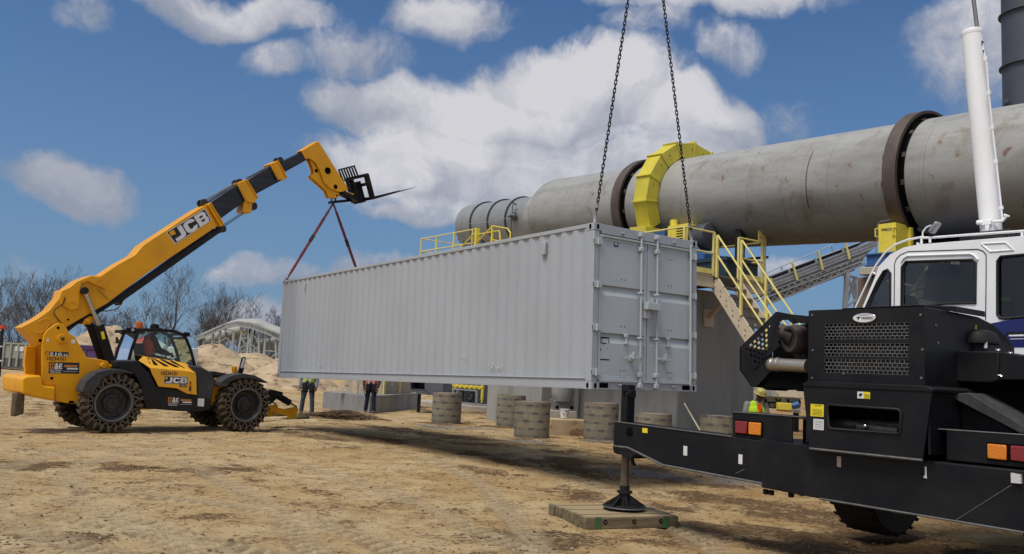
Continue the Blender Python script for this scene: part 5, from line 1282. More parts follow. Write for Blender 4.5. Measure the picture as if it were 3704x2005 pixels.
el_c=KP('F',666,316,D2); ea=(ka('F',719,316,D2).x-ka('F',613,316,D2).x)/2; eb=(ka('F',666,294,D2).z-ka('F',666,339,D2).z)/2
def ellipse(c,a,b,d,t,n=36): return [(c.x+a*math.cos(2*math.pi*k/n),c.z+b*math.sin(2*math.pi*k/n)) for k in range(n)]
bdg=part('maker_badge','chrome',hd2,lambda m:m.prism(ellipse(el_c,ea,eb,0,0),D2-.012,D2-.001),.003)
part('badge_face','signwhite',bdg,lambda m:m.prism(ellipse(el_c,ea*.93,eb*.86,0,0),D2-.014,D2-.0122),smooth=0)
part('badge_band','reflect',bdg,lambda m:m.prism([(el_c.x+ea*.55*math.cos(t),el_c.z+eb*.62+eb*.14*math.sin(t)) for t in [k*math.pi/12 for k in range(24)]],D2-.0155,D2-.0142),smooth=0)
tx('TADANO','F',(650,321),(704,320),(650,311),D2-.014,bold=.03,par=bdg)
part('badge_mark','signblack',bdg,lambda m:(m.prism(kp('F',[(630,311),(646,311),(644,315),(628,315)],D2-.015),D2-.017,D2-.015),m.prism(kp('F',[(636,315),(642,315),(638,323),(632,323)],D2-.015),D2-.017,D2-.015)),smooth=0)
part('hood_ledge','black',cr,lambda m:(m.prism(kp('F',[(381,614),(403,604),(950,626),(978,640),(975,655),(383,628)],D1-.01),D1-.01,.9)),.006)
# exhaust guard
D3=.10
def guardbox(m):
    o=kp('R',[(550,95),(90,545),(85,830),(238,1045),(300,1040),(470,870),(495,800),(497,500),(530,270),(600,205),(700,200),(760,255),(820,238),(740,130)],D3)
    return o
gpoly=guardbox(None)
def cutpanel(m):
    """perforated steel sheet: strips of cells, the holes really open"""
    # outline cut into a grid slanted along the upper left edge
    A_=Vector((ka('R',90,545,D3).x,0,ka('R',90,545,D3).z)); B_=Vector((ka('R',550,95,D3).x,0,ka('R',550,95,D3).z))
    e=(B_-A_).normalized(); n_=Vector((e.z,0,-e.x)); L=(B_-A_).length
    if (Vector((ka('R',400,700,D3).x,0,ka('R',400,700,D3).z))-A_).dot(n_)<0: n_=-n_
    def P(u,v_): q_=A_+e*u+n_*v_; return (q_.x,q_.z)
    def rect(u0,u1,v0,v1): m.prism([P(u0,v0),P(u1,v0),P(u1,v1),P(u0,v1)],D3,D3+.008)
    rect(0,L,0,.045); rows=6; rh=.043; 
    u0,u1=.02,L*.93
    for r_ in range(rows):
        va=.045+r_*rh; vb=va+rh; lim=L*(.93-.10*r_)
        cells=int((lim-u0)/.062); rect(0,u0,va,vb); 
        for c_ in range(cells):
            uu=u0+c_*.062+(.031 if r_%2 else 0); rect(uu,uu+.026,va,vb)
            rect(uu+.026,uu+.062,va,va+.012)
        if r_%2: rect(u0,u0+.031,va,vb)
        rect(u0+cells*.062,L*(.99-.06*r_) if r_>0 else L,va,vb)
gd=part('exhaust_guard','black',cr,cutpanel,smooth=0)
def gsolid(m):
    lower=kp('R',[(90,545),(85,830),(238,1045),(300,1040),(480,850),(495,790),(497,560),(440,560),(400,640),(330,740),(270,760),(170,640)],D3+.012)
    m.prism(lower,D3+.012,D3+.02)
    m.prism(kp('R',[(500,150),(550,95),(740,130),(820,238),(760,255),(700,200),(620,205),(545,265),(520,400),(497,560),(455,560),(440,420)],D3-.004),D3-.004,D3+.006)
    m.prism(kp('R',[(740,130),(950,152),(950,242),(820,238)],.05),.05,.6)
    # depth wall along the left outline and top
    o=kp('R',[(550,95),(90,545),(85,830),(238,1045)],D3)
    for k in range(3):
        a=o[k]; b_=o[k+1]; 
        if k==1: m.add([(a[0],D3,a[1]),(b_[0],D3,b_[1]),(b_[0],D3+.5,b_[1]),(a[0],D3+.5,a[1])],[(0,1,2,3)])
        if k==2: m.add([(a[0],D3,a[1]),(b_[0],D3,b_[1]),(b_[0],D3+.5,b_[1]),(a[0],D3+.5,a[1])],[(0,1,2,3)])
part('guard_frame','black',gd,gsolid,smooth=0)
part('exhaust_bay','hole',cr,lambda m:(m.prism(kp('R',[(560,300),(945,250),(945,1080),(420,1085),(380,1060),(300,1045),(430,900),(500,760),(510,600)],.55),.55,.6),m.prism(kp('R',[(300,1040),(480,860),(940,870),(940,990),(870,1000),(880,1085),(820,1100),(760,1065),(460,1060),(420,1085),(380,1055)],.15),.15,.5)))
tb_=KP('R',800,450,.30)
part('turbo_housing','ringdark',cr,lambda m:(m.lathe([(.0,-.06),(.10,-.06),(.105,-.09),(.135,-.09),(.15,-.05),(.155,.0),(.15,.06),(.08,.09),(0,.09)],tb_+Vector((0,.0,0)),(.35,1,0),28),m.tube(tb_+Vector((0,.0,-.13)),tb_+Vector((.05,.12,-.3)),.05),m.tube(KP('R',640,380,.3),KP('R',700,300,.25),.03),m.tube(KP('R',600,350,.34),tb_,.09)),.004)
pa_=KP('R',560,765,.12); pb2=KP('R',948,785,.12)
prr=abs(ka('R',800,695,.12).z-ka('R',800,862,.12).z)/2
part('exhaust_pipe','pipe',cr,lambda m:(m.tube(pa_,pb2,prr,n=28),m.lathe([(prr*1.0,0),(prr*1.12,.01),(prr*1.12,.03),(prr,.04),(prr,.07),(prr*1.08,.08),(prr*.95,.12),(prr*.6,.14)],pa_+Vector((.03,0,0)),(-1,0,0),28)))
# air cleaner and boxes at the right of the hood
ac=KP('F',1175,420,.9)
acr=.20
part('air_cleaner','blacktrim',cr,lambda m:(m.lathe([(acr*.55,-.22),(acr*.55,-.02),(acr*.98,-.03),(acr,0),(acr*.82,.075),(acr*.5,.10),(0,.105)],ac+Vector((0,0,.0)),(0,0,1),32)))
part('cleaner_tag','signyellow',cr,lambda m:m.box(ac+Vector((-.02,-.07,.09)),ac+Vector((.03,-.05,.14))))
part('cleaner_sticker','signwhite',cr,lambda m:m.prism(kp('T',[(893,130),(932,130),(932,208),(893,208)],.9-acr*.62),.9-acr*.63,.9-acr*.62),smooth=0)
xb0=KP('F',976,465,.55).x; 
part('side_tray','black',cr,lambda m:(m.prism(kp('F',[(978,465),(1268,468),(1278,470),(1278,600),(1240,612),(978,604)],.5),.5,.95),m.prism(kp('F',[(1278,470),(1393,485),(1393,600),(1278,600)],.52)+[],.52,1.6),m.box((ka('F',1380,480,.52).x,.52,ka('F',1393,600,.52).z),(6.2,1.4,ka('F',1393,486,.52).z))),.012)
part('wing_nut','chrome',cr,lambda m:[(m.beam(KP('F',x,y,.55),KP('F',x+9,y-8,.55),.008,.016),m.beam(KP('F',x,y,.55),KP('F',x-9,y-8,.55),.008,.016),m.sphere(KP('F',x,y,.55),.014,5)) for x,y in ((1015,462),(1275,466),(1331,480))])
part('latch','chrome',cr,lambda m:m.path([KP('T',1060,548,.49),KP('T',1090,552,.49),KP('T',1114,565,.49)],.006,5))
# boom-side diagonal plate and tyre area frame
part('diagonal_plate','dusty',cr,lambda m:(m.prism(kp('T',[(400,790),(700,770),(1394,1190),(1394,1290),(1340,1285)],.30),.30,.9)),.01)
part('plate_web','blacktrim',cr,lambda m:(m.prism(kp('T',[(380,785),(420,1110),(620,1230),(1330,1290)],.45),.45,.5),m.prism(kp('T',[(900,895),(1394,915),(1394,1190),(1200,1080),(1050,1000)],.8),.8,.9)),.006)
part('inner_frame','hole',cr,lambda m:(m.box((xrr-1.5,.7,.9),(6.2,.75,zb_+.1)),),smooth=0)
def chassisbox(m):
    m.box((xl+.0,.62,zb2+.05),(xrr+.4,9.5,zt1+.3))
part('carrier_frame','black',cr,chassisbox,.02)
# wheel behind the beam
def kwheel(x,y,rad_,wd,par,zc):
    root=empty('wheel',(0,0,0)); root.parent=par; root.location=(x,y,zc)
    def ty(m):
        m.lathe([(rad_*.52,-wd*.42),(rad_*.6,-wd*.5),(rad_*.90,-wd*.5),(rad_*.98,-wd*.42),(rad_*.985,0),(rad_*.98,wd*.42),(rad_*.90,wd*.5),(rad_*.6,wd*.5),(rad_*.52,wd*.42)],(0,0,0),(1,0,0),48)
    t=part('tyre','blacktrim',root,ty)
    def lg(m):
        n_=26
        for k in range(n_):
            for s in (0,1):
                a=2*math.pi*(k+.5*s)/n_; vs=[]
                for r_ in (rad_*.965,rad_*.986):
                    for da,w_ in ((-.04,-.5),(.04,-.5),(.13,0.02),(.05,.02)): ww=w_*wd*(1 if s==0 else -1); vs.append((ww,r_*math.cos(a+da),r_*math.sin(a+da)))
                m.add(vs,[(0,1,2,3),(4,5,6,7),(0,1,5,4),(1,2,6,5),(2,3,7,6),(3,0,4,7)])
    part('tread','blacktrim',t,lg,.006)
    part('rim','rimblack',root,lambda m:m.lathe([(rad_*.53,-wd*.42),(rad_*.5,-wd*.3),(rad_*.4,-.02),(rad_*.2,-.02),(0,-.05)],(0,0,0),(1,0,0),32))
    return root
wk=[]
wz=.66
w1=on_ground(3175,1945); 
wl=FK.loc(w1)
WXL=wl.x; WYL=wl.y
kwheel(WXL,WYL,.66,.52,cr,.70); kwheel(WXL+2.1,WYL,.66,.52,cr,.70); kwheel(WXL,WYL+3.6,.66,.52,cr,.70); kwheel(WXL+2.1,WYL+3.6,.66,.52,cr,.70)
# superstructure cab
DC=2.3
cb = empty('operator_cab',(0,0,0)); cb.parent=cr
body=kp('L',[(315,900),(440,600),(480,490),(590,375),(720,310),(870,280),(1887,197)],DC); 
x2=body[-1][0]+.9; body=body+[(x2,body[-1][1]+.0)]; zlo=KP('L',1500,1300,DC).z-.35
body=body+[(x2,zlo),(body[0][0]+.05,zlo)]
def wnd(k,pts,d=DC): return kp(k,pts,d)
w1_=[(355,885),(470,640),(530,540),(565,525),(592,560),(592,885)]
w2_=[(700,890),(705,500),(740,450),(1390,428),(1420,460),(1418,850),(1110,855),(930,880)]
w3_=[(1632,960),(1632,440),(1660,400),(1887,380)]
w3p=kp('L',w3_,DC); xx_=w3p[-1][0]+.55; w3p=w3p+[(xx_,w3p[-1][1])]+[(xx_,kp('L',[(1887,945)],DC)[0][1])]+kp('L',[(1700,1000),(1655,990)],DC)
def cabside(m):
    import mathutils
    outer=[Vector((x,z)) for x,z in body]
    loops=[body,list(reversed(kp('L',w1_,DC))),list(reversed(kp('L',w2_,DC))),list(reversed(w3p))]
    from mathutils.geometry import tessellate_polygon
    tess=tessellate_polygon([[Vector((x,z,0)) for x,z in lp_] for lp_ in loops])
    flat=[p_ for lp_ in loops for p_ in lp_]
    n0=len(flat); v=[(x,DC,z) for x,z in flat]+[(x,DC+.05,z) for x,z in flat]
    f=[tuple(t_) for t_ in tess]+[tuple(n0+i_ for i_ in reversed(t_)) for t_ in tess]
    k0=0
    for lp_ in loops:
        L_=len(lp_)
        for k in range(L_): a=k0+k; b_=k0+(k+1)%L_; f.append((a,b_,n0+b_,n0+a))
        k0+=L_
    m.add(v,f)
part('side_shell','white',cb,cabside,.008,smooth=30)
CWD=.95
def cabshell(m):
    pts=body[:7]; 
    # roof and front skins running across the cab
    for k in (3,4,5,6):
        a=body[k]; b_=body[k+1]; m.add([(a[0],DC+.04,a[1]),(b_[0],DC+.04,b_[1]),(b_[0],DC+CWD,b_[1]),(a[0],DC+CWD,a[1]),(a[0],DC+.04,a[1]-.05),(b_[0],DC+.04,b_[1]-.05),(b_[0],DC+CWD,b_[1]-.05),(a[0],DC+CWD,a[1]-.05)],[(0,1,2,3),(7,6,5,4),(0,3,7,4),(1,5,6,2),(0,4,5,1),(3,2,6,7)])
    # far side sheet with a large opening left between posts
    m.box((body[4][0],DC+CWD-.05,zlo),(body[4][0]+.08,DC+CWD,body[4][1]-.05)); m.box((x2-.6,DC+CWD-.05,zlo),(x2,DC+CWD,body[7][1]-.05))
    m.box((body[1][0],DC+CWD-.05,zlo),(x2,DC+CWD,zlo+.62)); m.box((x2-.05,DC+.05,zlo),(x2,DC+CWD,body[7][1]-.05)); 
    m.box((body[1][0]+.45,DC+CWD-.05,zlo),(body[1][0]+.52,DC+CWD,body[4][1]-.1))
part('roof_shell','white',cb,cabshell,.01)
part('far_wall','tanconc',cb,lambda m:(m.box((body[1][0]+.3,DC+CWD-.10,zlo),(x2,DC+CWD-.06,body[4][1]-.12)),)); part('far_window','smoke',cb,lambda m:m.add([(x,DC+CWD-.03,z) for x,z in body[1:7]+[(x2,body[7][1]),(x2,zlo+.5),(body[1][0],zlo+.5)]],[tuple(range(9))]),smooth=0)
for wpts in (kp('L',w1_,DC),kp('L',w2_,DC),w3p):
    ww_=part('window','smoke',cb,lambda m:m.add([(x,DC+.022,z) for x,z in wpts],[tuple(range(len(wpts)))]),smooth=0)
    part('window_seal','blacktrim',ww_,lambda m:m.path([Vector((x,DC-.002,z)) for x,z in wpts],.016,6,closed=True))
part('windscreen','smoke',cb,lambda m:m.add([(body[0][0],DC+.06,body[0][1]),(body[0][0],DC+CWD-.06,body[0][1]),(body[1][0],DC+CWD-.06,body[1][1]),(body[1][0],DC+.06,body[1][1]),(body[3][0],DC+CWD-.06,body[3][1]),(body[3][0],DC+.06,body[3][1])],[(0,1,2,3),(3,2,4,5)]),smooth=0)
dgap=kp('L',[(628,905),(632,470),(650,420),(690,380),(760,350),(1440,327),(1490,345),(1520,380),(1520,600),(1515,1010)],DC)
part('door_gap','hole',cb,lambda m:m.path([Vector((x,DC-.001,z)) for x,z in dgap],.0055,5))
part('drip_rail','white',cb,lambda m:m.path([Vector((x,DC-.008,z)) for x,z in kp('L',[(700,450),(720,415),(760,392),(1370,372),(1410,390),(1440,430)],DC)],.012,8))
part('door_rib','white',cb,lambda m:m.path([Vector((x,DC-.003,z)) for x,z in kp('L',[(1475,275),(1560,350),(1790,335),(1710,262),(1475,275)],DC)],.009,6))
part('interior',['cloth','hole'],cb,lambda m:(m.box((body[1][0]+.12,DC+.2,zlo),(x2-.1,DC+CWD-.15,zlo+.75)),m.beam(KP('L',1060,840,DC+.5),KP('L',1130,480,DC+.5),.5,.16,up=(1,0,0)),m.beam(KP('L',1130,560,DC+.5),KP('L',1140,470,DC+.5),.26,.12,up=(1,0,0)),m.beam(KP('L',780,860,DC+.4),KP('L',740,780,DC+.4),.35,.06,up=(1,0,0)),m.lathe([(.17,0),(.185,.012),(.17,.024),(.155,.012),(.17,0)],KP('L',830,790,DC+.45),(-.6,0,1),20),m.mat(1),m.box((x2-.55,DC+.3,zlo+.6),(x2-.1,DC+CWD-.2,zlo+1.0))),.02)
part('bottle','teal',cb,lambda m:(m.tube(KP('L',1790,820,DC+.2),KP('L',1795,735,DC+.2),.03)))
part('gloves_on_sill','limevest',cb,lambda m:m.sphere(KP('L',1700,815,DC+.18),.06,8,(1.3,.8,.5)))
navy=kp('L',[(1560,1047),(1887,985)],DC); 
part('navy_stripe','navy',cb,lambda m:m.prism([navy[0],navy[1],(x2,navy[1][1]+.06)]+[(x2,KP('L',1887,1275,DC).z)]+kp('L',[(1760,1275),(1560,1060)],DC),DC-.006,DC-.001),smooth=0)
part('white_stripe','white',cb,lambda m:(m.prism(kp('L',[(1740,1158),(1887,1153),(1887,1170),(1745,1172)],DC-.006),DC-.012,DC-.007),m.prism(kp('L',[(1755,1195),(1887,1192),(1887,1198),(1756,1200)],DC-.006),DC-.012,DC-.007)),smooth=0)
part('black_stripe','signblack',cb,lambda m:m.prism(kp('L',[(1700,1130),(1887,1125),(1887,1150),(1722,1156)],DC-.006),DC-.012,DC-.007),smooth=0)
# roof and front handrails
def railk(m):
    P_=lambda x,y,d=DC+.05:KP('L',x,y,d)
    m.path([P_(250,905),P_(410,560),P_(460,470),P_(540,360),P_(640,280),P_(760,235),P_(880,212),P_(905,205)],.013,8)
    m.path([P_(410,548),P_(450,568)],.011,6); m.path([P_(905,215),P_(970,215),P_(1400,184),P_(1887,150),P_(1887,150)+Vector((.8,0,.02))],.014,8)
    for x,y,y2 in ((893,210,275),(975,215,262),(1868,155,200)): m.path([P_(x,y),P_(x,y2)],.014,8)
    m.path([P_(905,215),P_(905,160),P_(940,115),P_(985,95)],.010,8); m.box(P_(845,262),P_(880,285,DC+.1))
part('roof_rail','white',cb,railk)
part('roof_mirror','galv',cb,lambda m:(m.beam(KP('L',985,170,DC+.05),KP('L',1060,65,DC+.05),.05,.11,up=(0,1,0))),.02)
part('work_lamp','blacktrim',cb,lambda m:(m.box(KP('L',868,115,DC+.3),KP('L',940,170,DC+.5)),m.path([KP('L',870,110,DC+.3),KP('L',880,98,DC+.3),KP('L',935,108,DC+.3)],.008,5)),.02)
part('roof_wiper','blacktrim',cb,lambda m:(m.path([KP('L',1375,212,DC+.2),KP('L',1540,218,DC+.2)],.01,5),m.path([KP('L',1400,206,DC+.2),KP('L',1700,205,DC+.2)],.012,5)))
# lift cylinder
DL=3.3
bt=KP('I',1685,1330,DL); tp_=KP('I',1571,175,DL); rr2=abs(ka('I',1640,700,DL).x-ka('I',1640-138,700,DL).x)/2*.80
cyl=part('derrick_cylinder','whitedull',cr,lambda m:(m.tube(bt,tp_,rr2,n=40),m.lathe([(rr2,0),(rr2*1.03,.01),(rr2*1.03,.06),(rr2,.07)],tp_,(bt-tp_),40)))
part('cylinder_rod','steelgrey',cyl,lambda m:m.tube(KP('I',1603,158,DL),KP('I',1575,-60,DL),.025,n=12))
part('cylinder_hose','whitedull',cyl,lambda m:(m.path([KP('I',x,y,DL-rr2*.9) for x,y in ((1632,245),(1640,290),(1655,350),(1668,520),(1688,715),(1710,905),(1738,1165),(1745,1240))],.011,6),[m.box(KP('I',x-8,y-7,DL-rr2*.8),KP('I',x+8,y+7,DL-rr2)) for x,y in ((1650,330),(1668,522),(1688,715),(1708,905),(1738,1165))]))
part('valve_block','whitedull',cyl,lambda m:(m.box(KP('I',1625,1235,DL-rr2*1.2),KP('I',1690,1262,DL-rr2*.8)),m.box(KP('I',1645,1262,DL-rr2*1.2),KP('I',1680,1300,DL-rr2*.8)),m.tube(KP('I',1602,1248,DL-rr2),KP('I',1640,1248,DL-rr2),.03),m.path([KP('I',1690,1243,DL-rr2),KP('I',1745,1238,DL-rr2),KP('I',1765,1210,DL-rr2)],.02,8),m.tube(KP('I',1765,1214,DL-rr2),KP('I',1770,1203,DL-rr2),.035)),.008)
part('sensor','black',cyl,lambda m:(m.box(KP('I',1625,228,DL-rr2*1.1),KP('I',1640,262,DL-rr2*.7)),m.box(KP('I',1632,280,DL-rr2*1.1),KP('I',1648,300,DL-rr2*.7))),.005)
part('turntable','black',cr,lambda m:(m.box((xl+.3,DC-.2,zt1+.2),(x2,DC+1.6,zlo+.05)),m.box((bt.x-.3,DL-.2,zt1+.5),(bt.x+.3,DL+.3,bt.z+.05))),.03)
# ------------------------------------------------------------------ timber mat under the jack
g1=on_ground(2118,1908); g2=on_ground(2456,1902); g3=on_ground(1987,1855)
fx=(g2-g1).normalized(); 
FM=Frame((g1.x,g1.y,gz(g1.x,g1.y)),fx)
l3=FM.loc(g3); matL=(g2-g1).length; 
mat_=empty('outrigger_mat',FM,'square timber crane mat lying on the dirt under the crane jack','timber mat')
sk_=l3.x; nb_b=6; dl=l3.y/nb_b*1.02
jw=cr.matrix_world if False else FK.wld((lx_,.17,0)); jl_=FM.loc(jw)
dep=max(l3.y, jl_.y*1.9); dl=dep/nb_b
for k in range(nb_b):
    ox=sk_*k/nb_b+(-.02 if k==nb_b-1 else random.uniform(-.006,.006))
    part('timber','wood',mat_,lambda m:m.box((ox,k*dl+.004,0.0),(ox+matL*(.99 if k else 1),(k+1)*dl-.004,.135+.006*(k%2))),.01)
for k in range(nb_b): part('dusty_top','dust',mat_,lambda m:m.box((sk_*k/nb_b+.012,k*dl+.012,.134),(sk_*k/nb_b+matL*.985,(k+1)*dl-.012,.1385+.006*(k%2))),smooth=0)
def bolt(m):
    for u_ in (.205,.51,.80): m.disc((u_*matL,.003,.08),(0,-1,0),.028,.001,16)
part('bolt_holes','hole',mat_,bolt,smooth=0)
part('bolts','ringrust',mat_,lambda m:[m.disc((u_*matL,.001,.08),(0,-1,0),.014,.006,8) for u_ in (.205,.51,.80)])
part('green_stripe','greenpaint',mat_,lambda m:[m.box((a*matL,.0005,.002),(b_*matL,.003,.134)) for a,b_ in ((.10,.16),(.82,.89))],smooth=0)
mat_pts=FM
# ------------------------------------------------------------------ rotary dryer drum
DR=1.42
drum=empty('rotary_drum',FD,'huge grey steel rotary dryer drum raised on concrete piers behind the container','drum')
def shell(m):
    prof=[]; xs=[-8.75,-8.7,-8.6]+[ -8.4+.4*k for k in range(57)]
    m.lathe([(.96,-8.05),(1.15,-8.0),(1.33,-7.9),(1.40,-7.75),(DR,-7.6),(DR,6.0),(DR,13.2),(1.2,13.3)],(0,0,0),(1,0,0),96)
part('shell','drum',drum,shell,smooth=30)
def seams(m):
    for x in (-7.4,-6.7,-5.24,.3,3.3,3.9,7.0): m.lathe([(DR+.001,x),(DR+.006,x+.003),(DR+.006,x+.03),(DR+.001,x+.033)],(0,0,0),(1,0,0),96)
part('weld_bands','drum',drum,seams)
part('dark_band','ringdark',drum,lambda m:m.lathe([(DR+.002,3.55),(DR+.004,3.55),(DR+.004,3.67),(DR+.002,3.67)],(0,0,0),(1,0,0),60,math.pi*1.0,math.pi*1.42))
for x0,x1,rr_ in ((-3.08,-2.70,1.60),(6.24,6.58,1.62)):
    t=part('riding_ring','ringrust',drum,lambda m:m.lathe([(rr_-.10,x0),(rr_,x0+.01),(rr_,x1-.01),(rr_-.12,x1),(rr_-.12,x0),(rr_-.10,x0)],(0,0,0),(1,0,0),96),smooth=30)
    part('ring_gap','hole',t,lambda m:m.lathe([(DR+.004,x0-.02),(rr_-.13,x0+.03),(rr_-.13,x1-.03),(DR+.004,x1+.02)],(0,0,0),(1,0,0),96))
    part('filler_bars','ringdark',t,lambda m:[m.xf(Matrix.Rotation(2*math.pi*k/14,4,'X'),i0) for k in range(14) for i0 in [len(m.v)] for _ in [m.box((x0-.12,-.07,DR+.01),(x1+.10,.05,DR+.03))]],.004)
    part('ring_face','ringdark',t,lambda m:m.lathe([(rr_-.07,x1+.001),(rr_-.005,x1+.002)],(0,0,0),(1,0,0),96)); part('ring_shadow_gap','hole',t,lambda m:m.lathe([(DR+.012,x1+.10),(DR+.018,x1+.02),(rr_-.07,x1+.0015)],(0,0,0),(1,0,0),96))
# rust and paint loss patches near the hand of the viewer
def pins(m):
    for k in range(26):
        a=math.pi*(-.10)-k*math.pi*.030
        for x in (4.08,):
            c=Vector((x,DR*-math.cos(a+.2),-DR*math.sin(-a-.35)*-1))
            y=-math.cos(-.55+k*.042)*DR; z=-math.sin(-.55+k*.042)*DR
            m.disc((x,y,z),(0,y,z),.018,.006,6)
part('bolt_row','hole',drum,pins)
part('drum_hatch','hole',drum,lambda m:[(lambda a,x,s: m.add([(x,-DR*math.cos(a)-.004,DR*math.sin(a)),(x+s,-DR*math.cos(a)-.004,DR*math.sin(a)),(x+s,-DR*math.cos(a-s/DR)-.004,DR*math.sin(a-s/DR)),(x,-DR*math.cos(a-s/DR)-.004,DR*math.sin(a-s/DR))],[(0,1,2,3)]))(*q_) for q_ in ((.15,9.3,.16),(.35,9.32,.13))],smooth=0)
# discharge breeching
br=part('breeching','drumend',drum,lambda m:m.lathe([(.0,-13.75),(.93,-13.7),(.93,-13.2),(.93,-9.0),(.97,-8.05)],(0,0,0),(1,0,0),72),smooth=30)
part('flange','motor',br,lambda m:[m.lathe([(.93,x),(.99,x),(.99,x+.06),(.93,x+.06)],(0,0,0),(1,0,0),72) for x in (-12.5,-11.2,-9.95)],smooth=30)
part('pale_collar','drum',br,lambda m:m.lathe([(.945,-8.75),(1.0,-8.68),(1.0,-8.25),(.96,-8.1)],(0,0,0),(1,0,0),72),smooth=30)
vc=FD.at('G',745,588,-.97)
def valve(m):
    c=Vector((vc.x,-1.0,vc.z)); m.lathe([(.13,-.02),(.17,0),(.17,.05),(.12,.07),(.07,.16),(.05,.2)],c,(-.25,-1,0),16)
    for k in range(8): a=k*math.pi/4; m.sphere(c+Vector((.15*math.cos(a),-.04,.15*math.sin(a))),.035,4)
    m.path([c+Vector((-.2,0,.55)),c+Vector((-.22,0,-.2)),c+Vector((-.2,.1,-.95))],.018,6); m.tube(c+Vector((-.45,0,.02)),c+Vector((.0,0,0)),.03); m.tube(c+Vector((-.2,0,.55)),c+Vector((.02,0,.45)),.03)
part('burner_valve','motor',br,valve)
part('cable','galv',br,lambda m:m.path([FD.at('G',x,y,-1.0) for x,y in ((420,640),(540,630),(660,605),(720,590))],.012,5))
def endpipes(m):
    P_=lambda x,y:(lambda q_:Vector((q_.x,-.5,q_.z)))(FD.at('G',x,y,-.5))
    m.path([P_(363,605),P_(372,640),P_(368,655),P_(355,680)],.03,6); m.path([P_(372,640),P_(378,700),P_(385,740)],.025,6); m.box(P_(342,730),P_(362,750)+Vector((0,.3,0))); m.tube(P_(362,740),P_(395,745),.08); m.path([P_(352,750),P_(356,775)],.02,5); m.path([P_(372,750),P_(372,800)],.025,5); m.path([P_(350,650),P_(345,700)],.015,5)
    m.path([P_(360,605),P_(375,605)],.02,5)
part('fuel_pipes','motor',br,endpipes)
part('hopper','duct',br,lambda m:m.box((-13.5,-.6,-2.6),(-12.0,.6,-.7)),.02)
# gear guard ------------------------------------------------------
def gguard(m):
    R1=1.93; R0=1.46; x0,x1=-1.68,-1.12
    angs=[-32,-6,18,42,66,90,114,138,165]          # angle measured from near horizontal up over the top
    def P_(r,a,x): a=R(a); return (x,-r*math.cos(a),r*math.sin(a))
    for k in range(len(angs)-1):
        a,b_=angs[k],angs[k+1]; f=1/math.cos(R((b_-a)/2)); f=1.0
        vs=[P_(R1,a,x0),P_(R1,a,x1),P_(R0,a,x1),P_(R0,a,x0),P_(R1,b_,x0),P_(R1,b_,x1),P_(R0,b_,x1),P_(R0,b_,x0)]
        m.add(vs,[(0,1,5,4),(1,2,6,5),(3,0,4,7),(2,3,7,6),(0,3,2,1),(4,5,6,7)])
    for a in angs[1:-1]:
        i0=len(m.v); vs=[P_(R1+.05,a-.8,x0-.03),P_(R1+.05,a-.8,x1+.03),P_(R0,a-.8,x1+.03),P_(R0,a-.8,x0-.03),P_(R1+.05,a+.8,x0-.03),P_(R1+.05,a+.8,x1+.03),P_(R0,a+.8,x1+.03),P_(R0,a+.8,x0-.03)]
        m.add(vs,[(0,1,5,4),(1,2,6,5),(3,0,4,7),(2,3,7,6),(0,3,2,1),(4,5,6,7)])
gg=part('gear_guard','guardyellow',drum,gguard,.008,smooth=0)
def ggpost(m):
    # straight leg of the guard down to the platform
    m.prism([(-1.82,-2.9),(-.80,-2.9),(-1.02,-.98),(-1.70,-.98)],-1.95,-1.35)
    m.beam((-1.2,-1.96,-1.1),(-1.0,-1.96,-2.5),.05,.05)
part('guard_leg','guardyellow',gg,ggpost,.01,smooth=0)
part('guard_bolts','ringrust',gg,lambda m:[m.disc((x,-1.96,z),(0,-1,0),.025,.012,6) for x in (-1.62,-1.2) for z in (-1.3,-1.7,-2.1)]+[m.disc((-1.11,-1.7*math.cos(a),1.7*math.sin(a)),(1,0,0),.02,.012,6) for a in (.2,.6,.9,1.2,1.5,1.8)])
# ------------------------------------------------------------------ piers
def pier(fr, x0,x1,y0,y1,h,lab,mat_='concretedark',cap_=None):
    root=empty('concrete_pier',Frame(fr.wld((x0,y0,0)),fr.x),lab,'pier')
    part('pier_shaft',mat_,root,lambda m:m.box((0,0,-.3),(x1-x0,y1-y0,h)),.03)
    return root
ZP=FS.atx('H',400,655,0).z      # platform level
pier(FS,-6.1,-1.85,.75,4.0,ZP-.15,'tall dark concrete pier holding the dryer drum right behind the container doors')
pier(FS,-11.5,-8.2,.9,4.1,ZP-.2,'dark concrete pier seen under the container between the footing forms')
bz=FS.at('D',1930,440,.6)
def pilasters(m): m.box((0,0,0),(.5,.35,ZP-.4))
# formwork panels on the pier side
# ------------------------------------------------------------------ platform
pf=empty('access_platform',FS,'beige steel platform with yellow handrails beside the drum drive, stair at its right end','platform')
YN=-1.094; PX0=-6.2
def deck(m):
    m.box((PX0,YN,ZP-.05),(-.01,2.08,ZP)); 
part('deck','steelgrey',pf,deck)
def edgeb(m):
    H_=.30
    for (a,b_) in (((PX0,YN),(0,YN)),((0,YN),(0,.0)),((0,.95),(0,2.1))):
        p_=Vector((a[0],a[1],ZP-.20)); q_=Vector((b_[0],b_[1],ZP-.20)); m.beam(p_,q_,.02,H_)
        for dz in (H_/2,-H_/2): m.beam(p_+Vector((0,0,dz)),q_+Vector((0,0,dz)),.11,.014)
part('edge_beam','beige',pf,edgeb)
gq=FS.atx('H',345,1140,-1.84); bq=FS.at('H',530,940,gq.y)
def braces(m):
    m.box((-1.85,gq.y-.2,gq.z-.28),(-1.80,gq.y+.22,gq.z+.22)); m.beam((-1.8,gq.y,gq.z),(bq.x,gq.y,bq.z),.11,.11)
    m.beam((-.6,YN+.1,ZP-.35),(-1.9,.72,ZP-1.7),.09,.09); m.beam((-3.6,YN+.1,ZP-.35),(-3.6,.74,ZP-1.5),.09,.09); m.box((-3.8,.73,ZP-1.8),(-3.4,.76,ZP-1.3))
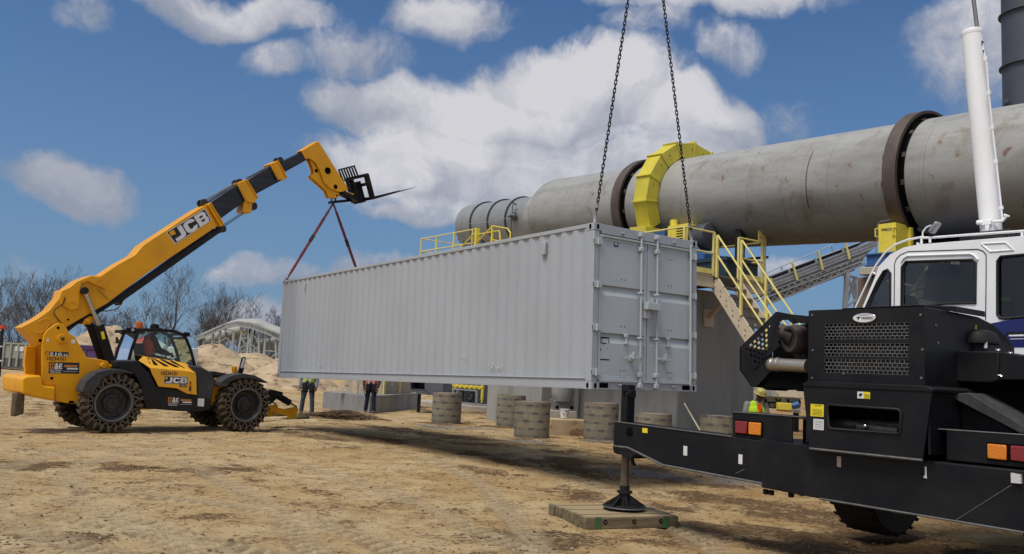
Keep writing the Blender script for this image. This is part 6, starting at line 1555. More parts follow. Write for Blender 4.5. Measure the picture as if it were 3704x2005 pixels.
part('knee_brace','beige',pf,braces)
RH=1.085
def rail(m,a,b_,n=2,z0=ZP,toe=True,ends=(1,1)):
    a=Vector(a);b_=Vector(b_)
    for h in (RH,RH*.5): m.tube(a+Vector((0,0,h)),b_+Vector((0,0,h)),.024,n=8)
    for k in range(n+1):
        if (k==0 and not ends[0]) or (k==n and not ends[1]): continue
        p_=a.lerp(b_,k/n); m.beam(p_+Vector((0,0,-.05)),p_+Vector((0,0,RH)),.06,.06,up=(1,0,0))
    if toe: m.beam(a+Vector((0,0,.06)),b_+Vector((0,0,.06)),.012,.13)
def r1(m): rail(m,(0,YN,ZP),(0,.0,ZP),1); rail(m,(PX0,YN,ZP),(0,YN,ZP),4,ends=(1,0)); 
def r2(m): rail(m,(0,.98,ZP),(0,1.95,ZP),1); rail(m,(0,1.95,ZP),(-1.6,1.95,ZP),1,ends=(0,1)); 
part('handrail','railyellow',pf,r1); part('handrail','railyellow',pf,r2)
sg=FS.atx('H',800,200,.02)
part('capacity_plate','railyellow',pf,lambda m:(m.box((.03,1.72,ZP+RH-.02),(.04,2.06,ZP+RH+.30)),m.beam((.02,2.04,ZP),(.02,2.04,ZP+RH+.3),.05,.02,up=(1,0,0))))
part('plate_print','signblack',pf,lambda m:[m.box((.0405,1.78+.06*k,ZP+RH+.1),(.0415,1.81+.06*k,ZP+RH+.13)) for k in (0,1,3,4)],smooth=0)
# stairs going down to the right, perpendicular to the platform end
top_n=FS.at('H',415,665,0.0); bot_n=FS.at('H',840,1335,0.0)
sdr=Vector((bot_n.x-top_n.x,0,bot_n.z-top_n.z)); slen=sdr.length; sdu=sdr.normalized()
NST=11
full=sdu*((ZP-1.75)/-sdu.z)
y0s,y1s=.02,.93
for yy in (y0s,y1s):
    def stringer(m):
        a=Vector((.0,yy,ZP-.2)); m.beam(a,a+full*.97,.02,.30,up=(0,0,1)) 
        up_=Vector((-sdu.z,0,sdu.x))
        for s in (1,-1): m.beam(a+up_*(.15*s)+Vector((0,.03,0)),a+full*.97+up_*(.15*s)+Vector((0,.03,0)),.08,.014,up=up_)
    part('stair_stringer','beige',pf,stringer)
    part('stringer_bolts','ringrust',pf,lambda m:[m.disc(Vector((0,yy-.011,ZP-.2))+full*t_+Vector((0,0,dz)),(0,-1,0),.018,.01,6) for t_ in [k/NST+.02 for k in range(NST)] for dz in (.05,-.08)])
def treads(m):
    for k in range(1,NST):
        p_=Vector((0,0,ZP))+full*(k/NST); m.box((p_.x-.14,y0s+.02,p_.z-.12),(p_.x+.13,y1s-.02,p_.z-.085)); m.box((p_.x+.125,y0s+.02,p_.z-.125),(p_.x+.135,y1s-.02,p_.z-.08))
part('stair_treads','steelgrey',pf,treads,smooth=0)
def strail(m):
    for yy in (y0s-.02,y1s+.02):
        a=Vector((.12,yy,ZP)); 
        for h in (1.0,.48): m.tube(a+Vector((0,0,h)),a+full*.95+Vector((0,0,h)),.026,n=8)
        for t_ in (.0,.36,.72): p_=a+full*t_; m.beam(p_+Vector((0,0,-.1)),p_+Vector((0,0,1.0)),.06,.06,up=(1,0,0))
part('stair_rail','railyellow',pf,strail)
lz=ZP+full.z
part('landing','beige',pf,lambda m:(m.box((full.x*.97,-.1,lz-.25),(full.x+1.6,1.1,lz-.1))))
part('landing_leg','beige',pf,lambda m:[m.box((full.x+1.35,y,-.1),(full.x+1.5,y+.15,lz-.25)) for y in (-.05,.9)])
# drive motor, gearbox, base under the guard
mt=FS.at('G',2080,740,.9)
FMt=Frame(FS.wld((0,0,ZP)),FS.x)
mo=empty('drive_motor',FMt,'dark grey electric motor with a round fan cowl by the yellow handrail','motor')
mc=FS.at('H',340,240,1.5); mzc=mc.z-ZP; mxc=mc.x
def mot(m):
    m.tube((mxc-1.3,1.5,mzc),(mxc-.25,1.5,mzc),.34,n=32)
    for k in range(32): a=2*math.pi*k/32; m.beam((mxc-1.25,1.5+.35*math.cos(a),mzc+.35*math.sin(a)),(mxc-.3,1.5+.35*math.cos(a),mzc+.35*math.sin(a)),.012,.035,up=(0,math.cos(a),math.sin(a)))
    m.box((mxc-1.1,1.25,mzc-.55),(mxc-.4,1.75,mzc-.25))
part('motor_body','motor',mo,mot)
part('fan_cowl','motor',mo,lambda m:m.lathe([(.36,-.28),(.40,-.25),(.41,.05),(.38,.13),(.28,.17),(0,.18)],(mxc,1.5,mzc),(1,0,0),36),smooth=40)
part('lifting_eye','galv',mo,lambda m:m.path([(mxc-.55,1.5+.05*math.cos(a),mzc+.46+.05*math.sin(a)) for a in [k*math.pi/6 for k in range(12)]],.014,6,closed=True))
part('motor_base','blue',mo,lambda m:(m.box((mxc-1.5,1.0,mzc-.72),(mxc+.35,2.0,mzc-.55)),m.prism([(mxc-.3,mzc-.55),(mxc+.2,mzc-.55),(mxc-.1,mzc-.25),(mxc-.3,mzc-.25)],1.1,1.14)),.01)
bs=empty('steel_pedestal',FMt,'dark teal steel pedestal standing on the platform below the drive motor','pedestal')
part('base_block','teal',bs,lambda m:(m.box((-2.8,.9,.05),(-.35,2.2,mzc-.73)),m.box((-2.85,.85,mzc-.85),(-.3,2.25,mzc-.80))),.01)
part('base_frame','blacktrim',bs,lambda m:(m.box((-.75,1.7,.02),(-.55,1.9,1.5)),m.box((-2.8,2.25,.7),(-.1,2.35,.76)),m.box((-2.4,2.3,.02),(-.9,2.9,.62))),.01)
gbx=empty('gear_reducer',FMt,'yellow slotted coupling guard and blue gearbox between the gear guard and the motor','gearbox')
g_=FS.at('G',1855,700,1.0); gxc=g_.x; gzc=g_.z-ZP
g2_=FS.at('G',1838,630,1.3)
part('coupling_guard','safety',gbx,lambda m:(m.box((gxc-.36,1.1,gzc-.6),(gxc+.42,1.8,gzc+.24)),m.tube((g2_.x,1.4,gzc+.2),(g2_.x,1.4,g2_.z-ZP+.08),.12,n=20)),.012)
part('guard_slots','hole',gbx,lambda m:[m.box((gxc-.0,1.095,gzc-.42+.075*k),(gxc+.40,1.101,gzc-.39+.075*k)) for k in range(8)]+[m.box((gxc+.421,1.15,gzc-.42+.075*k),(gxc+.424,1.7,gzc-.39+.075*k)) for k in range(8)],smooth=0)
part('gearbox_case','blue',gbx,lambda m:(m.box((gxc-1.3,1.0,gzc-.5),(gxc-.4,1.9,gzc+.1)),[m.tube((gxc-1.2+.12*k,.98,gzc-.02),(gxc-1.2+.12*k,1.0,gzc-.02),.025,n=8) for k in range(7)]),.02)
# left platform by the breeching
_pl=at_depth(*zz('O',640,590),36.5)
FL=Frame((_pl.x,_pl.y,_pl.z-1.07),FS.x)
lp2=empty('burner_platform',FL,'yellow railed service platform at the far narrow end of the drum','platform')

def OP(x,y,d=0.): q_=FL.at('O',x,y,d); return Vector((q_.x,d,q_.z))
Lx=OP(1690,400).x; 
def olr(m):
    m.tube(OP(640,590),OP(1690,398),.025,n=6); m.tube(OP(630,825),OP(1640,660),.025,n=6)
    for x,y in ((645,590),(930,545),(1255,480),(1600,420),(1650,505)): p_=OP(x,y); m.beam(p_+Vector((0,0,-1.3)),p_,.06,.06,up=(1,0,0))
    for z_ in (1.07,.53): m.tube((0,0,z_),(0,3.2,z_),.025,n=6)
    m.beam((0,1.6,0),(0,1.6,1.07),.06,.06,up=(1,0,0))
    m.tube((0,3.2,1.07),(Lx,3.2,1.07),.025,n=6)
part('handrail','railyellow',lp2,olr)
def osr(m):
    D_=-.15
    m.tube(OP(1300,820,D_),OP(1680,440,D_),.03,n=6); m.tube(OP(1560,780,D_),OP(1965,350,D_),.03,n=6); m.tube(OP(1965,350,D_),OP(2240,395,D_),.03,n=6)
    m.path([OP(2240,395,D_),OP(2300,480,D_),OP(2295,700,D_)],.03,6); m.beam(OP(1965,350,D_),OP(1950,760,D_),.07,.07,up=(1,0,0)); m.tube(OP(1700,505,D_),OP(2095,435,D_),.025,n=6); m.path([OP(2095,435,D_),OP(2115,680,D_)],.03,6)
    m.tube(OP(1860,760,D_),OP(1955,620,D_),.03,n=6); m.tube(OP(1965,608,D_),OP(2200,650,D_),.025,n=6); m.beam(OP(1685,390,D_),OP(1670,820,D_),.16,.10,up=(1,0,0))
part('stair_rail','safety',lp2,osr)
part('deck','beige',lp2,lambda m:(m.box((-.1,0,-.15),(Lx+3.4,3.3,-.02))),.01)
part('support_leg','beige',lp2,lambda m:[m.box((x,y,-FL.o.z-.1),(x+.2,y+.2,-.15)) for x,y in ((FL.at(None,1918,1400,2.4).x,2.4),(FL.at(None,1918,1400,2.4).x-7.2,2.4))])
# yellow guard box on the second pier
FE_d=19.6
_e=at_depth(*zz('H',2245,430),FE_d); FE=Frame((_e.x,_e.y,0),FS.x)
pz=FE.at('H',2245,430).z
def EP(k,x,y,d=0): q_=FE.at(k,x,y,d); return Vector((q_.x,d,q_.z))
eb_=empty('guard_box',Frame((_e.x,_e.y,pz),FE.x),'bright yellow boxy machine guard with two side handles in front of the rusty riding ring','guard box')
def toL(v): return Vector((v.x,v.y,v.z-pz))
fx0,fx1=EP('H',2252,300).x,EP('H',2448,300).x; fz1=EP('H',2350,88).z-pz
def gbox(m):
    m.box((fx0,0,0),(fx1,.03,fz1)); 
    rq=FE.atx('L',790,103,fx1); yR=rq.y; zR=rq.z-pz
    m.add([(fx1,.0,0),(fx1,yR,0),(fx1,yR,zR),(fx1,0,fz1),(fx0,yR,0),(fx0,yR,zR),(fx0,.03,fz1),(fx0,.03,0)],[(0,1,2,3),(6,3,2,5),(7,6,5,4),(1,4,5,2)])
part('box_shell','safety',eb_,gbox,.006,smooth=0)
def hnd(m):
    for x,y0,y1 in ((2240,145,235),(2440,130,220)):
        a=toL(EP('H',x,y0,-.03)); b_=toL(EP('H',x,y1,-.03)); m.path([a+Vector((0,.04,0)),a+Vector((-.05,0,0)),b_+Vector((-.05,0,0)),b_+Vector((0,.04,0))],.016,6)
    rq=FE.atx('L',790,103,fx1); m.box((fx1,rq.y-.12,rq.z-pz-.55),(fx1+.07,rq.y-.02,rq.z-pz-.05))
part('handle','safety',eb_,hnd)
tx('FEECO','H',(2285,175),(2420,165),(2285,148),0,'motor',.03,par=eb_,fr=FE)
for o in eb_.children:
    if o.name.startswith('lettering'):
        for v_ in o.data.vertices: v_.co.z-=pz
p2r=empty('roller_cradle',FE,'blue steel roller cradle on the tan concrete pier beneath the yellow guard box','roller cradle')
bz1=EP('H',2110,435).z; bz0=EP('H',2110,575).z; bx0=EP('H',2112,500).x
part('base_beam','blue',p2r,lambda m:(m.box((bx0,-.05,bz0),(bx0+2.4,1.2,bz0+.04)),m.box((bx0+.02,.0,bz0+.04),(bx0+2.4,.05,bz1-.04)),m.box((bx0,-.05,bz1-.04),(bx0+2.4,1.2,bz1)),m.box((bx0+.02,.05,bz0+.04),(bx0+.05,1.2,bz1-.04))),.006)
part('roller_bearing','galv',p2r,lambda m:(m.tube((bx0+.28,.3,bz1+.10),(bx0+.28,.7,bz1+.10),.10,n=16),m.box((bx0+.12,.3,bz1),(bx0+.5,.7,bz1+.07)),m.path([(bx0+.0,.4,bz1),(bx0+.05,.4,bz1+.75),(bx0+.12,.4,bz1+.82),(bx0+.5,.4,bz1+.84)],.012,6)),.01)
part('dark_gear_cover','hole',p2r,lambda m:m.box((fx1+.3,1.2,bz1-.1),(fx1+1.6,1.3,bz1+1.1)),.01)
px0=EP('H',2005,700).x; px1=px0+2.6
t2=empty('concrete_pier',FE,'tan concrete pier with a flared cap under the blue roller base','pier')
px0=FE.at('L',267,700,.1).x; px1=px0+3.6; hz_a=FE.at('L',267,600,.1).z; hz_b=FE.at('L',335,520,.1)
part('pier_shaft','tanconc',t2,lambda m:(m.prism([(px0,-.2),(px1,-.2),(px1,bz0-.22),(hz_b.x,bz0-.22),(px0,hz_a)],.1,1.6)),.03)
part('pier_cap','slab',t2,lambda m:(m.box((bx0-.12,-.1,bz0-.20),(bx0+2.5,1.7,bz0-.02))),.02)
part('conduit','blacktrim',t2,lambda m:(m.tube((px0+1.1,.05,2.4),(px0+1.1,.05,bz0-.3),.03,n=6)))
# ------------------------------------------------------------------ inclined conveyor at right
FY=Frame(at_depth(*zz('H',1500,600),30).xy.to_3d(),(1,.15,0))
def YP(x,y,d=0): q_=FY.at('H',x,y,d); return Vector((q_.x,d,q_.z))
cv=empty('inclined_conveyor',FY,'grey belt conveyor with yellow rail posts climbing to the right under the drum','conveyor')
B0=YP(790,860); B1=YP(2230,300); bdv=(B1-B0).normalized()
def line(m,a,b_,w_,h_): m.beam(a,b_,w_,h_,up=(0,0,1))
def stri(m):
    for (p_,q_,h_) in (((860,800),(2230,280),.055),((870,845),(2230,310),.06),((880,870),(2230,345),.05),((900,960),(2110,445),.05)):
        a=YP(*p_); b_=YP(*q_); m.beam(a,b_,.10,h_); m.beam(a+Vector((0,1.1,0)),b_+Vector((0,1.1,0)),.10,h_)
    a=YP(870,828); b_=YP(2230,300); m.beam(a,b_,.04,.20)
part('stringer','galv',cv,stri)
def belt(m):
    a=YP(850,790); b_=YP(2060,300); 
    m.add([YP(850,760,.3),YP(2060,300,.3),YP(2010,345,.3),YP(860,800,.3)],[(0,1,2,3)])
    m.beam(YP(850,770,.7),YP(2100,290,.7),.9,.02)
part('belt','blacktrim',cv,belt)
part('idler_frame','galv',cv,lambda m:[m.beam(YP(960+300*k,765-120*k,.2),YP(950+300*k,720-120*k,.2),.09,.05,up=(0,1,0)) for k in range(4)]+[m.tube(YP(850,745,.25),YP(2060,295,.25),.02,n=5)])
def walkway(m):
    for k in range(34):
        t_=k/33; x=910+1190*t_; y=925-455*t_
        if k%2: m.beam(YP(x,y-6,-.1),YP(x+26,y-16,-.1),.02,.05)
    m.beam(YP(900,905,-.1),YP(2110,440,-.1),.04,.03); m.beam(YP(900,955,-.3),YP(2110,495,-.3),.04,.04)
part('walkway','galv',cv,walkway)
part('guard_sheet','steelgrey',cv,lambda m:(m.add([YP(870,870,.2),YP(2230,345,.2),YP(2110,440,.2),YP(900,925,.2)],[(0,1,2,3)]),m.add([YP(1000,850,.6),YP(2100,460,.6),YP(1980,620,.6),YP(1050,985,.6)],[(0,1,2,3)])))
def truss(m):
    pts=[(960,945),(2100,470)]; low=[(990,1000),(1280,890),(1840,650),(2100,540)]
    for k in range(3): m.beam(YP(*low[k]),YP(*low[k+1]),.07,.07)
    for k in range(13):
        t0=k/13; t1=(k+.5)/13; t2_=(k+1)/13
        U=lambda t_:YP(1000+1080*t_,935-445*t_); Lw=lambda t_:YP(1000+1080*t_,993-452*t_)
        m.beam(U(t0),Lw(t1),.05,.05); m.beam(Lw(t1),U(t2_),.05,.05)
    m.beam(YP(1280,890,1.1),YP(2080,545,1.1),.06,.06)
part('truss','galv',cv,truss)
part('rail_post','railyellow',cv,lambda m:[m.beam(YP(*a,-.15),YP(*b_,-.15),.07,.05,up=(0,1,0)) for a,b_ in (((1045,700),(1075,835)),((1290,530),(1345,725)),((1580,400),(1628,608)),((1885,310),(1930,490)))])
part('hand_rope','galv',cv,lambda m:(m.path([YP(x,y,-.15) for x,y in ((880,695),(1285,520),(1580,398),(1750,320),(1880,250))],.018,5),[m.tube(YP(x,y,.9),YP(x+15,y+60,.9),.02,n=5) for x,y in ((1165,580),(1725,345),(1350,560))]))
tw=empty('conveyor_trestle',FY,'pale steel trestle legs with cross bracing under the inclined conveyor','trestle')
def tws(m):
    m.beam(YP(1905,630),YP(1875,1060),.14,.14,up=(1,0,0)); m.beam(YP(1990,680,.8),YP(1995,1000,.8),.09,.09,up=(1,0,0)); m.beam(YP(1915,690,.2),YP(1990,940,.2),.06,.06,up=(0,1,0)); m.beam(YP(1985,700,.2),YP(1905,960,.2),.06,.06,up=(0,1,0)); m.beam(YP(1860,665),YP(2010,700,.3),.08,.08); m.beam(YP(1900,1020),YP(2010,940),.08,.06)
    a=YP(1875,1055); m.beam(a,Vector((a.x-.05,0,0)),.14,.14,up=(1,0,0)); a=YP(1995,1000,.8); m.beam(a,Vector((a.x,.8,0)),.09,.09,up=(1,0,0))
part('trestle_legs','galv',tw,tws)
# ------------------------------------------------------------------ stack
q_=FD.at('I',1760,590,0); sb=at_depth(*zz('I',1760,590),21.5)
skk=empty('exhaust_stack',(sb.x+.62,sb.y,0),'dark slate blue cylindrical exhaust stack rising behind the drum at the right edge','stack')
STR=.60
part('stack_tube','stack',skk,lambda m:m.tube((0,0,0),(0,0,sb.z+6),STR,n=56))
zA=at_depth(*zz('I',1750,355),21.5).z; zB=at_depth(*zz('I',1750,45),21.5).z; zC=at_depth(*zz('I',1750,595),21.5).z
part('flange','stack',skk,lambda m:[m.lathe([(STR,-.03),(STR+.07,-.03),(STR+.07,.0),(STR+.02,.01),(STR+.02,.06),(STR,.06)],(0,0,z),(0,0,1),56) for z in (zA,zB)])
part('lug','stack',skk,lambda m:m.lathe([(.03,0),(.09,.0),(.09,.04),(.03,.06),(0,.06)],(-STR-.05,-.1,zC+.05),(-1,0,0),14))
# ------------------------------------------------------------------ concrete block and plant under the container
def quadblock(name,C,L,Rr,h,mat_,lab,cat):
    C=Vector((C.x,C.y,0)); L=Vector((L.x,L.y,0)); Rr=Vector((Rr.x,Rr.y,0)); fr=Frame(C,(Rr-C)); l=fr.loc(L); r_=fr.loc(Rr)
    o=empty(name,fr,lab,cat)
    part('block',mat_,o,lambda m:m.add([(0,0,-.3),(r_.x,0,-.3),(r_.x+l.x,l.y,-.3),(l.x,l.y,-.3),(0,0,h),(r_.x,0,h),(r_.x+l.x,l.y,h),(l.x,l.y,h)],[(0,3,2,1),(4,5,6,7),(0,1,5,4),(1,2,6,5),(2,3,7,6),(3,0,4,7)]),.015)
    return o,fr,l,r_
C=on_ground(*zz('N',960,803)); L=on_ground(*zz('N',80,690)); Rr=on_ground(*zz('N',1860,700))
cb_,FB,lB,rB=quadblock('concrete_block',C,L,Rr,.64,'concrete','large pale grey concrete foundation block behind the worker with the orange vest','concrete block')
part('right_face_sheet','concretedark',cb_,lambda m:m.box((0.01,-.004,-.1),(rB.x-.01,-.001,.60)),smooth=0)  # thin sheet of the pier concrete over the whole right face
bt_=.64
FBf=Frame(FB.wld((lB.x*.5,lB.y*.5,0)),(1,0,0))
def NP(x,y,d): q=FBf.at('N',x,y,d); return Vector((q.x,d,q.z))
leg=empty('steel_trestle',FBf,'beige steel leg trestle bolted on top of the concrete block','trestle')
part('frame_legs','beige',leg,lambda m:(m.beam(NP(405,400,0),NP(500,170,0)+Vector((.3,0,.6)),.16,.05,up=(0,1,0)),m.beam(NP(690,430,.1),NP(688,170,.1)+Vector((0,0,1.5)),.20,.20,up=(1,0,0)),m.beam(NP(480,285,.1),NP(900,295,.1),.05,.05),m.prism([(NP(x,y,.0).x,NP(x,y,.0).z) for x,y in ((358,395),(365,310),(440,300),(400,398))],0,.15)))
part('yellow_tag','safety',leg,lambda m:m.box(NP(395,245,0),NP(428,130,.05)))
FR=Frame(FB.wld((rB.x*.55,rB.y+.5,0)),FB.x)
bxs=empty('equipment_housing',FR,'beige steel equipment housing with yellowish corner posts standing on the concrete block','machine housing')
def RP(k,x,y,d=0): q=FR.at(k,x,y,d); return Vector((q.x,d,q.z))
a=RP('N',1200,450); b_=RP('N',1515,470); c_=RP('N',1840,480)
part('housing_panel','beigebox',bxs,lambda m:(m.box((a.x+.1,.05,bt_),(c_.x,1.6,2.6)),))
part('corner_posts','railyellow',bxs,lambda m:[m.box((x-.13,-.02,bt_),(x+.13,.16,2.6)) for x in (a.x+.25,b_.x)])
part('warning_triangle','signwhite',bxs,lambda m:m.prism([(RP('N',x,y,.05).x,RP('N',x,y,.05).z) for x,y in ((1350,275),(1405,278),(1385,235))],.04,.048))
FDk=Frame(at_depth(*zz('N',1900,300),34).xy.to_3d(),(1,-.25,0))
dk=empty('air_duct',FDk,'slate grey open air duct with a slanted underside beside the beige housing','duct')
def DP(x,y,d=0): q=FDk.at('N',x,y,d); return Vector((q.x,d,q.z))
part('duct_mouth','duct',dk,lambda m:(m.box(DP(1728,375,0),DP(2002,370,.05)+Vector((0,0,-.05))) if False else None,
   m.prism([(DP(x,y).x,DP(x,y).z) for x,y in ((1715,350),(1730,350),(1730,100),(1715,100))],0,1.2), m.prism([(DP(x,y).x,DP(x,y).z) for x,y in ((1990,365),(2010,365),(2010,100),(1990,100))],0,1.2),
   m.prism([(DP(x,y).x,DP(x,y).z) for x,y in ((1720,350),(2000,370),(2100,465),(1850,440))],.02,1.2), m.prism([(DP(x,y).x,DP(x,y).z) for x,y in ((2010,100),(2330,100),(2330,440),(2100,465),(2010,370))],-.02,1.2),
   m.prism([(DP(x,y).x,DP(x,y).z) for x,y in ((1720,100),(2010,100),(2010,210),(1720,205))],.0,1.2)),smooth=0)
part('duct_inside','steelgrey',dk,lambda m:(m.prism([(DP(x,y).x,DP(x,y).z) for x,y in ((1730,200),(1995,205),(1995,368),(1730,350))],.9,1.0),m.add([DP(1732,350,0),DP(1992,368,0),DP(1975,330,.7),DP(1745,318,.7)],[(0,1,2,3)])),smooth=0)
part('duct_feet','blacktrim',dk,lambda m:(m.box(DP(1860,440,.3),Vector((DP(1895,440,.3).x,.5,0))),m.box(DP(2270,430,.4),Vector((DP(2300,440,.4).x,.6,0)))))
# slab
A1=on_ground(*zz('P',25,290)); A2=on_ground(*zz('P',750,362)); A3=on_ground(*zz('P',1260,440))
sl=empty('concrete_slab',Frame((A1.x,A1.y,0),(A2-A1)),'pale concrete slab edge running behind the footing forms','slab')
slL=(A2-A1).length
part('slab_body','slab',sl,lambda m:m.box((-1.5,0,-.2),(slL*1.9,7,.16)),.02)
# gas train rack
FG=Frame((Frame((A1.x,A1.y,0),(A2-A1)).wld((slL*.55,.9,0))),(A2-A1))
gr=empty('gas_pipe_rack',FG,'grey framed skid carrying yellow gas pipes and valves on the pale slab','pipe rack')
def GP(x,y,d=0): q=FG.at('P',x,y,d); return Vector((q.x,d,q.z))
def gpipes(m):
    zc=GP(450,125).z; x0=GP(260,120).x; x1=GP(640,120).x
    m.tube((x0,.0,zc),(x1,.0,zc),.055,n=10); m.tube((x1-.05,0,zc+.9),(x1-.05,0,zc-.55),.07,n=12); m.tube((x1-.05,0,zc-.55),(x1-.05,0,zc-.7),.05)
    for k in range(9):
        x=x0+(x1-x0)*k/8.5; m.tube((x,-.09,zc),(x,.09,zc),.09,n=12); m.tube((x+.1,0,zc),(x+.16,0,zc),.10,n=12)
part('gas_pipes','safety',gr,gpipes)
def grf(m):
    x0=GP(265,140).x; x1=GP(610,155).x; z=GP(265,140).z; z1=GP(610,155).z
    m.beam((x0,-.2,z),(x1,-.2,z),.07,.07)
    for x in (x0,(x0+x1)/2,x1,GP(740,200).x): m.beam((x,-.2,.16),(x,-.2,z if x<x1+.1 else z+1),.08,.08,up=(1,0,0)); m.beam((x,.9,.16),(x,.9,z+1),.08,.08,up=(1,0,0))
    m.beam((x0,-.2,.22),(GP(745,200).x,-.2,.22),.08,.10)
part('skid_frame','galv',gr,grf)
def grj(m):
    rd=random.Random(4)
    for k in range(16):
        x=rd.uniform(GP(280,200).x,GP(735,200).x); z=rd.uniform(.3,1.4); m.tube((x,.1,z),(x+rd.uniform(-.2,.2),.3,z+rd.uniform(-.1,.1)),rd.uniform(.05,.13),n=10)
        m.tube((x,.3,.2),(x,.3,z),.03,n=6)
    m.box((GP(270,200).x,.7,.2),(GP(740,200).x,.8,2.4))
part('valves','motor',gr,grj)
part('meter_box','signwhite',gr,lambda m:(m.box(GP(285,170,-.1),GP(325,145,.1)+Vector((0,.2,0))),m.box(GP(345,178,-.1),GP(375,165,.1))))
# hopper vessel
FV=Frame(at_depth(*zz('P',1400,250),26.3).xy.to_3d(),(1,.1,0))
vs_=empty('discharge_vessel',FV,'round grey steel vessel leg on a base with two holes under the container floor','vessel')
def VP(x,y,d=0): q=FV.at('P',x,y,d); return Vector((q.x,d,q.z))
vx=(VP(1290,200).x+VP(1502,200).x)/2; vr=(VP(1502,200).x-VP(1290,200).x)/2; zr=VP(1400,262).z
part('vessel_body','galv',vs_,lambda m:(m.lathe([(vr,3.0),(vr,zr+.25),(vr*.96,zr+.12),(vr*.8,zr+.0),(vr*.78,zr-.02)],(vx,vr,0),(0,0,1),40)))
part('vessel_base','steelgrey',vs_,lambda m:(m.box((VP(1305,280).x,.2,VP(1400,352).z),(VP(1500,280).x,1.2,zr+.02))),.02)
part('base_holes','hole',vs_,lambda m:[m.disc((VP(x,y,.2).x,.198,VP(x,y,.2).z),(0,-1,0),.055,.003,18) for x,y in ((1328,318),(1463,322))],smooth=0)
part('plinth','slab',vs_,lambda m:m.box((VP(1262,350).x,-.1,-.2),(VP(1503,350).x,1.6,VP(1400,352).z)),.01)
lw=empty('low_wall',FV,'low rough tan concrete wall stub between two footing forms','low wall')
part('wall_body','sand',lw,lambda m:(m.box((VP(1262,440,-.9).x,-.9,-.2),(VP(1600,440,-.9).x,-.3,VP(1400,430,-.9).z)),),.03)
bk=empty('bucket',FV,'small dirty white bucket in front of the round vessel base','bucket')
bc_=VP(1395,418,-.4); part('bucket_body','signwhite',bk,lambda m:m.lathe([(.0,0),(.12,0),(.145,.25),(.155,.25),(.155,.27),(.14,.27),(.11,.02),(0,.02)],bc_,(0,0,1),24)); part('bucket_spots','rubberclay',bk,lambda m:[m.sphere(bc_+Vector((x,-.135,z)),.02,4,(1,.3,1.2)) for x,z in ((-.05,.12),(.03,.2),(.06,.1))])
# leaning plank
pk=empty('leaning_plank',(0,0,0),'thin grey plank leaning against the dark concrete pier','plank')
fpk=Frame(FS.wld((-1.85,.3,0)),FS.y*1.0)
a=at_depth(*zz('J',1225,240),22.6); b_=at_depth(*zz('J',1332,425),21.8); pk.location=(b_.x,b_.y,0)
part('board','slab',pk,lambda m:m.beam(a-Vector((b_.x,b_.y,0)),Vector((0,0,b_.z))+(b_-a)*.35,.03,.10,up=(0,1,0)))
# brushwood heap
g=on_ground(*zz('N',420,900)); br_=empty('brushwood_heap',(g.x,g.y,gz(g.x,g.y)),'low heap of dry brushwood sticks on the dirt in front of the concrete block','brush heap')
def twg(m):
    rd=random.Random(9)
    for k in range(190):
        x=rd.gauss(0,.55); y=rd.gauss(0,.25); z=max(.01,.24-abs(x)*.17)*rd.random(); a=rd.gauss(0,.28); L_=rd.uniform(.35,.9); d_=Vector((math.cos(a),math.sin(a)*.8,rd.gauss(0,.10)))
        p_=Vector((x,y,z+.02)); q=p_+d_*L_*.5; q.z=max(q.z,.01); s_=p_-d_*L_*.5; s_.z=max(s_.z,.01); p_.z+=rd.uniform(0,.05); m.path([s_,p_,q],[.012,.011,.005],4)
part('sticks','twig',br_,twg)
# ------------------------------------------------------------------ workers
def stand(px,py,yaw=0): g=on_ground(px,py); return Frame((g.x,g.y,gz(g.x,g.y)),(math.cos(yaw),math.sin(yaw),0))
def belt(root,V,look,sd):
    def f(m):
        c=V['pelvis']+Vector((0,0,.08)); m.lathe([(.168,0),(.172,.005),(.172,.045),(.168,.05)],c,(0,0,1),24)
        for s in (1,-1):
            m.box(c+sd*(.12*s)-Vector((.06,.19,.22)),c+sd*(.12*s)+Vector((.06,-.12,-.0))); m.path([c+sd*.18*s,c+sd*.25*s-Vector((0,.05,.25)),c+sd*.20*s-Vector((0,.1,.45)),c+sd*.12*s-Vector((0,.12,.28))],.014,5)
            m.path([c+sd*.10*s,V['chest']+sd*.11*s+look*.16,V['sh'+('L' if s*sd.x>0 else 'R')]+Vector((0,0,.06))],.018,5)
        # leg loops
        for s in 'LR':
            h=V['hip'+s].lerp(V['kn'+s],.35); m.lathe([(.108,-.02),(.112,0),(.108,.02)],h,(0,.1,1),20)
    part('tool_belt','blacktrim',root,f)
    part('tool_pouch','leather',root,lambda m:m.box(V['pelvis']+sd*.17-Vector((.05,.14,.16)),V['pelvis']+sd*.17+Vector((.05,.02,.04))),.02)
person(stand(*zz('U',1290,1095)),'person in blue shirt and lime vest next to the handler stabiliser',
  dict(pelvis=(0,0,1.0),chest=(0,.0,1.32),neck=(0,0,1.52),head=(0,-.02,1.67),look=(-.1,-1,0),shL=(.20,0,1.45),elL=(.27,.02,1.16),wrL=(.27,-.06,.93),shR=(-.20,0,1.45),elR=(-.29,.02,1.17),wrR=(-.29,-.05,.92),
   hipL=(.10,0,.92),knL=(.15,-.03,.52),anL=(.17,.0,.10),hipR=(-.10,0,.92),knR=(-.16,-.02,.52),anR=(-.20,.02,.10)),
  'shirt','limevest','jeans','leather','skin','helmet',belt,glove='leather')
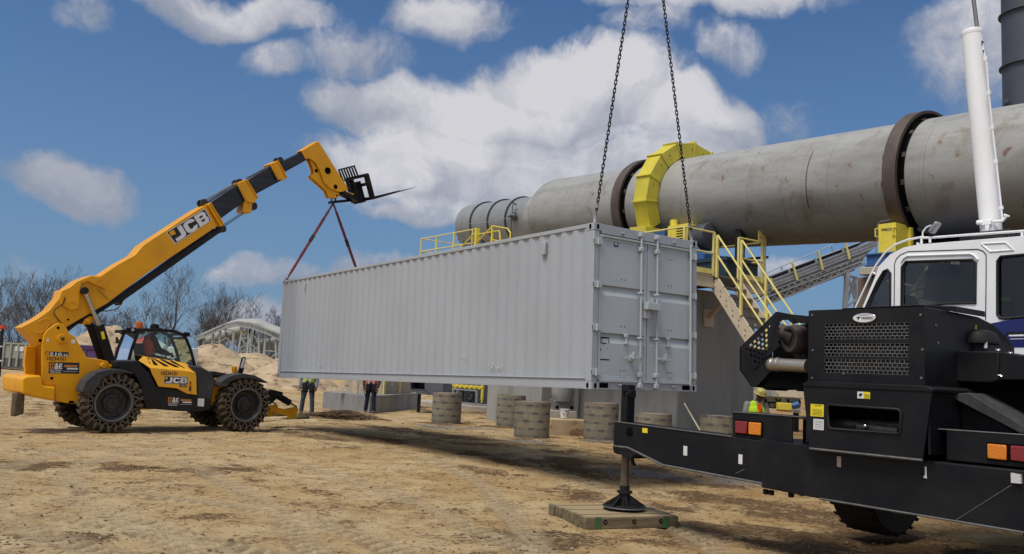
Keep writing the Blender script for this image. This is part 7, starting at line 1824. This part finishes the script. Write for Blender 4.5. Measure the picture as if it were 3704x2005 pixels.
person(stand(*zz('N',965,812)),'person in dark jacket and orange vest in front of the concrete block',
  dict(pelvis=(0,0,1.0),chest=(0,0,1.32),neck=(0,0,1.52),head=(0,-.02,1.67),look=(0,-1,0),shL=(.20,0,1.45),elL=(.28,0,1.16),wrL=(.24,-.10,.94),shR=(-.20,0,1.45),elR=(-.28,.0,1.17),wrR=(-.26,-.10,.95),
   hipL=(.10,0,.92),knL=(.11,-.04,.52),anL=(.14,-.06,.10),hipR=(-.10,0,.92),knR=(-.13,-.0,.52),anR=(-.17,.04,.10)),
  'brownshirt','orangevest','jeansdark','leather','skin','helmet',belt,glove='leather')
wq=at_depth(*zz('Q',1315,300),19.0)
wf=Frame((wq.x,wq.y,wq.z-1.80),(1,.1,0))
def scarf(root,V,look,sd): part('undershirt','orangevest',root,lambda m:m.prism([(-.035,1.18),(.035,1.18),(.05,1.46),(-.04,1.46)],-.185,-.17))
person(wf,'person in lime vest and sticker covered helmet behind the crane beam',
  dict(pelvis=(0,0,1.0),chest=(-.0,-.02,1.30),neck=(.02,-.03,1.50),head=(.06,-.08,1.645),look=(.45,-1,-.45),shL=(.20,-.02,1.42),elL=(.25,-.08,1.14),wrL=(.14,-.28,1.02),shR=(-.21,-.02,1.43),elR=(-.28,-.04,1.14),wrR=(-.15,-.26,1.0),
   hipL=(.10,0,.92),knL=(.11,-.04,.52),anL=(.14,-.0,.10),hipR=(-.10,0,.92),knR=(-.13,-.0,.52),anR=(-.15,.04,.10)),
  'greyshirt','limevest','jeans','leather','skindark','helmet',scarf)
# ------------------------------------------------------------------ slings from the hook to the container
hk=FT.wld(HOOK-Vector((0,0,.08))); 
cA=FC.wld((.06,CLn-.06,CHt+.0)); cB=FC.wld((CW-.06,CLn-.06,CHt+.0))
for q,lab in ((cA,'dark red webbing sling from the handler hook to the far left corner of the container'),(cB,'dark red webbing sling from the handler hook down behind the container roof edge')):
    s_=empty('lifting_sling',hk,lab,'sling','slings on the handler hook')
    def web(m):
        d_=q-hk; pts=[d_*(k/10)+Vector((0,0,0.0)) for k in range(11)]
        sdv=d_.cross(Vector((.3,1,0))).normalized()
        for k in range(10):
            t_=.35*math.sin(k*1.9); s1=(sdv*math.cos(t_)+d_.normalized().cross(sdv)*math.sin(t_)); m.beam(pts[k],pts[k+1]+d_*.005,.075-.03*(k in (0,9)),.022,up=s1.cross(d_))
    part('webbing','strap',s_,web)
    part('sling_wear_sleeve','blacktrim',s_,lambda m:m.beam((q-hk)*.42,(q-hk)*.50,.09,.04,up=(0,1,0)))
    part('sling_shackle','galv',s_,lambda m:m.path([(q-hk)*.985+Vector((.05*math.cos(a),0,.06*math.sin(a))) for a in [k*math.pi/5 for k in range(10)]],.012,6,closed=True))
# ------------------------------------------------------------------ background: skip, tanks, sand heaps
def BF(px,py,d,ax=(1,0,0)): q=at_depth(px,py,d); return Frame((q.x,q.y,0),ax)
F1=BF(*zz('M',200,1000),74)
sk1=empty('roll_off_skip',F1,'pale green ribbed roll off skip with a dirty base standing far left','skip')
def KQ(F,k,x,y,d=0): q=F.at(k,x,y,d); return Vector((q.x,d,q.z))
a=KQ(F1,'M',-220,870); b_=KQ(F1,'M',283,1090); zt=KQ(F1,'M',200,868).z; zm=KQ(F1,'M',200,1010).z
def skp(m):
    m.box((a.x,0,zm),(b_.x,2.4,zt)); m.box((a.x-.1,-.1,zt-.12),(b_.x+.1,2.5,zt+.02))
    n_=9
    for k in range(n_): x=a.x+(b_.x-a.x)*k/(n_-1); m.box((x-.09,-.12,.2),(x+.09,0,zt-.12))
part('skip_body','dumpgreen',sk1,skp,.02)
part('skip_base','dumpdark',sk1,lambda m:(m.box((a.x,.02,.15),(b_.x,2.4,zm)),m.box((a.x,-.1,.05),(b_.x,0.3,.2))),.02)
part('notice_board','signwhite',sk1,lambda m:m.box(KQ(F1,'M',138,938,-.05),KQ(F1,'M',220,898,-.02)))
F2=BF(*zz('M',20,1000),52)
ps=empty('striped_post',F2,'thin dark and white banded post at the far left edge of the picture','post')
part('post_shaft','blacktrim',ps,lambda m:m.tube(Vector((KQ(F2,'M',10,1000).x,0,0)),KQ(F2,'M',22,715),.10,n=10))
part('post_bands','signwhite',ps,lambda m:[m.box(KQ(F2,'M',0,y,-.14),KQ(F2,'M',32,y+14,.1)) for y in (740,890,1020)])
part('post_cap','red',ps,lambda m:m.tube(KQ(F2,'M',22,735),KQ(F2,'M',22,705),.22,n=12))
F3=BF(*zz('M',800,950),78)
pc=empty('purple_skip',F3,'purple steel skip in the background behind the handler tower','skip')
a=KQ(F3,'M',700,885); b_=KQ(F3,'M',882,1000)
part('skip_body','purple',pc,lambda m:(m.box((a.x,0,b_.z),(b_.x,2.2,a.z)),m.box((a.x,-.15,a.z-.1),(b_.x+.1,0,a.z+.06)),m.box((a.x,-.1,b_.z+.75),(b_.x,0,b_.z+.95)),[m.box((a.x+.9*k,-.08,b_.z),(a.x+.9*k+.12,0,a.z)) for k in range(6)]),.02)
part('skip_base','signwhite',pc,lambda m:m.box((a.x-.2,.1,0),(b_.x+1.2,2.4,b_.z)))
F4=BF(*zz('S',1250,550),72)
mx=empty('mixer_truck',F4,'red and white concrete mixer drum truck seen behind the handler cab','truck')
m_,nt,b = newmat('mixer_stripes'); v=mapping(nt); sx=nt.nodes.new('ShaderNodeSeparateXYZ'); nt.links.new(v,sx.inputs[0])
f=mth(nt,'GREATER_THAN',mth(nt,'FRACT',mth(nt,'MULTIPLY_ADD',sx.outputs[0],.42,mth(nt,'MULTIPLY',sx.outputs[2],.30))),.62)
nt.links.new(mixc(nt,f,(.6,.6,.6),(.5,.07,.04)),b.inputs['Base Color']); b.inputs['Roughness'].default_value=.5; M['mixer']=m_
a=KQ(F4,'S',760,560); b_=KQ(F4,'S',1670,560); zt=KQ(F4,'S',1300,330).z
part('mixing_drum','mixer',mx,lambda m:m.lathe([(.4,a.x),(.55,a.x+.1),(1.1,a.x+1.1),(1.35,a.x+2.1),(1.3,a.x+3.1),(.9,b_.x-.2),(.3,b_.x)],(0,1.2,zt-1.1-.3),(1,0,-.07),32))
part('truck_frame','blacktrim',mx,lambda m:(m.box((a.x-.2,.3,.8),(b_.x+2,2.1,1.1)),),.02)
part('cab','signwhite',mx,lambda m:m.box((b_.x+.4,.1,.7),(b_.x+2.3,2.3,2.6)),.12)
for x in (a.x+.4,a.x+1.6,b_.x+1.2):
    part('wheel','rubber',mx,lambda m:m.tube((x,.1,.5),(x,.45,.5),.5,n=20),.03)
def heap(name,px,pk_y,d,rx,ry,lab,seed,base=1.0,sk_=0):
    p_=at_depth(px,pk_y,d); H_=p_.z
    o_=empty(name,(p_.x,p_.y,0),lab,'sand heap','sand heaps')
    n_=90; xs=np.linspace(-1.35,1.35,n_); X_,Y_=np.meshgrid(xs*rx,xs*ry); r_=np.hypot(X_/rx+.10*fbm(X_,Y_,.25,seed+3),Y_/ry+.1*fbm(X_,Y_,.3,seed))
    Z_=H_*np.clip(1.02-r_**1.15,-.2,.92)/.92; Z_=np.where(Z_>0,Z_,Z_*.3)
    Z_=Z_+H_*(.30*fbm(X_,Y_,.45,seed+1,5)+.14*np.abs(fbm(X_,Y_,1.3,seed+2,5)))*np.clip(Z_+.3,0,1)
    v_=np.stack([X_,Y_,Z_],-1).reshape(-1,3); me=bpy.data.meshes.new('heap_surface'); f_=[(i*n_+j,i*n_+j+1,(i+1)*n_+j+1,(i+1)*n_+j) for i in range(n_-1) for j in range(n_-1)]
    me.from_pydata([tuple(q) for q in v_],[],f_); me.polygons.foreach_set('use_smooth',[True]*len(me.polygons)); me.materials.append(M['sand'])
    q=bpy.data.objects.new('heap_surface',me); COL.objects.link(q); q.parent=o_
heap('sand_heap',400,1180,95,6,6,'tall pale sand heap behind the rams of the handler',11)
heap('sand_heap',300,1218,92,4.5,5,'lower pale sand heap just left of the tall one',21)
heap('sand_heap',770,1255,78,5.2,5.5,'broad tan sand heap in front of the arched conveyor, left part',31)
heap('sand_heap',905,1280,84,6.5,5,'broad tan sand heap under the legs of the arched conveyor',41)
heap('sand_heap',1035,1300,60,4.0,3.5,'tan sand heap rising just left of the container end',51)
heap('sand_heap',640,1290,88,6,4,'low grey sand heap seen through the handler cab glass',61)
# ------------------------------------------------------------------ arched covered conveyor
FA=BF(*zz('K',1100,700),96)
ac_=empty('arched_conveyor',FA,'pale arched covered conveyor on lattice legs behind the sand heaps','conveyor')
def AP(x,y,d=0): q=FA.at('K',x,y,d); return Vector((q.x,d,q.z))
tops=[(450,635),(560,580),(850,455),(1020,398),(1300,398),(1480,478),(1800,600)]; bots=[(445,665),(560,625),(850,487),(1020,455),(1220,475),(1460,562),(1800,700)]
def cover(m):
    n_=7
    for k in range(n_-1):
        for s in range(6):
            def Q(i,s_): a=AP(*tops[i],0); b2=AP(*bots[i],0); t_=s_/6*math.pi/2; h=a.z-b2.z; return Vector((a.x,1.6-1.6*math.cos(t_),b2.z+h*math.sin(t_)))
            m.add([Q(k,s),Q(k+1,s),Q(k+1,s+1),Q(k,s+1)],[(0,1,2,3)])
part('belt_cover','palegrey',ac_,cover)
low=[(445,720),(560,675),(850,545),(1020,512),(1220,545),(1460,630),(1800,790)]
def inter(lst,t_):
    n_=len(lst)-1; i=min(int(t_*n_),n_-1); f_=t_*n_-i; return (lst[i][0]*(1-f_)+lst[i+1][0]*f_, lst[i][1]*(1-f_)+lst[i+1][1]*f_)
part('idler_slots','blacktrim',ac_,lambda m:[m.add([AP(*bots[k],.6),AP(*bots[k+1],.6),AP(*low[k+1],.6),AP(*low[k],.6)],[(0,1,2,3)]) for k in range(6)],smooth=0)
def slats(m):
    for k in range(6): m.beam(AP(*low[k],0),AP(*low[k+1],0),.14,.14); m.beam(AP(*bots[k],0),AP(*bots[k+1],0),.14,.12)
    for k in range(73): t_=k/72; m.beam(AP(*inter(bots,t_),.0),AP(*inter(low,t_),.0),.09,.10,up=(0,1,0))
part('side_slats','palegrey',ac_,slats)
def alegs(m):
    for (x0,y0,x1,y1) in ((785,555,765,960),(980,590,950,1050),(1105,540,1030,960),(1215,540,1150,1080),(1215,560,1225,1110),(1340,600,1340,950),(1435,650,1400,1100),(1580,710,1590,1050),(685,620,650,870),(555,690,535,810),(1630,640,1640,1000)):
        a=AP(x0,y0,.3); b2=AP(x1,y1,.3); b3=a+(b2-a)*((a.z+.3)/max(.1,(a.z-b2.z))); m.beam(a,b3,.20,.20,up=(0,1,0)); m.beam(a+Vector((0,1.8,0)),b3+Vector((0,1.8,0)),.16,.16,up=(0,1,0))
    for (x0,y0,x1,y1) in ((785,560,970,580),(670,745,790,745),(790,740,870,680),(880,690,960,790),(1090,690,1200,690),(1050,870,1340,895),(1060,850,1200,740),(1090,700,1170,800),(1225,770,1340,880),(1340,800,1230,900),(1230,900,1340,905),(1340,700,1440,700),(1430,870,1590,880),(1590,900,1420,1060),(800,900,870,985),(1030,960,1130,850),(680,770,740,850),(1160,560,1330,720),(1090,590,1130,650),(1130,640,1180,600)):
        m.beam(AP(x0,y0,.3),AP(x1,y1,.3),.10,.12,up=(0,1,0))
part('lattice_legs','palegrey',ac_,alegs)
part('lower_tube','palegrey',ac_,lambda m:(m.tube(AP(560,740,3),AP(1100,590,3),.75,n=16),m.tube(AP(1300,815,3),AP(1800,710,3),.65,n=16)))
part('drive_head','safety',ac_,lambda m:(m.box(AP(1090,660,1),AP(1120,560,1.5)),m.beam(AP(1050,600,1),AP(1190,620,1),.3,.3)))
part('hopper','steelgrey',ac_,lambda m:(m.prism([(AP(x,y).x,AP(x,y).z) for x,y in ((1110,690),(1180,690),(1160,760),(1130,760))],.5,1.5),m.box(AP(450,800,.3),AP(540,690,1.5))))
# trailer like plant at right behind the worker
F5=BF(*zz('Q',1800,500),34,(1,-.1,0))
tr_=empty('screening_unit',F5,'beige screening machine with hexagonal braces and a yellow box behind the worker','machine')
def TQ(x,y,d=0): q=F5.at('Q',x,y,d); return Vector((q.x,d,q.z))
part('upper_body','palegrey',tr_,lambda m:(m.prism([(TQ(x,y).x,TQ(x,y).z) for x,y in ((1380,300),(2080,320),(2260,370),(2260,510),(1380,460))],.2,2.2),[m.box((TQ(x,400).x,.12,TQ(x,490).z),(TQ(x+12,400).x,.2,TQ(x,330).z)) for x in (1590,2075)]),.02)
part('lower_body','palegrey',tr_,lambda m:m.prism([(TQ(x,y).x,TQ(x,y).z) for x,y in ((1380,470),(2260,520),(2260,800),(1380,715))],.4,2.0))
part('hex_braces','hole',tr_,lambda m:[m.beam(TQ(x0,y0,.35),TQ(x1,y1,.35),.05,.06,up=(0,1,0)) for x0,y0,x1,y1 in ((1490,505,1520,575),(1470,575,1520,575),(1540,590,1720,595),(1545,600,1580,680),(1470,690,1740,710),(1690,700,1735,620),(1810,525,1760,590),(1710,515,1735,565),(1940,530,1975,600),(2180,555,2210,610),(2010,600,2180,600))])
part('base_rail','beige',tr_,lambda m:(m.prism([(TQ(x,y).x,TQ(x,y).z) for x,y in ((1380,700),(2260,760),(2260,820),(1380,730))],.2,2.2)))
part('yellow_box','safety',tr_,lambda m:m.box(TQ(1750,740,-.1),TQ(1985,605,.3)),.02)
part('blue_motor','blue',tr_,lambda m:m.tube(TQ(2040,670,.1),TQ(2170,630,.1),.13,n=12))
part('under_frame','blacktrim',tr_,lambda m:(m.box((TQ(1400,700).x,.6,0),(TQ(1480,700).x,.8,TQ(1400,715).z)),m.box((TQ(2150,700).x,.6,0),(TQ(2250,700).x,.8,TQ(2200,760).z))))
# ------------------------------------------------------------------ bare trees
def bare(seed,H_,lean=0,spread=.5,forks=1,twigs=1.0):
    rd=random.Random(seed); T=MB(); Cn=MB()
    def grow(m,p,d,L_,r_,depth):
        n_=max(2,int(4-depth*.4)); pts=[p]; rs_=[r_]
        for k in range(n_):
            d=(d+Vector((rd.gauss(0,.13),rd.gauss(0,.13),rd.gauss(.03,.07)))).normalized(); p=p+d*(L_/n_); pts.append(p); rs_.append(r_*(1-.38*(k+1)/n_))
        rs_=[max(q_,.013) for q_ in rs_]; m.path(pts,rs_,5 if depth<2 else (4 if depth<3 else 3))
        if depth>=7 or r_<.006: return
        nb_=rd.randint(2,3) if depth<5 else 2
        for k in range(nb_):
            i=len(pts)-1 if k==0 else rd.randint(max(1,n_//2),len(pts)-1); a=rd.uniform(.2,.6)*(1+spread*.4); ph=rd.uniform(0,6.28); _,s1,s2=perp(d)
            nd=(d*math.cos(a)+(s1*math.cos(ph)+s2*math.sin(ph))*math.sin(a)+Vector((0,0,.22))).normalized()
            grow(Cn,pts[i],nd,L_*rd.uniform(.62,.86),rs_[i]*rd.uniform(.55,.78),depth+1)
    for f_ in range(forks):
        d0=Vector((lean+rd.gauss(0,.06)+(f_-(forks-1)/2)*.35,rd.gauss(0,.1),1)).normalized()
        # trunk with side limbs
        pts=[Vector((0,0,-.3))]; rs_=[H_*.021]; d=d0; n_=7; Lt=H_*.5
        for k in range(n_): d=(d+Vector((rd.gauss(0,.06),rd.gauss(0,.06),0))).normalized(); pts.append(pts[-1]+d*(Lt/n_)); rs_.append(H_*.021*(1-.55*(k+1)/n_))
        T.path(pts,rs_,8)
        for k in range(2,n_+1):
            for _ in range(1 if k<4 else 2):
                a=rd.uniform(.4,.85); ph=rd.uniform(0,6.28); _,s1,s2=perp(d)
                grow(Cn,pts[k],(d*math.cos(a)+(s1*math.cos(ph)+s2*math.sin(ph))*math.sin(a)).normalized(),H_*rd.uniform(.13,.24),rs_[k]*.5,2)
        grow(Cn,pts[-1],d,H_*.22,rs_[-1],1)
    return T,Cn
def tree(px,ty,d,seed,lab,lean=0,forks=1,spread=.5,group=None):
    p_=at_depth(px,ty,d); H_=p_.z; T,Cn=bare(seed,H_,lean,spread,forks)
    zmx=max(v[2] for v in Cn.v); s_=H_*1.06/zmx
    o_=empty('bare_tree',(p_.x,p_.y,0),lab,'tree','bare trees behind the yard')
    for mm_ in (T,Cn): mm_.v=[tuple(c*s_ for c in v) for v in mm_.v]
    print('TREE',len(Cn.f)); T.build('trunk','bark',o_,fixn=False); Cn.build('crown','bark',o_,fixn=False,smooth=0)
    return o_
s6=1/.6953
t1_=tree(440*s6,660*s6,118,3,'tallest bare tree, rising between the boom and the handler cab')
t2_=tree(98*s6,672*s6,112,8,'broad bare tree with several stems left of the boom',forks=3)
t3_=tree(8*s6,700*s6,108,12,'bare tree cut by the left edge of the picture',forks=1)
t4_=tree(556*s6,722*s6,126,15,'bare forked tree above the left end of the arched conveyor',forks=2)
t5_=tree(640*s6,728*s6,124,19,'bare tree above the hump of the arched conveyor')
t6_=tree(395*s6,742*s6,116,23,'thin bare tree just above the handler cab roof',lean=-.2)
t7_=tree(268*s6,770*s6,114,27,'short bare tree right behind the lift rams',forks=2)
t8_=tree(330*s6,770*s6,122,31,'thin bare tree left of the orange beacon')
t9_=tree(590*s6,745*s6,135,37,'slim bare tree between the two above the conveyor')
t10_=tree(676*s6,765*s6,122,41,'bare bushy tree beside the far end of the container',forks=2)
t11_=tree(48*s6,745*s6,120,45,'lower bare tree between the two left ones')
t12_=tree(505*s6,752*s6,130,49,'thin bare tree right of the tallest one')
spots=((25,130,.55),(75,134,.5),(140,132,.5),(310,128,.4),(420,132,.4),(520,140,.6),(610,136,.5),(660,138,.55),(700,134,.55))
srcs=[t1_,t4_,t5_,t9_,t12_,t8_,t10_]
H0s=[13]*7
for k,(dx,dd_,sc_) in enumerate(spots):
    c_=copy_tree(srcs[k%7]); q=at_depth(dx*s6,900*s6,dd_); c_.location=(q.x,q.y,0); c_.scale=(sc_,sc_,sc_); c_.rotation_euler.z=random.uniform(0,6.28)
    c_['label']='small bare tree of the rear row standing farther back in the tree line'; c_['group']='small trees of the rear row'
def brushline():
    rd=random.Random(77); m=MB()
    for k in range(1500):
        px=rd.uniform(-250,1500); d_=rd.uniform(128,170); q=at_depth(px,1300,d_); h=rd.uniform(1.0,3.6)*(.6+.5*math.sin(px*.011)**2)
        p0=Vector((q.x,q.y,-.2)); dr=Vector((rd.gauss(0,.2),rd.gauss(0,.2),1)).normalized(); r0=rd.uniform(.02,.05)
        p1=p0+dr*h*.5; p2=p0+dr*h+Vector((rd.gauss(0,.3),0,0)); m.path([p0,p1,p2],[r0,r0*.7,r0*.2],3)
        for _ in range(5):
            t_=rd.uniform(.3,.9); a=p0.lerp(p2,t_); m.path([a,a+Vector((rd.gauss(0,.6),rd.gauss(0,.4),rd.uniform(.2,.9)))],[r0*.45,.006],3)
    o_=m.build('brush_thicket','bark',None,fixn=False,smooth=0); tag(o_,'thin leafless undergrowth along the foot of the tree line','undergrowth',kind='stuff')
brushline()
# low wooded rise on the horizon
def rise():
    n_=160; vs=[]; fs_=[]
    for k in range(n_+1):
        a=math.radians(-60+120*k/n_); r_=420; h=5.5+3*mnoise.noise(Vector((k*.15,0,0)))+1.0*mnoise.noise(Vector((k*.9,3,0)))
        vs+= [(math.sin(a)*r_,math.cos(a)*r_,-1),(math.sin(a)*(r_+60),math.cos(a)*(r_+60),h)]
    fs_=[(2*k,2*k+2,2*k+3,2*k+1) for k in range(n_)]
    m=MB(); m.add(vs,fs_); o_=m.build('hills','bark',None); tag(o_,'low dark wooded rise on the horizon','hills',kind='structure')
rise()

# ------------------------------------------------------------------ every separate piece becomes a part of its own
SPLIT = dict(landing_leg='landing_leg', skip_body='skip_panel', hopper='hopper', weld_bands='weld_band', flange='flange', green_stripe='green_stripe', stringer_bolts='bolt', support_leg='support_leg', plate_holes='plate_hole',
  bolts='bolt', bolt_holes='bolt_hole', extension_rod='extension_rod', chain_sheave='chain_sheave', collar_rib='collar_rib', front_frame='front_frame', pivot_boss='pivot_boss',
  scratch='scratch', wing_nut='wing_nut', rail_post='rail_post', handle='handle', keeper='keeper', hood_bolts='bolt', edge_strip='edge_strip', lightening_holes='lightening_hole',
  guard_bolts='bolt', bolt_row='bolt', filler_bars='filler_bar', base_holes='base_hole', corner_posts='corner_post', work_lamp='work_lamp', hex_braces='brace', hydraulic_hose='hydraulic_hose',
  weld_rib='weld_rib', chassis='chassis_plate', boom_head='boom_head', drum_hatch='drum_hatch', corner_tube='corner_tube', knee_brace='knee_brace', stair_treads='stair_tread', duct_feet='duct_foot',
  vest_tape='vest_tape', boots='boot', gloves='glove', scrape_marks=None, frame_legs='frame_leg', meter_box='meter_box', post_bands='post_band', white_stripe='white_stripe', capacity_plate='capacity_plate',
  plate_web='plate_web', axle='axle', door_header=None, head_bracket='head_bracket', underside_bracket='underside_bracket', latch='latch', interior='interior_fitting', yellow_tag='tag', inner_frame='inner_frame', roof_wiper='wiper')
def islands(me):
    n=len(me.vertices); par=list(range(n))
    def fd(a):
        while par[a]!=a: par[a]=par[par[a]]; a=par[a]
        return a
    for p in me.polygons:
        vs=p.vertices; a=fd(vs[0])
        for v in vs[1:]:
            b=fd(v)
            if b!=a: par[b]=a
    comp={}
    for i in range(n): comp.setdefault(fd(i),[]).append(i)
    comps=list(comp.values()); bb=[]
    for c in comps:
        co=[me.vertices[i].co for i in c]; bb.append([min(v[k] for v in co) for k in range(3)]+[max(v[k] for v in co) for k in range(3)])
    m=len(comps); g=list(range(m))
    def gf(a):
        while g[a]!=a: g[a]=g[g[a]]; a=g[a]
        return a
    e=.012
    for i in range(m):
        for j in range(i+1,m):
            A,B=bb[i],bb[j]
            if all(A[k]-e<=B[k+3] and B[k]-e<=A[k+3] for k in range(3)): g[gf(j)]=gf(i)
    out={}
    for i in range(m): out.setdefault(gf(i),[]).extend(comps[i])
    return list(out.values())
for o in list(bpy.data.objects):
    base=o.name.split('.')[0]
    if o.type!='MESH' or not SPLIT.get(base) or not o.parent: continue
    me=o.data
    if len(me.vertices)>12000 or any(md.type=='REMESH' for md in o.modifiers): continue
    gr_=islands(me)
    if len(gr_)<2 or len(gr_)>100: continue
    gid={}
    for k,vs in enumerate(gr_):
        for v in vs: gid[v]=k
    sm=[p.use_smooth for p in me.polygons]
    for k,vs in enumerate(gr_):
        idx={v:i for i,v in enumerate(vs)}; ps=[p for p in me.polygons if gid[p.vertices[0]]==k]
        nm=bpy.data.meshes.new(SPLIT[base]); nm.from_pydata([me.vertices[v].co[:] for v in vs],[],[tuple(idx[v] for v in p.vertices) for p in ps])
        for mt in me.materials: nm.materials.append(mt)
        nm.polygons.foreach_set('material_index',[p.material_index for p in ps]); nm.polygons.foreach_set('use_smooth',[p.use_smooth for p in ps])
        if ps and ps[0].use_smooth: nm.set_sharp_from_angle(angle=R(35))
        q=bpy.data.objects.new(SPLIT[base],nm); COL.objects.link(q); q.parent=o.parent; q.matrix_basis=o.matrix_basis.copy()
        for md in o.modifiers:
            if md.type=='BEVEL':
                b=q.modifiers.new('bevel','BEVEL'); b.width=md.width; b.segments=md.segments; b.limit_method='ANGLE'; b.angle_limit=md.angle_limit
        if k==0:
            for ch in list(o.children): ch.parent=q
    nmv=o.name; bpy.data.objects.remove(o)
